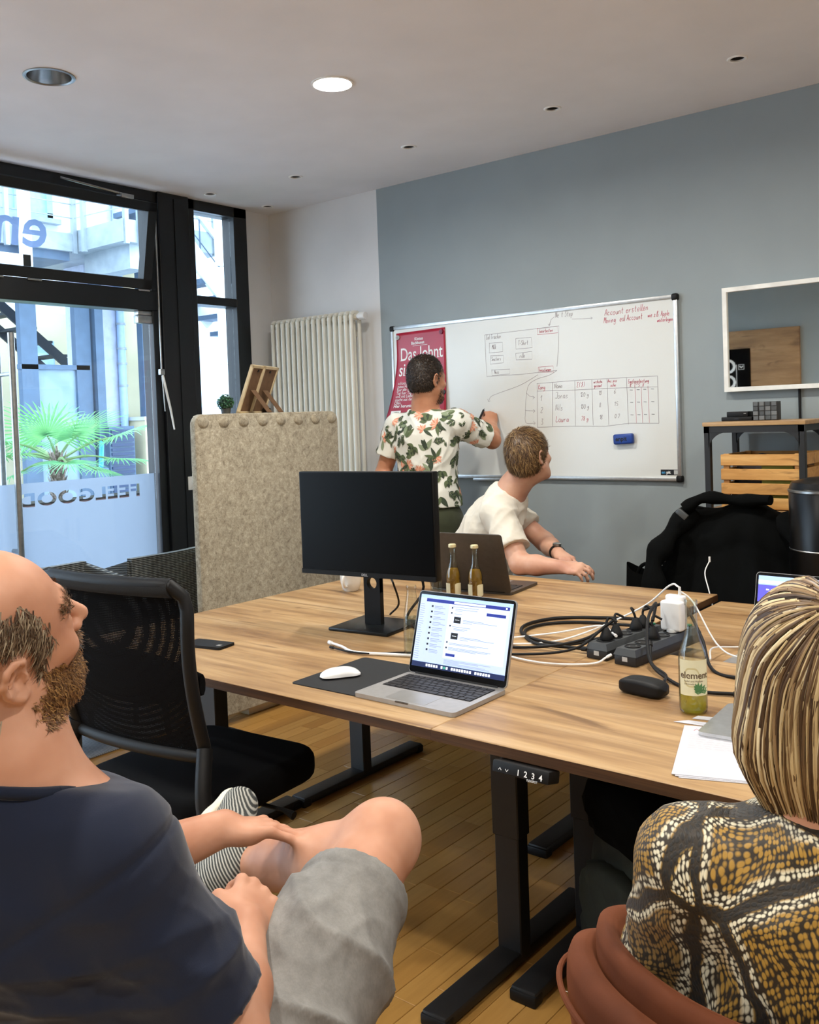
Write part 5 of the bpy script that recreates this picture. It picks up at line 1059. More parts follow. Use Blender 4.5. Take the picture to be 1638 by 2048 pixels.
# dark stair flight and its glazed porch
st = thing('courtyard_stair', 'dark steel stair flight behind the glazed porch', 'stair', (-5.65, .25, .12))
for i in range(11): 
    y = .55 + i * .19; z = 2.98 - i * .155
    MB().b2((-.45, y - .09, z - .03), (.1, y + .09, z)).obj('tread', mat('dark_steel', '1d2630', .5, .3), st, 0)
for x in (-.47, .1): MB().box((x, 1.5, 2.15), (.03, 2.6, .11), rotm('X', -.684)).obj('stringer', mat('dark_steel', '1d2630', .5, .3), st, 0)
pc = thing('glazed_porch', 'blue grey metal framed glass porch standing behind the palm', 'porch', (-4.4, 0, 0))
for y0, y1 in ((.62, .80), (1.24, 1.42)): MB().b2((-.08, y0, 0), (0, y1, 2.95)).obj('post', M_bluefr, pc, 0)
MB().b2((-.06, .6, 2.06), (0, 1.4, 2.11)).obj('transom', M_bluefr, pc, 0); MB().b2((-.05, .8, .02), (-.03, 1.24, 2.06)).obj('lower_pane', film('hazy_porch_pane', 'b9cfe0', .65), pc, 0)
cw = thing('cream_building', 'cream rendered house wall with a small window behind the porch', 'building', (-9.4, 3.2, 0)) if False else None
cm = thing('cream_wall_house', 'cream house wall with a small window seen below the stair flight', 'building', (-6.6, 1.9, 0)); MB().b2((-.3, -1.1, -.02), (0, 1.0, 2.95)).obj('wall', M_cream, cm, 0); w_ = MB().b2((0, .1, 2.25), (.04, .36, 2.58)).obj('window', mat('pale_blue_frame', '8fb4cf', .5), cm, 0); MB().b2((.03, .12, 2.27), (.05, .34, 2.42)).obj('pane', mat('sky_pane', '9fc3dc', .1), w_, 0)
# white pillar with downpipe, blue louvre, cream door leaf
pr = thing('white_pillar', 'white rendered pillar with a pale blue downpipe beside the porch', 'pillar', (-4.6, 1.9, 0)); MB().b2((-.4, -.40, -.02), (0, .0, 6)).obj('shaft', mat('lilac_white_render', 'b4bcd0', .9), pr, 0); MB().b2((-.35, .0, -.02), (-.02, .32, 6)).obj('return_wall', M_cream, pr, 0)
MB().tube([(.05, .0, 0), (.05, .02, 6)], .045, 12).obj('downpipe', mat('pale_blue_pipe', '9cb8da', .4), pr)
for z in (1.9, 2.15, 2.32, 2.6): MB().lathe([(.046, -.012), (.055, -.012), (.055, .012), (.046, .012)], 14, M=Matrix.Translation((.05, .01, z)), close=True).obj('pipe_clamp', M_galv, pr)
lv = thing('louvre_box', 'dark blue louvred box standing behind the palm', 'ventilation box', (-4.27, 1.68, 0)); MB().b2((-.3, -.16, 0), (-.01, .16, 1.44)).obj('case', M_bluefr, lv, 0)
for k in range(26): MB().b2((-.01, -.14, .12 + k * .05), (.008, .14, .15 + k * .05)).obj('slat', mat('navy_slat', '22385a', .5), lv, 0)
cd = thing('cream_gate', 'cream plastered gate pier right of the louvred box', 'pier', (-4.27, 2.13, 0)); MB().b2((-.3, -.15, 0), (0, .18, 1.5)).obj('pier', M_cream, cd, 0); MB().b2((-.32, -.17, 1.5), (.02, .2, 1.54)).obj('coping', M_plaster, cd, 0); MB().tube([(.005, 0, 1.2), (.005, 0, .4)], .006, 6).obj('cable', M_bluefr, cd); MB().tube([(.005, 0, 1.2), (.005, 0, 1.27)], .014, 8).obj('bell_pull', M_bluefr, cd)
fl = thing('striped_facade', 'facade with tall pale blue window strips right of the pillar', 'building', (-5.6, 3.1, 0)); MB().b2((-.3, -.42, -.02), (0, 2.6, 7)).obj('wall', M_plaster, fl, 0)
for y in (-.35, -.2, .0, .25): MB().b2((0, y, 1.35), (.05, y + .07, 6.5)).obj('window_strip', mat('pale_blue_frame', '8fb4cf', .5), fl, 0)
sc_ = thing('teal_scooter', 'teal parked scooter with upright handlebar behind the palm', 'scooter', (-3.9, 1.08, 0)); M_teal = mat('teal_paint', '2f8ea0', .4); MB().tube([(0, 0, .1), (0, .05, .7), (0, .1, 1.3)], .025, 10).obj('steering_tube', M_teal, sc_); MB().tube([(-.2, .1, 1.3), (.2, .1, 1.3)], .015, 8).obj('handlebar', M_blackpl, sc_); MB().b2((-.07, -.5, .1), (.07, .0, .14), .02).obj('deck', M_teal, sc_); MB().b2((-.06, .0, .72), (.06, .14, 1.02), .02).obj('bag', M_bluefr, sc_)
for y in (.02, -.5): MB().lathe([(.05, -.02), (.1, -.02), (.1, .02), (.05, .02)], 20, M=basis((0, 1, 0), (0, 0, 1), (1, 0, 0), (0, y, .1)), close=True).obj('wheel', M_blackpl, sc_)
tr2 = thing('backing_trough', 'added dark red brown trough, unseen, darkening the cut-out letters of the door film', 'planter', (-1.48, -.5, -.02)); MB().b2((-.13, -.75, 0), (.13, .65, .93), .01).obj('trough', mat('dark_red_boards', '3b1414', .7), tr2); MB().b2((-.11, -.73, .9), (.11, .63, .945)).obj('soil', mat('dark_soil', '1b1410', .95), tr2)  # added unseen trough, gives the film's letter cut-outs a dark backing
# outer stair seen through the narrow window
os_ = thing('outer_stair', 'white steel stair with mesh railing seen through the narrow window', 'stair', (-3.2, 0, 0))
sl = -.79
for x in (-.5, .0): MB().box((x, 2.0, 3.11), (.04, 1.5, .20), rotm('X', sl)).obj('stringer', M_plaster, os_, 0)
for i in range(9): MB().b2((-.5, 1.42 + i * .17 - .12, 3.62 - i * .165 - .05), (0, 1.42 + i * .17 + .1, 3.62 - i * .165)).obj('tread', M_bluefr, os_, 0)
MB().box((0, 2.0, 3.62), (.05, 1.5, .06), rotm('X', sl)).obj('handrail', M_plaster, os_, 0)
for k in range(1, 4): MB().tube([(0, 1.35, 3.86 + k * .11 - .2), (0, 2.6, 2.62 + k * .11 - .2)], .006, 6).obj('railing_wire', M_bluefr, os_)
for i in range(5): MB().tube([(0, 1.5 + i * .25, 3.60 - i * .25), (0, 1.5 + i * .25, 4.1 - i * .25)], .008, 6).obj('railing_post', M_bluefr, os_)
pn = thing('panel_wall', 'pale panelled wall pier seen through the narrow window', 'wall pier', (-2.9, 1.98, 0))
for z in (0, 1.02, 2.04, 3.06): MB().b2((-.05, .0, z), (0, .30, z + 1.0), .004, 1).obj('panel', mat('pale_panel', 'c3c9ca', .7), pn)
ws = thing('low_wall', 'pale blue rendered courtyard wall below the outer stair', 'wall', (-4.3, 2.4, 0)); MB().b2((-.2, -.05, -.02), (0, 1.4, 2.35)).obj('wall', mat('pale_blue_render', 'bfd3e8', .9), ws, 0); MB().b2((-.22, -.07, 2.35), (.02, 1.42, 2.39)).obj('coping', M_plaster, ws, 0)

# potted palm
pm = thing('fan_palm', 'potted fan palm with shaggy trunk outside the glass door', 'palm', (-2.0, -.445, -.02))
MB().lathe([(.0, 0), (.2, 0), (.26, .42), (.24, .42), (.235, .38), (0, .38)], 28).obj('planter', mat('grey_planter', '5e6266', .7), pm); m = MB(); m.tube([(0, 0, .36), (0, .005, .8), (0, 0, 1.1), (0, 0, 1.27)], [.058, .055, .055, .04], 16); m.obj('trunk', mat('brown_palm_fibre', '5a4c44', .9, 0, .3, 40, .8, 60), pm, 60)
m = MB()
for i in range(150):
    a = i * 2.4; z = .45 + .8 * i / 150; c = Vector((math.cos(a), math.sin(a), 0)); t_ = c.cross(Vector((0, 0, 1))); p = c * .05 + Vector((0, 0, z)); h = random.uniform(.05, .08); m.add([p - t_ * .016, p + t_ * .016, p + c * .03 + Vector((0, 0, h)) + t_ * .005, p + c * .028 + Vector((0, 0, h)) - t_ * .005], [(0, 1, 2, 3)])
o = m.obj('leaf_bases', mat('grey_brown_husk', '8a7d75', .9, 0, .35, 60), pm, 0); o['kind'] = 'stuff'
def leafmat():
    t = NT('palm_leaf'); v = t.coord(); f = t.noise(v, 9, 3); t.base(t.ramp(f, [(.3, '4d9a72'), (.55, '78bb8d'), (.75, 'a9cf94')]), .45); t.b.inputs['Transmission Weight'].default_value = 0; t.b.inputs['Subsurface Weight'].default_value = 0
    tl = t.node('ShaderNodeBsdfTranslucent'); tl.inputs[0].default_value = (*srgb('86c877'), 1); mx = t.node('ShaderNodeMixShader'); mx.inputs[0].default_value = .35; t.link(t.b.outputs[0], mx.inputs[1]); t.link(tl.outputs[0], mx.inputs[2]); t.link(mx.outputs[0], t.out.inputs[0]); return t.m
M_leaf = leafmat(); M_stem = mat('green_petiole', '7fa06a', .5)
def frond(az, el, L, R, spread=2.3, droop=.25, nb=34):
    d = Vector((math.cos(az) * math.cos(el), math.sin(az) * math.cos(el), math.sin(el))); s = d.cross(Vector((0, 0, 1))).normalized(); n = s.cross(d).normalized(); hub = Vector((0, 0, 1.26)) + d * L - Vector((0, 0, droop * L * .3)); m = MB()
    m.tube(spline([(0, 0, 1.2), Vector((0, 0, 1.25)) + d * L * .5, hub], 5), [.012] * 6 + [.008] * 5, 6, m=1)
    for i in range(nb):
        a = -spread + 2 * spread * i / (nb - 1); e = (d * math.cos(a) + s * math.sin(a)).normalized(); r_ = R * (1 - .25 * (abs(a) / spread) ** 2) * random.uniform(.92, 1.05); b = e.cross(n).normalized(); wd = R * spread / nb * .62
        pts_ = [hub, hub + e * r_ * .45 + n * .03 * R, hub + e * r_ * .8 - Vector((0, 0, droop * R * .10)), hub + e * r_ - Vector((0, 0, droop * R * random.uniform(.2, .5)))]; ws_ = [.003, wd * .5, wd * .32, .001]; vs = []
        for p, w2 in zip(pts_, ws_): vs += [p - b * w2 + n * w2 * .35, p, p + b * w2 + n * w2 * .35]
        m.add(vs, [(3 * k + q, 3 * k + q + 1, 3 * k + q + 4, 3 * k + q + 3) for k in range(3) for q in range(2)])
    m.obj('frond', [M_leaf, M_stem], pm, 0)
VY = math.atan2(.85, .5)      # courtyard-right as seen from the room
for az, el, L, R in ((-.9, .75, .24, .46), (VY, .32, .50, .40), (VY + .1, -.08, .46, .36), (VY + PI + .15, .35, .40, .40), (VY + PI - .2, .05, .42, .38), (.2, .6, .28, .42), (2.6, .7, .3, .4), (-.3, -.15, .3, .32), (VY + .5, -.35, .35, .3), (VY + PI, -.4, .34, .3), (3.4, .3, .35, .38), (-1.8, .1, .3, .32)): frond(az, el, L, R)
# ------------------------------------------------------------------ distance-field body modelling
class Field:
    def __init__(s, lo, hi, h):
        s.lo = np.array(lo, np.float32); s.h = h; s.n = np.ceil((np.array(hi) - s.lo) / h).astype(int) + 1
        s.D = np.full(s.n, 1.0, np.float32); s.ax = [s.lo[i] + h * np.arange(s.n[i], dtype=np.float32) for i in range(3)]
    def win(s, lo, hi):
        a = np.clip(np.floor((np.array(lo) - s.lo) / s.h).astype(int), 0, s.n); b = np.clip(np.ceil((np.array(hi) - s.lo) / s.h).astype(int) + 1, 0, s.n)
        sl = tuple(slice(i, j) for i, j in zip(a, b)); return sl, np.meshgrid(*[s.ax[i][sl[i]] for i in range(3)], indexing='ij', sparse=True)
    def put(s, sl, d, k, sub=False):
        A = s.D[sl]
        if A.size == 0: return
        if sub: d = -d; h = np.clip(.5 - .5 * (d - A) / -k if False else .5 + .5 * (d - A) / k, 0, 1); s.D[sl] = A + (d - A) * h + k * h * (1 - h)
        else: h = np.clip(.5 + .5 * (d - A) / k, 0, 1); s.D[sl] = d + (A - d) * h - k * h * (1 - h)
    def cap(s, a, b, ra, rb=None, k=.02, sub=False, sq=None):
        rb = ra if rb is None else rb; a = np.array(a, np.float32); b = np.array(b, np.float32); m = max(ra, rb) + k * 1.5 + 2 * s.h
        sl, (X, Y, Z) = s.win(np.minimum(a, b) - m, np.maximum(a, b) + m); v = b - a; L = max(float(v @ v), 1e-9)
        t = np.clip(((X - a[0]) * v[0] + (Y - a[1]) * v[1] + (Z - a[2]) * v[2]) / L, 0, 1)
        px, py, pz = X - a[0] - t * v[0], Y - a[1] - t * v[1], Z - a[2] - t * v[2]
        d = np.sqrt(px * px + py * py + pz * pz) - (ra + (rb - ra) * t); s.put(sl, d, k, sub)
    def ell(s, c, r, R=None, k=.02, sub=False):
        c = np.array(c, np.float32); r = np.array(r, np.float32); R = np.eye(3) if R is None else np.array(R); m = float(r.max()) + k * 1.5 + 2 * s.h
        sl, (X, Y, Z) = s.win(c - m, c + m); P = [X - c[0], Y - c[1], Z - c[2]]
        q = [P[0] * R[0, i] + P[1] * R[1, i] + P[2] * R[2, i] for i in range(3)]
        k0 = np.sqrt(sum((q[i] / r[i]) ** 2 for i in range(3))); k1 = np.sqrt(sum((q[i] / r[i] ** 2) ** 2 for i in range(3))) + 1e-6
        s.put(sl, k0 * (k0 - 1) / k1, k, sub)
    def chain(s, pts, rs, k=.015, sub=False):
        for i in range(len(pts) - 1): s.cap(pts[i], pts[i + 1], rs[i], rs[i + 1], k, sub)
    def cut(s, o, n, rad):
        """remove what lies on the +n side of a plane, within rad of o"""
        o = np.array(o, np.float32); n = np.array(n, np.float32); n = n / np.linalg.norm(n)
        sl, (X, Y, Z) = s.win(o - rad, o + rad); d = (X - o[0]) * n[0] + (Y - o[1]) * n[1] + (Z - o[2]) * n[2]
        r2 = (X - o[0]) ** 2 + (Y - o[1]) ** 2 + (Z - o[2]) ** 2; s.D[sl] = np.where(r2 < rad * rad, np.maximum(s.D[sl], d), s.D[sl])
    def mesh(s, smooth=2):
        D = s.D; D[0] = D[-1] = 1; D[:, 0] = D[:, -1] = 1; D[:, :, 0] = D[:, :, -1] = 1
        S = D < 0; n = np.array(D.shape); cs = n - 1; cnt = np.zeros(cs, np.uint8); co = [(i, j, k) for i in (0, 1) for j in (0, 1) for k in (0, 1)]
        for i, j, k in co: cnt += S[i:i + cs[0], j:j + cs[1], k:k + cs[2]]
        act = np.argwhere((cnt > 0) & (cnt < 8)); idx = np.full(cs, -1, np.int32); idx[tuple(act.T)] = np.arange(len(act))
        V = np.zeros((len(act), 3), np.float32); C = np.zeros(len(act), np.float32)
        for a in range(8):
            for b in range(a + 1, 8):
                ca, cb = np.array(co[a]), np.array(co[b])
                if abs(ca - cb).sum() != 1: continue
                da = D[tuple((act + ca).T)]; db = D[tuple((act + cb).T)]; msk = (da < 0) != (db < 0); t = np.where(msk, da / np.where(msk, da - db, 1), 0)
                V += np.where(msk[:, None], ca + t[:, None] * (cb - ca), 0); C += msk
        V = (act + V / C[:, None]) * s.h + s.lo; Q = []
        for ax in range(3):
            o1, o2 = (ax + 1) % 3, (ax + 2) % 3; sa = [slice(None)] * 3; sb = [slice(None)] * 3; sa[ax] = slice(0, -1); sb[ax] = slice(1, None)
            E = np.argwhere(S[tuple(sa)] != S[tuple(sb)]); E = E[(E[:, o1] > 0) & (E[:, o2] > 0) & (E[:, o1] < cs[o1]) & (E[:, o2] < cs[o2])]
            u = np.zeros(3, int); u[o1] = 1; w_ = np.zeros(3, int); w_[o2] = 1; f = S[tuple(E.T)]
            q = np.stack([idx[tuple((E - u - w_).T)], idx[tuple((E - w_).T)], idx[tuple(E.T)], idx[tuple((E - u).T)]], 1); Q.append(np.where(f[:, None], q, q[:, ::-1]))
        Q = np.concatenate(Q); Q = Q[(Q >= 0).all(1)]
        for _ in range(smooth):
            A = np.zeros_like(V); N = np.zeros(len(V), np.float32)
            for i in range(4):
                a, b = Q[:, i], Q[:, (i + 1) % 4]; np.add.at(A, a, V[b]); np.add.at(A, b, V[a]); np.add.at(N, a, 1); np.add.at(N, b, 1)
            V = V * .5 + .5 * A / np.maximum(N, 1)[:, None]
        return V, Q
def vnormals(V, Q):
    n = np.cross(V[Q[:, 2]] - V[Q[:, 0]], V[Q[:, 3]] - V[Q[:, 1]]); N = np.zeros_like(V)
    for i in range(4): np.add.at(N, Q[:, i], n)
    return N / (np.linalg.norm(N, axis=1)[:, None] + 1e-9)
def ripple(V, seed, freq, ridge=True, n=5):
    """cheap cloth wrinkles: warped, ridged waves"""
    g = np.random.default_rng(seed); out = np.zeros(len(V)); wv = sum(np.sin(V @ g.normal(size=3) * freq * .4 + g.uniform(0, 6)) for _ in range(3)) * .9
    for i in range(n):
        d = g.normal(size=3); d /= np.linalg.norm(d); s_ = np.sin(V @ d * freq * g.uniform(.6, 1.4) + wv + g.uniform(0, 6)); out += (1 - np.abs(s_)) ** 2 if ridge else s_
    return out / n
def tris(Q): return np.concatenate([Q[:, [0, 1, 2]], Q[:, [0, 2, 3]]])
HairSeed = [11]
def strands(V, N, count, length, width, flow, jitter=.35, lift=.35, seg=3, curl=0, keep=None, tone=(0, 1)):
    """tapered hair blades rooted on a surface, combed along flow(P, N)"""
    g = np.random.default_rng(HairSeed[0]); HairSeed[0] += 1
    ids = np.arange(len(V)) if keep is None else np.nonzero(keep)[0]
    i = g.choice(ids, count); P = V[i] + g.normal(size=(count, 3)) * .002; n = N[i]; f = flow(P, n) + g.normal(size=(count, 3)) * jitter
    f -= n * (f * n).sum(1)[:, None]; f /= np.linalg.norm(f, axis=1)[:, None] + 1e-9; b = np.cross(n, f); L = length * g.uniform(.6, 1.15, count)[:, None]; verts = []
    for k in range(seg + 1):
        t = k / seg; c = P + f * L * t + n * (lift * L * t * (1 - .6 * t)) + b * (np.sin(t * 3 + i[:, None]) * curl * L); w_ = width * (1 - t) ** .7 + .0001; verts += [c - b * w_, c + b * w_]
    A = np.stack(verts, 1).reshape(-1, 3); m = 2 * (seg + 1); base = np.arange(count)[:, None] * m; F_ = np.concatenate([base + np.array([2 * k, 2 * k + 1, 2 * k + 3, 2 * k + 2]) for k in range(seg)])
    tn = np.repeat(g.uniform(tone[0], tone[1], count), m); return A, F_, tn
def hair_mat(name, stops, rough=.45):
    t = NT(name); a = t.node('ShaderNodeAttribute', attribute_name='tone'); t.base(t.ramp(a.outputs['Fac'], stops), rough, 0, .4); return t.m
def skin_mat(name, a, b, c):
    t = NT(name); v = t.coord(); f = t.noise(v, 9, 3); g = t.noise(v, 60, 3); t.base(t.mix(t.math('MULTIPLY', g, .25), t.ramp(f, [(.3, a), (.5, b), (.7, c)]), a), .48, 0, .35)
    t.b.inputs['Subsurface Weight'].default_value = .12; t.b.inputs['Subsurface Radius'].default_value = (.010, .004, .002); t.b.inputs['Subsurface Scale'].default_value = .5; t.bump(t.noise(v, 260, 3), .08, .0008); return t.m
def cloth_mat(name, c, rough=.85, var=.07, scale=8, weave=700, sheen=.15, bump=.25):
    t = NT(name); v = t.coord(); f = t.noise(v, scale, 4, .6); t.base(t.ramp(f, [(.3, shade(c, 1 - var)), (.7, shade(c, 1 + var))]), rough, 0, .2); t.bump(t.noise(v, weave, 2), bump, .0006); t.b.inputs['Sheen Weight'].default_value = sheen; return t.m

def frame3(fwd, upv):
    x = np.array(fwd, float); x /= np.linalg.norm(x); z = np.array(upv, float); z -= x * (z @ x); z /= np.linalg.norm(z); return np.stack([x, np.cross(z, x), z], 1)
def head(F, c, R, neck, s=1.0, nr=.058, ear_detail=True, female=False):
    """skull, face and ears; c = centre between the ears; R columns = forward, left, up"""
    T = lambda x, y, z: np.array(c) + R @ (np.array([x, y, z]) * s)
    F.ell(T(-.012, 0, .042), np.array((.099, .077, .090)) * s, R, .02); F.ell(T(.040, 0, -.012), np.array((.055, .062, .088)) * s, R, .03); F.ell(T(.042, 0, -.075), np.array((.052, .052, .036)) * s, R, .03)
    F.ell(T(.084, 0, -.100), np.array((.02, .024, .018)) * s, R, .02); F.cap(T(.02, .055, -.045), T(.06, .04, -.09), .02 * s, .016 * s, .025); F.cap(T(.02, -.055, -.045), T(.06, -.04, -.09), .02 * s, .016 * s, .025)
    F.cap(T(.083, .034, .028), T(.090, 0, .026), .010 * s, .010 * s, .014); F.cap(T(.083, -.034, .028), T(.090, 0, .026), .010 * s, .010 * s, .014)
    for y in (1, -1): F.ell(T(.098, y * .031, .008), np.array((.012, .017, .010)) * s, R, .012, True); F.ell(T(.081, y * .031, .007), np.array((.0125,) * 3) * s, R, .004); F.ell(T(.066, y * .046, -.018), np.array((.022, .018, .016)) * s, R, .02)
    F.cap(T(.092, 0, .020), T(.117, 0, -.020), .0075 * s, .0115 * s, .010); [F.ell(T(.103, y * .0125, -.025), np.array((.010, .0085, .008)) * s, R, .006) for y in (1, -1)]
    F.cap(T(.096, .018, -.051), T(.101, 0, -.050), .0055 * s, .0075 * s, .006); F.cap(T(.096, -.018, -.051), T(.101, 0, -.050), .0055 * s, .0075 * s, .006); F.cap(T(.094, .016, -.062), T(.099, 0, -.063), .0055 * s, .0075 * s, .006); F.cap(T(.094, -.016, -.062), T(.099, 0, -.063), .0055 * s, .0075 * s, .006)
    F.cap(T(-.025, 0, -.04), neck, nr * s, nr * s * 1.06, .03); F.cap(T(.02, 0, -.085), np.array(neck) * .6 + .4 * T(.04, 0, -.08), .035 * s, .04 * s, .03)
    for y in (1, -1):
        if not ear_detail: F.ell(T(-.008, y * .080, .002), np.array((.019, .009, .031)) * s, R, .006); continue
        o = lambda x, d, z: T(-.006 + x, y * (.071 + d), z)
        F.ell(o(-.003, .004, .0), np.array((.017, .007, .028)) * s, R, .006)
        rim = [o(.013, .003, .010), o(.012, .010, .023), o(.0, .017, .031), o(-.013, .021, .026), o(-.020, .021, .010), o(-.018, .018, -.006), o(-.011, .012, -.018), o(-.001, .008, -.027), o(.008, .004, -.026)]
        F.chain(rim, [.0045 * s, .0048 * s, .005 * s, .005 * s, .005 * s, .0048 * s, .006 * s, .0085 * s, .007 * s], .003)
        F.chain([o(-.001, .012, .018), o(-.009, .014, .006), o(-.008, .012, -.006), o(.0, .008, -.014)], [.004 * s] * 4, .003); F.ell(o(.003, .011, -.001), np.array((.007, .007, .010)) * s, R, .004, True); F.ell(o(.013, .006, -.003), np.array((.004, .005, .007)) * s, R, .004)
def hand(F, wrist, R, curl=.4, s=1.0, left=False, thumb_in=.5, spread=.06, side=None):
    """palm and five fingers; R columns = towards the fingers, across to the thumb side, out of the back of the hand"""
    W_ = np.array(wrist, float); T = lambda x, y, z: W_ + R @ (np.array([x, y, z]) * s)
    F.ell(T(.045, 0, 0), np.array((.05, .040, .0155)) * s, R, .012); F.ell(T(.03, .022, -.008), np.array((.034, .018, .016)) * s, R, .012); F.ell(T(.01, 0, 0), np.array((.03, .027, .019)) * s, R, .015)
    for i, (y, L, r) in enumerate(((.029, .072, .0088), (.010, .080, .0092), (-.010, .074, .0088), (-.028, .058, .0078))):
        p = np.array([.085 - .006 * abs(i - 1), y, .002]); a = 0; pts = [T(.05, y * .9, .002), T(*p)]; rs = [r * 1.05 * s, r * 1.05 * s]; cl = curl if not hasattr(curl, '__len__') else curl[i]
        for f, g in ((.45, .9), (.32, 1.15), (.23, .8)):
            a += cl * g; p = p + np.array([math.cos(a) * f * L, (1.5 - i) * spread * f * L, -math.sin(a) * f * L]); pts.append(T(*p)); rs.append(r * s * (1 - .1 * len(pts) / 5))
        F.chain(pts, rs, .004); F.ell(T(.085 - .006 * abs(i - 1), y, .006), np.array((.010, .009, .008)) * s, R, .006)
    if thumb_in > 1.5: th = [T(.018, .022, -.006), T(.04, .030, -.016), T(.06, .024, -.022), T(.078, .014, -.024)]
    else: th = [T(.018, .028, -.006), T(.042, .048, -.014), T(.064, .052 - .02 * thumb_in, -.022 - .008 * thumb_in), T(.085, .046 - .035 * thumb_in, -.026 - .012 * thumb_in)]; F.chain(th, [.014 * s, .0125 * s, .0105 * s, .0088 * s], .006)
def figure(name, label, loc): return thing(name, label, 'person', loc)
def to_obj(root, name, VQ, material, attr=None, disp=None):
    V, Q = VQ
    if disp is not None: V = V + vnormals(V, Q) * disp[:, None]
    return mesh_np(name, V - np.array(root.location, np.float32), Q, material, root, attr)
# ------------------------------------------------------------------ seated man in navy, foreground left
A3 = lambda *p: np.array(p, float)
cr, cu_, cf = np.array(rt), np.array(up), np.array(fw)
SK1 = skin_mat('ruddy_skin', 'b07a5e', 'c69276', 'd3a288')
p1 = figure('person', 'bearded man in navy T-shirt and grey shorts sitting with one ankle on his knee', (3.55, -3.6, 0))
HR = frame3(A3(.145, .934, .326), A3(.332, -.356, .873)); hc1 = A3(3.54, -3.795, 1.159)
nb = A3(3.545, -3.765, .975); shR, shL = A3(3.662, -3.715, .895), A3(3.35, -3.78, .915)
pel = A3(3.625, -3.60, .505); chest = A3(3.54, -3.715, .80); waist = A3(3.58, -3.655, .63)
elR, wrR = A3(3.76, -3.625, .655), A3(3.625, -3.485, .695); elL, wrL = A3(3.33, -3.55, .705), A3(3.375, -3.315, .715)
hipR, knR, anR = A3(3.71, -3.575, .52), A3(3.592, -3.148, .682), A3(3.235, -3.20, .55)
hipL, knL, anL = A3(3.54, -3.60, .51), A3(3.25, -3.27, .455), A3(3.24, -3.22, .08)
tf = A3(-.245, .97, 0); tr_ = A3(.97, .245, 0)
B = Field((2.98, -3.98, -.01), (3.92, -2.92, 1.38), .0043)
head(B, hc1, HR, nb + A3(.01, -.01, .02), 1.0, .064)
B.cap(nb + A3(0, 0, .03), nb + A3(0, .0, -.06), .060, .066, .03); B.cap(shR, shL, .062, .062, .05); B.ell(chest, (.16, .11, .19), frame3(tr_, A3(-.09, -.06, .17)), .06); B.ell(waist, (.15, .115, .16), None, .06); B.ell(pel, (.17, .13, .12), None, .06)
B.cap(shR, elR, .054, .043, .03); B.chain([elR, elR * .6 + wrR * .4 + A3(.0, .0, .004), wrR], [.043, .042, .029], .02); B.cap(shL, elL, .054, .043, .03); B.chain([elL, elL * .6 + wrL * .4, wrL], [.046, .046, .031], .02)
hx = (wrR - elR); hx /= np.linalg.norm(hx); hand(B, wrR, frame3(hx * .9 + A3(-.1, .35, .0), A3(.55, .2, .75)), (1.15, 1.2, 1.2, 1.2), 1.0, thumb_in=.7)
hl = A3(.42, .60, -.12); RL = frame3(hl, A3(.0, .1, 1)); RL[:, 1] *= -1; hand(B, wrL, RL, (.24, .26, .28, .32), 1.0, thumb_in=1.7, spread=.10)
B.chain([hipR, hipR * .5 + knR * .5, knR], [.098, .085, .060], .03); B.ell(knR + A3(.0, .012, .008), (.058, .058, .06), None, .03)
ax_ = anR - knR; B.chain([knR, knR + ax_ * .3 + A3(.01, -.018, -.012), knR + ax_ * .62, anR], [.056, .062, .045, .034], .03)
B.chain([hipL, hipL * .5 + knL * .5, knL], [.095, .08, .058], .03); B.chain([knL, knL * .65 + anL * .35 + A3(0, -.02, 0), anL], [.055, .058, .036], .03)
heelR, toeR = A3(3.262, -3.27, .545), A3(3.145, -3.075, .618); B.chain([anR, heelR * .5 + toeR * .5], [.034, .034], .02); B.chain([heelR, heelR * .45 + toeR * .55, heelR * .2 + toeR * .8], [.026, .030, .024], .02); B.chain([anL, anL + A3(0, -.03, -.03)], [.036, .034], .02); B.chain([anL + A3(0, -.03, -.035), anL + A3(0, .10, -.045), anL + A3(0, .17, -.05)], [.034, .034, .028], .02)
BV = B.mesh(1); to_obj(p1, 'body', BV, SK1)
# T-shirt
S = Field((3.05, -3.98, .42), (3.95, -3.40, 1.06), .006)
S.ell(chest + A3(0, 0, -.01), (.185, .135, .21), frame3(tr_, A3(-.09, -.06, .17)), .05); S.ell(waist, (.185, .15, .19), None, .07); S.cap(shR + A3(-.01, 0, .0), shL, .070, .070, .06); S.cap(nb + A3(.0, .0, -.03), nb + A3(0, 0, -.14), .088, .128, .05); S.cap(nb + A3(-.03, -.022, -.03), nb + A3(-.03, -.02, -.12), .086, .11, .05); S.cap(nb + A3(.01, 0, -.045), shR + A3(-.01, 0, 0), .074, .068, .04); S.cap(nb + A3(-.01, 0, -.045), shL, .074, .068, .04); S.ell(pel + A3(0, -.02, .05), (.185, .15, .12), None, .06)
sx_ = elR - shR; S.cap(shR, shR + sx_ * .86, .070, .076, .035); sy_ = elL - shL; S.cap(shL, shL + sy_ * .75, .074, .078, .04)
S.cut(shR + sx_ * .84, sx_ + A3(.03, .02, 0), .14); S.cut(shL + sy_ * .72, sy_, .14); S.cut(pel + A3(0, 0, -.03), A3(0, .35, -1), .5)
nv = hc1 - nb; nv /= np.linalg.norm(nv); S.cut(nb + A3(.008, .0, .016), A3(-.02, .25, 1), .30)
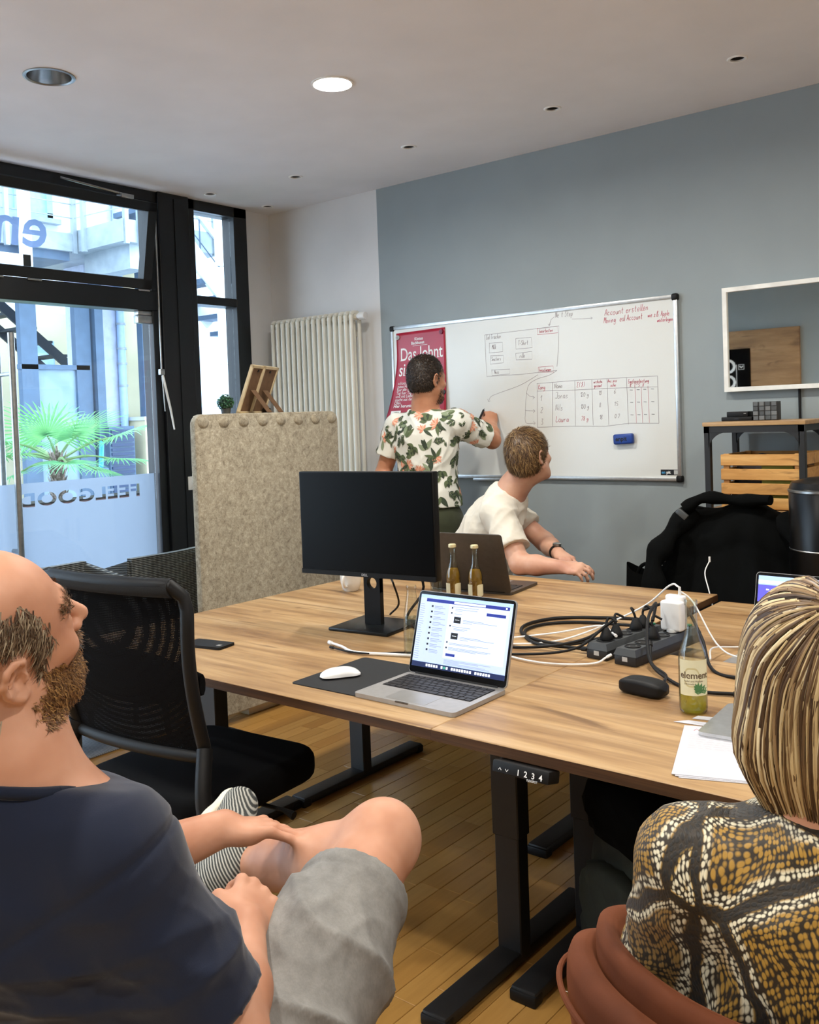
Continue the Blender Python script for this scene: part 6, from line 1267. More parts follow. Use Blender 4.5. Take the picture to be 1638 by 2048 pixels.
V, Q = S.mesh(3); rp = (ripple(V, 4, 20, n=3) * .020 + ripple(V, 14, 46, n=3) * .006 - .008) * np.clip((1.0 - V[:, 2]) / .22, .2, 1); sd = ((V - shR) @ (sx_ / np.linalg.norm(sx_))); rp = rp - .004 * np.exp(-(sd + .0) ** 2 / .00004) * (V[:, 0] > shR[0] - .09); rp = rp - .003 * np.exp(-(sd - np.linalg.norm(sx_) * .76) ** 2 / .00001) * (V[:, 0] > shR[0] - .09); fd_ = np.where((V[:, 0] > shR[0] - .09) & (sd > 0), np.clip((np.linalg.norm(sx_) * .83 - sd) / .05, 0, 1), 1); rp = rp * fd_; to_obj(p1, 't_shirt', (V, Q), cloth_mat('navy_cotton', '161d30', .9, .06, 5, 900, .25), None, rp)
bk = MB(); Mb = basis(tuple(tr_), (0, .08, 1), (.24, -.97, .1), (3.30, -3.905, .72)); put_text(bk, 'I', .12, Mb, bold=.002)
# back print letter rides on the cloth
from mathutils.bvhtree import BVHTree
def drape(mbv, V, Q, off=.002):
    bvh = BVHTree.FromPolygons([Vector(v) for v in V], [tuple(int(i) for i in q) for q in Q]); out = []
    for p in mbv:
        q, n, *_ = bvh.find_nearest(Vector(p)); out.append(q + n * off)
    return out
V2 = V + vnormals(V, Q) * rp[:, None]
let = MB(); g_ = [(0, 0), (.012, 0), (.010, .10), (.018, .145), (.008, .15), (-.004, .10)]
for x, z, w_, h_ in ((3.395, .70, .010, .16), (3.39, .695, .022, .010), (3.40, .86, .022, .010)): let.add(drape([(x, -3.97, z), (x + w_, -3.97, z), (x + w_, -3.97, z + h_ / 2), (x + w_, -3.97, z + h_), (x, -3.97, z + h_), (x, -3.97, z + h_ / 2)], V2, Q, .003), [(0, 1, 2, 3, 4, 5)])
let.v = [tuple(Vector(v) - Vector(p1.location)) for v in let.v]; let.obj('back_print', M_print, p1, 0)
col = MB(); ring_ = []
for i in range(40):
    a = 2 * PI * i / 40; ring_.append(nb + A3(.006, .0, .012) + A3(math.cos(a) * .077, math.sin(a) * .079, -.019 * math.sin(a)))
col.tube([Vector(p) - Vector(p1.location) for p in ring_ + ring_[:1]], .008, 8); col.obj('collar', cloth_mat('navy_rib', '131a2b', .9), p1, 60)
# denim shorts
S = Field((3.12, -3.86, .34), (3.92, -3.02, .80), .006)
S.ell(pel, (.20, .155, .135), None, .05); th_ = knR - hipR; S.chain([hipR, hipR + th_ * .45, hipR + th_ * .88], [.118, .104, .088], .05); tl_ = knL - hipL; S.chain([hipL, hipL + tl_ * .5, hipL + tl_ * .9], [.115, .102, .085], .05)
S.cut(hipR + th_ * .78, th_ + A3(-.05, 0, 0), .2); S.cut(hipL + tl_ * .84, tl_, .2)
V, Q = S.mesh(2); tq = ((V - hipR) @ (th_ / np.linalg.norm(th_))) / np.linalg.norm(th_); wv = (1 - np.abs(np.sin(tq * 11 + 1.3 * np.sin(V[:, 0] * 17 + 1) + V[:, 2] * 5))) ** 2.5; rp = ripple(V, 8, 34, n=3) * .008 + wv * .020 * np.clip(1.25 - tq * 1.25, .12, 1) - .004; rp = rp * np.clip((.80 - tq) / .12, .05, 1) - .0035 * np.exp(-(tq - .715) ** 2 / .00006)
t = NT('grey_washed_denim'); v_ = t.coord(); f1 = t.noise(v_, 26, 6, .7); f2 = t.noise(t.coord((420, 420, 90)), 1, 2); t.base(t.mix(t.math('MULTIPLY', f2, .35), t.ramp(f1, [(.3, '7d7b78'), (.5, '8b8985'), (.7, '989692')]), '5a5856'), .9, 0, .15); t.bump(f2, .3, .0006); M_den = t.m
to_obj(p1, 'denim_shorts', (V, Q), M_den, None, rp)
hm = MB(); tn = th_ / np.linalg.norm(th_); e1 = np.cross(tn, A3(0, 0, 1)); e1 /= np.linalg.norm(e1); e2 = np.cross(e1, tn)
for q_, nm in ((.755, 'hem_seam'),):
    break
    hm.tube([Vector(hipR + th_ * q_ + e1 * math.cos(a) * .0965 + e2 * math.sin(a) * .0965) - Vector(p1.location) for a in [2 * PI * i / 40 for i in range(41)]], .0035, 6); hm.obj(nm, M_den, p1, 60)
# sock and shoes
def shoe(heel, toe, upv, nm):
    ax = toe - heel; L = np.linalg.norm(ax); R = frame3(ax, upv); T = lambda x, y, z: heel + R @ A3(x, y, z); lo = np.minimum(heel, toe) - .14; hi = np.maximum(heel, toe) + .14
    U = Field(lo, hi, .0045); U.chain([T(0, 0, .0), T(L * .5, 0, -.004), T(L, 0, -.01)], [.043, .050, .040], .03); U.cap(T(.02, 0, .03), T(.06, 0, .05), .040, .034, .03); U.cap(T(L * .55, 0, .02), T(.07, 0, .045), .030, .034, .03); U.cut(T(L * .5, 0, -.026), -R[:, 2], .3); V, Q = U.mesh(2); to_obj(p1, nm, (V, Q), M_knit)
    U = Field(lo, hi, .0045); U.chain([T(-.008, 0, -.032), T(L * .35, .0, -.034), T(L * .72, .0, -.036), T(L + .012, 0, -.03)], [.046, .043, .050, .036], .02); U.cut(T(L * .5, 0, -.022), R[:, 2], .3); U.cut(T(L * .5, 0, -.052), -R[:, 2], .3); V, Q = U.mesh(2); s_ = to_obj(p1, 'shoe_sole', (V, Q), mat('cream_rubber_sole', 'd9d2bf', .6)); m = MB()
    for k in range(5): x = L * (.52 + .075 * k); m.tube([Vector(T(x, .022, .036 - .004 * k)), Vector(T(x + .004, 0, .044 - .005 * k)), Vector(T(x, -.022, .036 - .004 * k))], .003, 6)
    m.v = [tuple(Vector(v) - Vector(p1.location)) for v in m.v]; m.obj('shoe_laces', mat('dark_laces', '2b2c2d', .8), p1)
t = NT('striped_grey_knit'); wv_ = t.node('ShaderNodeTexWave', bands_direction='DIAGONAL'); t.link(t.coord(), wv_.inputs['Vector']); wv_.inputs['Scale'].default_value = 75; wv_.inputs['Distortion'].default_value = 1.2; t.base(t.ramp(wv_.outputs['Fac'], [(.3, '363837'), (.6, '777974'), (.8, 'a9a8a0')]), .9); t.bump(wv_.outputs['Fac'], .4, .001); M_knit = t.m
shoe(heelR, toeR, A3(.75, .45, .40), 'shoe'); shoe(anL + A3(0, -.035, -.02), anL + A3(-.01, .185, -.03), A3(0, 0, 1), 'shoe')
U = Field(np.minimum(anR, heelR) - .12, np.maximum(anR, heelR) + .12, .005); aa = (knR - anR); aa /= np.linalg.norm(aa); U.cap(anR - aa * .02, anR + aa * .07, .042, .043, .01); U.cut(anR + aa * .055, aa, .1); V, Q = U.mesh(1); to_obj(p1, 'sock', (V, Q), mat('black_patterned_sock', '15151a', .9, 0, .8, 90))
# hair, beard, brow
BVv, BVq = BV; Nn = vnormals(BVv, BVq); Lc = (BVv - hc1) @ HR     # head-local coordinates
hx_, hy_, hz_ = Lc.T; inh = np.linalg.norm(Lc, axis=1) < .17; g9 = np.random.default_rng(5).normal(size=len(Lc)) * .005
earz = (np.abs(hx_ + .008) < .034) & (np.abs(hz_) < .042) & (np.abs(hy_) > .066)
hairm = inh & ~earz & (hx_ + g9 < .048 - .55 * np.clip(hz_ - .04, 0, 1)) & (hz_ + .35 * hx_ > -.06) & (hz_ + g9 < .098 - .35 * (hx_ + .04)) & ~((hx_ > .036) & (hz_ < .008)) & ~((hz_ < -.018) & (hx_ > -.036))
beard = inh & ~earz & (hx_ + g9 > .010) & (hz_ + g9 < -.010 - .62 * (hx_ - .02)) & (hz_ + g9 > -.078 - .42 * (hx_ - .01)) & ~((hx_ > .088) & (hz_ > -.043)) & ~((np.abs(hy_) < .021) & (hz_ < -.046) & (hz_ > -.068) & (hx_ > .09))
must = inh & (hx_ > .084) & (hz_ < -.033) & (hz_ > -.049) & (np.abs(hy_) < .034)
def add_hair(root, nm, parts, material):
    off = 0; VV, FF, TT = [], [], []
    for A, F_, tn in parts: VV.append(A); FF.append(F_ + off); TT.append(tn); off += len(A)
    o = mesh_np(nm, np.concatenate(VV) - np.array(root.location), np.concatenate(FF), material, root, np.concatenate(TT)); return o
fl_back = lambda P, n: np.tile(HR @ A3(-.55, 0, -.75), (len(P), 1)); fl_down = lambda P, n: np.tile(HR @ A3(.25, 0, -.95), (len(P), 1))
add_hair(p1, 'hair', [strands(BVv, Nn, 15000, .018, .0009, fl_back, .3, .22, keep=hairm)], hair_mat('greying_brown_hair', [(0, '3a2b20'), (.5, '6d5a48'), (.8, '8f8069'), (1, 'b5a891')]))
add_hair(p1, 'beard', [strands(BVv, Nn, 12000, .0075, .0006, fl_down, .5, .5, keep=beard | must)], hair_mat('ginger_brown_beard', [(0, '4a2f1a'), (.6, '7d5832'), (1, 'a9824f')]))
bz = inh & (hx_ > .07) & (np.abs(hz_ - .031) < .007) & (np.abs(hy_) > .012) & (np.abs(hy_) < .05); add_hair(p1, 'eyebrows', [strands(BVv, Nn, 500, .010, .0006, lambda P, n: np.tile(HR @ A3(-.4, 0, .4), (len(P), 1)), .5, .3, keep=bz)], hair_mat('brown_brow', [(0, '4a3220'), (1, '7a5c3c')])) if bz.any() else None
for y in (1, -1): m = MB(); c_ = hc1 + HR @ A3(.0805, y * .031, .007) - np.array(p1.location); m.lathe([(0, -.0105), (.0074, -.0074), (.0105, 0), (.0074, .0074), (0, .0105)], 14, M=Matrix.Translation(c_)); m.obj('eye', mat('eye_white', 'e8e2da', .2), p1, 60)
# the stool under him
so = thing('stool', 'dark padded stool under the man in navy', 'stool', (3.62, -3.62, 0)); MB().lathe([(0, .37), (.17, .37), (.185, .385), (.185, .40), (.165, .412), (0, .415)], 32).obj('seat', M_seatcloth, so)
for i in range(4): a = PI / 4 + i * PI / 2; MB().cyl((math.cos(a) * .12, math.sin(a) * .12, .375), (math.cos(a) * .17, math.sin(a) * .17, 0), .016, .012, 12).obj('leg', M_black, so)
# ------------------------------------------------------------------ man in the floral shirt writing on the board
SK2 = skin_mat('tanned_skin', 'b27a5c', 'c58d6e', 'd29d80')
p2 = figure('person', 'standing man in a floral shirt writing on the whiteboard', (1.68, -.48, 0))
H2 = A3(1.693, -.515, 1.608); HR2 = frame3(A3(.22, .97, -.06), A3(.02, .05, 1)); nb2 = A3(1.668, -.51, 1.455)
sR, sL = A3(1.845, -.47, 1.385), A3(1.475, -.50, 1.375); eR, wR_ = A3(1.905, -.245, 1.285), A3(1.80, -.085, 1.365); eL, wL_ = A3(1.385, -.535, 1.115), A3(1.585, -.665, 1.015)
pe2 = A3(1.665, -.49, .90); wa2 = A3(1.663, -.495, 1.08); ch2_ = A3(1.66, -.50, 1.265)
B = Field((1.22, -.86, -.01), (2.06, -.0, 1.78), .0068)
head(B, H2, HR2, nb2, 1.0, .056); B.cap(nb2 + A3(0, 0, .02), nb2 + A3(0, 0, -.06), .06, .085, .04); B.cap(sR, sL, .058, .058, .05); B.ell(ch2_, (.165, .105, .17), None, .06); B.ell(wa2, (.135, .095, .16), None, .06); B.ell(pe2, (.155, .115, .12), None, .06)
B.cap(sR, eR, .052, .044, .03); B.chain([eR, eR * .6 + wR_ * .4, wR_], [.044, .041, .028], .02); B.cap(sL, eL, .052, .043, .03); B.chain([eL, eL * .6 + wL_ * .4, wL_], [.043, .04, .028], .02)
hand(B, wR_, frame3(A3(-.35, .45, .75), A3(.75, -.6, .25)), (.9, 1.0, 1.1, 1.15), .95, thumb_in=.9); hand(B, wL_, frame3(A3(.95, -.15, .1), A3(.1, -.9, .3)), (.9, .95, 1.0, 1.0), .95, thumb_in=.9)
for hx0, fx in ((1.585, 1.57), (1.745, 1.765)):
    B.chain([A3(hx0, -.49, .88), A3(hx0 - .01, -.48, .5), A3(fx, -.50, .09)], [.088, .062, .04], .03); B.chain([A3(fx, -.52, .05), A3(fx, -.36, .035)], [.04, .032], .02)
BV2 = B.mesh(1); to_obj(p2, 'body', BV2, SK2)
S = Field((1.22, -.86, .86), (2.06, -.05, 1.56), .0068)
S.ell(ch2_, (.19, .13, .19), None, .06); S.ell(wa2, (.165, .125, .19), None, .07); S.ell(pe2 + A3(0, 0, .06), (.185, .14, .15), None, .06); S.cap(sR, sL, .072, .072, .05); S.cap(nb2 + A3(0, 0, -.05), nb2 + A3(0, 0, -.12), .085, .12, .05)
u_ = eR - sR; S.cap(sR, sR + u_ * .85, .070, .073, .03); v_ = eL - sL; S.cap(sL, sL + v_ * .85, .070, .075, .03); S.cut(sR + u_ * .80, u_, .13); S.cut(sL + v_ * .62, v_, .13); S.cut(A3(1.665, -.49, .952), A3(0, 0, -1), .4); S.cut(nb2 + A3(0, .01, .0), A3(0, .12, 1), .12)
V, Q = S.mesh(2); rp = ripple(V, 21, 24, n=3) * .014 - .006; V2 = V + vnormals(V, Q) * rp[:, None]
sh2 = to_obj(p2, 'floral_shirt', (V2, Q), cloth_mat('off_white_cotton', 'e6e6dc', .85, .03, 5, 900, .1))
# printed leaves and blossoms, laid onto the cloth
def leaf_poly(L, w_, bend=0, n=6): return [(L * t, w_ * math.sin(PI * t ** .8) + bend * t * t * L) for t in [i / n for i in range(n + 1)]] + [(L * t, -w_ * math.sin(PI * t ** .8) + bend * t * t * L) for t in [1 - i / n for i in range(1, n)]]
bvh = BVHTree.FromPolygons([Vector(v) for v in V2], [tuple(int(i) for i in q) for q in Q]); NN_ = vnormals(V2, Q); gR = random.Random(4); centers = []
mats_ = [mat('olive_leaf_print', '5d6b4a', .85), mat('dark_leaf_print', '3a4636', .85), mat('sage_leaf_print', '8d9a7c', .85), mat('coral_blossom_print', 'dd9478', .85), mat('pale_coral_print', 'e8b9a0', .85)]
fp_ = MB(); layer = [0]
def stamp(poly, P, n, T_, mi):
    b_ = n.cross(T_).normalized(); layer[0] += 1; out = []
    for x, y in poly:
        q, nn, _i, ds = bvh.find_nearest(P + T_ * x + b_ * y)
        if ds > .012: return
        out.append(q + nn * (.0014 + .0000015 * layer[0]) - Vector(p2.location))
    c, nn, *_ = bvh.find_nearest(P + T_ * (sum(p[0] for p in poly) / len(poly))); cc = c + nn * (.0016 + .0000015 * layer[0]) - Vector(p2.location); k = len(out); fp_.add(out + [cc], [(i, (i + 1) % k, k) for i in range(k)], mi)
ids = list(range(len(V2))); gR.shuffle(ids)
for i in ids:
    P = Vector(V2[i])
    if all((P - c).length > .05 for c in centers): centers.append(P)
    else: continue
    n = Vector(NN_[i]); T0 = n.orthogonal().normalized(); T0.rotate(Matrix.Rotation(gR.uniform(0, 6.28), 3, n)); kind = gR.random()
    rot = lambda a: Matrix.Rotation(a, 3, n) @ T0
    if kind < .30:
        for k in range(7): stamp(leaf_poly(gR.uniform(.030, .042), .0062), P, n, rot(-1.3 + k * .43), 3 + (k % 2))
        for k in range(3): stamp(leaf_poly(.062, .009), P, n, rot(2.2 + k * .9), k % 2)
    elif kind < .55:
        stamp([(0, -.001), (.06, -.001), (.06, .001), (0, .001)], P, n, T0, 1)
        for k in range(6):
            for sg in (1, -1): stamp(leaf_poly(.030 - .0028 * k, .0036), P + T0 * (.008 + .009 * k), n, rot(sg * .8), 0 if k % 2 else 1)
    elif kind < .8:
        for k in range(3): stamp(leaf_poly(gR.uniform(.05, .07), gR.uniform(.009, .014), gR.uniform(-.2, .2)), P, n, rot(k * .75 - .7), gR.choice((0, 1, 2)))
    else:
        for k in range(5): stamp(leaf_poly(.042, .012), P, n, rot(-1.2 + k * .6), (0, 1)[k % 2])
o = fp_.obj('floral_print', mats_, sh2, 0); o['kind'] = 'stuff'; o.parent = sh2
S = Field((1.30, -.80, .02), (2.0, -.24, 1.0), .008); S.ell(pe2, (.175, .135, .13), None, .05)
for hx0, fx in ((1.585, 1.57), (1.745, 1.765)): S.chain([A3(hx0, -.49, .86), A3(hx0 - .01, -.48, .5), A3(fx, -.50, .08)], [.11, .085, .07], .03)
S.cut(A3(1.665, -.49, .985), A3(0, 0, 1), .4); V, Q = S.mesh(2); to_obj(p2, 'trousers', (V, Q), cloth_mat('olive_twill', '3d4130', .9), None, ripple(V, 3, 30) * .005)
m = MB(); m.b2((-.01, -.155, .895), (.14, -.15, .905)); m.cyl((.06, -.158, .885), (.06, -.15, .885), .006); m.v = [tuple(Vector(v) + Vector((.0, .0, .0))) for v in m.v]; m.obj('back_pocket', mat('dark_olive_seam', '2a2d20', .9), p2)
for fx in (1.57, 1.765): U = Field((fx - .1, -.66, -.005), (fx + .1, -.26, .16), .006); U.chain([A3(fx, -.54, .045), A3(fx, -.42, .04), A3(fx, -.35, .035)], [.046, .048, .04], .02); U.cap(A3(fx, -.53, .05), A3(fx, -.5, .09), .045, .042, .02); U.cut(A3(fx, -.45, .002), A3(0, 0, -1), .3); V, Q = U.mesh(1); to_obj(p2, 'shoe', (V, Q), mat('white_sneaker', 'c9c9c6', .6))
BVv, BVq = BV2; Nn = vnormals(BVv, BVq); Lc = (BVv - H2) @ HR2; hx_, hy_, hz_ = Lc.T; inh = np.linalg.norm(Lc, axis=1) < .17; earz = (np.abs(hx_ + .008) < .03) & (np.abs(hz_) < .036) & (np.abs(hy_) > .07)
hm_ = inh & ~earz & (hz_ > -.062 + np.clip(hx_ + .02, 0, 1) * 1.1) & (hx_ < .075) & ((hz_ > .06) | (hx_ < .035))
V2h = BVv + Nn * .0; fl2 = lambda P, n: np.tile(A3(.1, .25, -1), (len(P), 1)) + n * 0
def capmesh(c, R, r, keepf, h=.006, off=(0, 0, 0)):
    F_ = Field(np.array(c) - .2, np.array(c) + .2, h); T = lambda x, y, z: np.array(c) + R @ A3(x, y, z); F_.ell(T(-.014, 0, .044), r, R, .02); F_.ell(T(-.03, 0, -.01), (r[0] * .78, r[1] * .92, r[2] * .85), R, .03); keepf(F_, T); return F_.mesh(2)
def k2(F_, T): F_.cut(T(.03, 0, -.005), HR2 @ A3(.75, 0, -.66), .25); F_.cut(T(-.05, 0, -.062), HR2 @ A3(.1, 0, -1), .25)
cv, cq = capmesh(H2, HR2, (.101, .0785, .091), k2); M_h2 = hair_mat('dark_brown_hair', [(0, '17110d'), (.6, '2e231b'), (1, '4d3c2d')]); cN = vnormals(cv, cq)
hA, hF, hT = strands(cv, cN, 7000, .014, .0012, fl2, .9, .7); hz2 = ((hA - H2) @ HR2)[:, 2]
add_hair(p2, 'hair', [(cv, np.asarray(cq), np.full(len(cv), .25)), (hA, hF, hT)], M_h2)
brd = inh & (hx_ > .03) & (hz_ < -.045) & (hz_ > -.12); add_hair(p2, 'beard', [strands(BVv, Nn, 2500, .008, .0008, fl2, .5, .4, keep=brd)], hair_mat('dark_beard', [(0, '1d1510'), (1, '3c2c20')]))
mk = thing('marker_pen', 'dark marker pen in the writing man\'s raised hand', 'marker', (1.735, -.085, 1.425), rot=(0, 0, 0)); d_ = Vector((-.02, .055, .03)).normalized(); MB().tube([-d_ * .06, d_ * .045], .006, 10).obj('barrel', M_blackpl, mk); MB().tube([d_ * .045, d_ * .066], [.004, .0015], 8).obj('tip', M_dash, mk)
mr = thing('red_marker', 'red marker pen held behind the floral shirt man\'s back', 'marker', (1.705, -.70, 1.03)); MB().tube([(-.03, -.01, -.02), (.06, .0, .05)], .008, 10).obj('barrel', mat('red_plastic', 'b01e2c', .4), mr); MB().tube([(.06, .0, .05), (.085, .003, .07)], .009, 10).obj('cap', mat('red_plastic', 'b01e2c', .4), mr)

# ------------------------------------------------------------------ seated man in the cream T-shirt
SK3 = skin_mat('pale_skin', 'b5806a', 'c99a82', 'd3a88f')
p3 = figure('person', 'seated man in a cream T-shirt leaning on the back desk, looking at the board', (2.2, -.72, 0))
H3 = A3(2.43, -.735, 1.222); HR3 = frame3(A3(.22, .96, .10), A3(-.05, -.10, 1)); nb3 = A3(2.33, -.745, 1.065)
sR, sL = A3(2.345, -.875, .975), A3(2.175, -.60, .99); eR, wR_ = A3(2.505, -.955, .775), A3(2.695, -.935, .772); eL, wL_ = A3(2.42, -.60, .82), A3(2.60, -.79, .80); pe3 = A3(2.06, -.72, .50); wa3 = A3(2.12, -.725, .70); ch3 = A3(2.22, -.73, .88); tw = frame3(A3(.5, .1, .85), A3(-.85, 0, .5))
B = Field((1.86, -1.04, -.01), (2.86, -.42, 1.42), .0068)
head(B, H3, HR3, nb3, 1.0, .058); B.cap(nb3 + A3(.02, 0, .02), nb3 + A3(-.03, 0, -.07), .06, .085, .04); B.cap(sR, sL, .058, .058, .05); B.cap(ch3, wa3, .125, .125, .06); B.cap(wa3, pe3, .125, .13, .06)
B.cap(sR, eR, .054, .045, .03); B.chain([eR, eR * .6 + wR_ * .4, wR_], [.045, .042, .029], .02); B.cap(sL, eL, .054, .044, .03); B.chain([eL, eL * .6 + wL_ * .4, wL_], [.044, .041, .029], .02)
hand(B, wR_, frame3(A3(1, .1, -.05), A3(.0, -.5, .85)), (.5, .55, .6, .65), .98, thumb_in=.8); hand(B, wL_, frame3(A3(.75, -.55, -.15), A3(.2, -.2, 1)), (.45, .5, .5, .55), .98, thumb_in=.8)
for y, ky in ((-.80, -.86), (-.63, -.58)): B.chain([A3(2.06, y, .50), A3(2.47, ky, .50), A3(2.45, ky, .09)], [.09, .062, .042], .03); B.chain([A3(2.43, ky, .05), A3(2.60, ky, .035)], [.038, .03], .02)
BV3 = B.mesh(1); to_obj(p3, 'body', BV3, SK3)
S = Field((1.84, -1.06, .42), (2.62, -.40, 1.18), .0068); S.cap(ch3, wa3, .15, .152, .06); S.cap(wa3, pe3 + A3(0, 0, .04), .155, .16, .06); S.cap(sR, sL, .072, .072, .055); S.cap(nb3 + A3(-.01, 0, -.02), nb3 + A3(-.05, 0, -.1), .076, .11, .05); S.cap(nb3 + A3(-.02, -.02, -.035), sR, .07, .066, .04); S.cap(nb3 + A3(-.02, .02, -.035), sL, .07, .066, .04)
u_ = eR - sR; S.cap(sR, sR + u_ * .85, .072, .080, .03); v_ = eL - sL; S.cap(sL, sL + v_ * .8, .070, .076, .03); S.cut(sR + u_ * .70, u_ + A3(0, 0, -.06), .13); S.cut(sL + v_ * .66, v_, .13); S.cut(nb3 + A3(.015, .0, .008), A3(.50, .06, .85), .095); S.cut(pe3 + A3(0, 0, -.02), A3(0, 0, -1), .35)
V, Q = S.mesh(2); to_obj(p3, 't_shirt', (V, Q), cloth_mat('cream_cotton', 'd8d2c4', .9, .03, 5, 900, .15), None, ripple(V, 33, 20, n=3) * .020 + ripple(V, 34, 50, n=3) * .004 - .008)
S = Field((1.88, -1.04, .05), (2.60, -.42, .66), .008); S.ell(pe3, (.17, .17, .12), None, .05)
for y, ky in ((-.80, -.86), (-.63, -.58)): S.chain([A3(2.06, y, .50), A3(2.47, ky, .50), A3(2.45, ky, .12)], [.105, .08, .06], .03)
V, Q = S.mesh(2); to_obj(p3, 'trousers', (V, Q), cloth_mat('dark_denim', '272a33', .9), None, ripple(V, 5, 30) * .005)
for ky in (-.86, -.58): U = Field((2.33, ky - .1, -.005), (2.75, ky + .1, .16), .006); U.chain([A3(2.42, ky, .045), A3(2.56, ky, .04), A3(2.63, ky, .035)], [.046, .046, .038], .02); U.cap(A3(2.43, ky, .05), A3(2.45, ky, .09), .045, .042, .02); U.cut(A3(2.5, ky, .002), A3(0, 0, -1), .3); V, Q = U.mesh(1); to_obj(p3, 'shoe', (V, Q), mat('black_sneaker', '202022', .6))
wx = (wL_ - eL) / np.linalg.norm(wL_ - eL); wc_ = wL_ - wx * .03 - np.array(p3.location); y_ = np.cross(A3(0, 0, 1), wx); y_ /= np.linalg.norm(y_); z_ = np.cross(wx, y_)
MB().lathe([(.0335, -.011), (.0345, -.011), (.0345, .011), (.0335, .011)], 24, M=basis(tuple(y_), tuple(z_), tuple(wx), tuple(wc_)), close=True).obj('watch_strap', M_blackpl, p3); MB().lathe([(.0, .033), (.019, .033), (.019, .042), (.016, .044), (0, .044)], 24, M=basis(tuple(wx), tuple(y_), tuple(z_), tuple(wc_))).obj('watch_face', M_steel, p3)
def k3(F_, T): F_.cut(T(.035, 0, .0), HR3 @ A3(.8, 0, -.6), .25); F_.cut(T(-.05, 0, -.068), HR3 @ A3(.15, 0, -1), .25)
cv, cq = capmesh(H3, HR3, (.105, .083, .095), k3); cN = vnormals(cv, cq); crown = H3 + HR3 @ A3(-.06, 0, .12)
def fl3(P, n): d = P - crown; d[:, 2] -= .25 * np.linalg.norm(d, axis=1); return d / (np.linalg.norm(d, axis=1)[:, None] + 1e-6)
hA, hF, hT = strands(cv, cN, 8000, .030, .0012, fl3, .3, .3); add_hair(p3, 'hair', [(cv, np.asarray(cq), np.full(len(cv), .3)), (hA, hF, hT)], hair_mat('light_brown_hair', [(0, '3a2a1b'), (.5, '64492f'), (.85, '94744a'), (1, 'b8996a')]))
st3 = thing('office_stool', 'black padded stool under the man in the cream T-shirt', 'stool', (2.05, -.72, 0)); MB().lathe([(0, .34), (.18, .34), (.195, .355), (.195, .37), (.175, .382), (0, .385)], 32).obj('seat', M_seatcloth, st3)
for i in range(4): a = PI / 4 + i * PI / 2; MB().cyl((math.cos(a) * .12, math.sin(a) * .12, .345), (math.cos(a) * .18, math.sin(a) * .18, 0), .016, .012, 12).obj('leg', M_black, st3)
# ------------------------------------------------------------------ blond woman and her rust velvet chair
p4 = figure('person', 'blond woman in a snakeskin print blouse seen from behind in the velvet chair', (4.35, -3.25, 0))
SK4 = skin_mat('fair_skin', 'bd8264', 'd39c7e', 'dcaa8e')
H4 = A3(4.352, -3.215, 1.085); HR4 = frame3(A3(-.41, .91, .0), A3(0, 0, 1)); nb4 = A3(4.355, -3.255, .945); tr4 = A3(.91, .41, 0)
sL, sR = A3(4.225, -3.315, .885), A3(4.505, -3.19, .885); eL, eR = A3(4.165, -3.27, .635), A3(4.60, -3.03, .635); wL_, wR_ = A3(4.16, -3.03, .60), A3(4.46, -2.88, .60)
ch4 = A3(4.36, -3.25, .77); wa4 = A3(4.36, -3.24, .60); pe4 = A3(4.355, -3.21, .50)
B = Field((4.0, -3.46, -.01), (4.74, -2.70, 1.26), .007)
head(B, H4, HR4, nb4, .95, .050, False); B.cap(nb4 + A3(0, 0, .02), nb4 + A3(0, 0, -.05), .05, .075, .04); B.cap(sL, sR, .05, .05, .05); B.ell(ch4, (.14, .10, .17), frame3(tr4, A3(0, 0, 1)), .06); B.ell(wa4, (.125, .1, .14), None, .06); B.ell(pe4, (.16, .14, .11), None, .06)
for s_, e_, w_ in ((sL, eL, wL_), (sR, eR, wR_)): B.cap(s_, e_, .046, .038, .03); B.chain([e_, w_], [.038, .024], .02)
hand(B, wL_, frame3(A3(.3, .9, -.05), A3(0, 0, 1)), .4, .9); hand(B, wR_, frame3(A3(-.5, .8, -.05), A3(0, 0, 1)), .4, .9)
for hx0, kx in ((4.28, 4.17), (4.44, 4.42)): B.chain([A3(hx0, -3.2, .50), A3(kx, -2.82, .50), A3(kx, -2.80, .08)], [.085, .055, .036], .03); B.chain([A3(kx, -2.82, .05), A3(kx, -2.72, .03)], [.034, .026], .02)
to_obj(p4, 'body', B.mesh(1), SK4)
t = NT('snakeskin_print'); v0 = t.coord((1, 1, 1)); dn = t.node('ShaderNodeTexNoise'); t.link(v0, dn.inputs['Vector']); dn.inputs['Scale'].default_value = 9; mx = t.node('ShaderNodeMix', data_type='RGBA', blend_type='LINEAR_LIGHT'); mx.inputs[0].default_value = .035; t.link(v0, mx.inputs[6]); t.link(dn.outputs['Color'], mx.inputs[7])
mp = t.node('ShaderNodeMapping'); mp.inputs['Scale'].default_value = (270, 270, 165); mp.inputs['Rotation'].default_value = (0, .35, 0); t.link(mx.outputs[2], mp.inputs['Vector']); vo = t.node('ShaderNodeTexVoronoi'); t.link(mp.outputs[0], vo.inputs['Vector']); vo.inputs['Scale'].default_value = .75; vo.inputs['Randomness'].default_value = .35
mp2 = t.node('ShaderNodeMapping'); mp2.inputs['Scale'].default_value = (8.5, 8.5, 6.5); mp2.inputs['Rotation'].default_value = (.3, .7, .2); t.link(mx.outputs[2], mp2.inputs['Vector']); vb = t.node('ShaderNodeTexVoronoi', feature='DISTANCE_TO_EDGE'); t.link(mp2.outputs[0], vb.inputs['Vector']); vb.inputs['Scale'].default_value = 1; vc = t.node('ShaderNodeTexVoronoi'); t.link(mp2.outputs[0], vc.inputs['Vector']); vc.inputs['Scale'].default_value = 1
sep = t.node('ShaderNodeSeparateColor'); t.link(vc.outputs['Color'], sep.inputs[0])
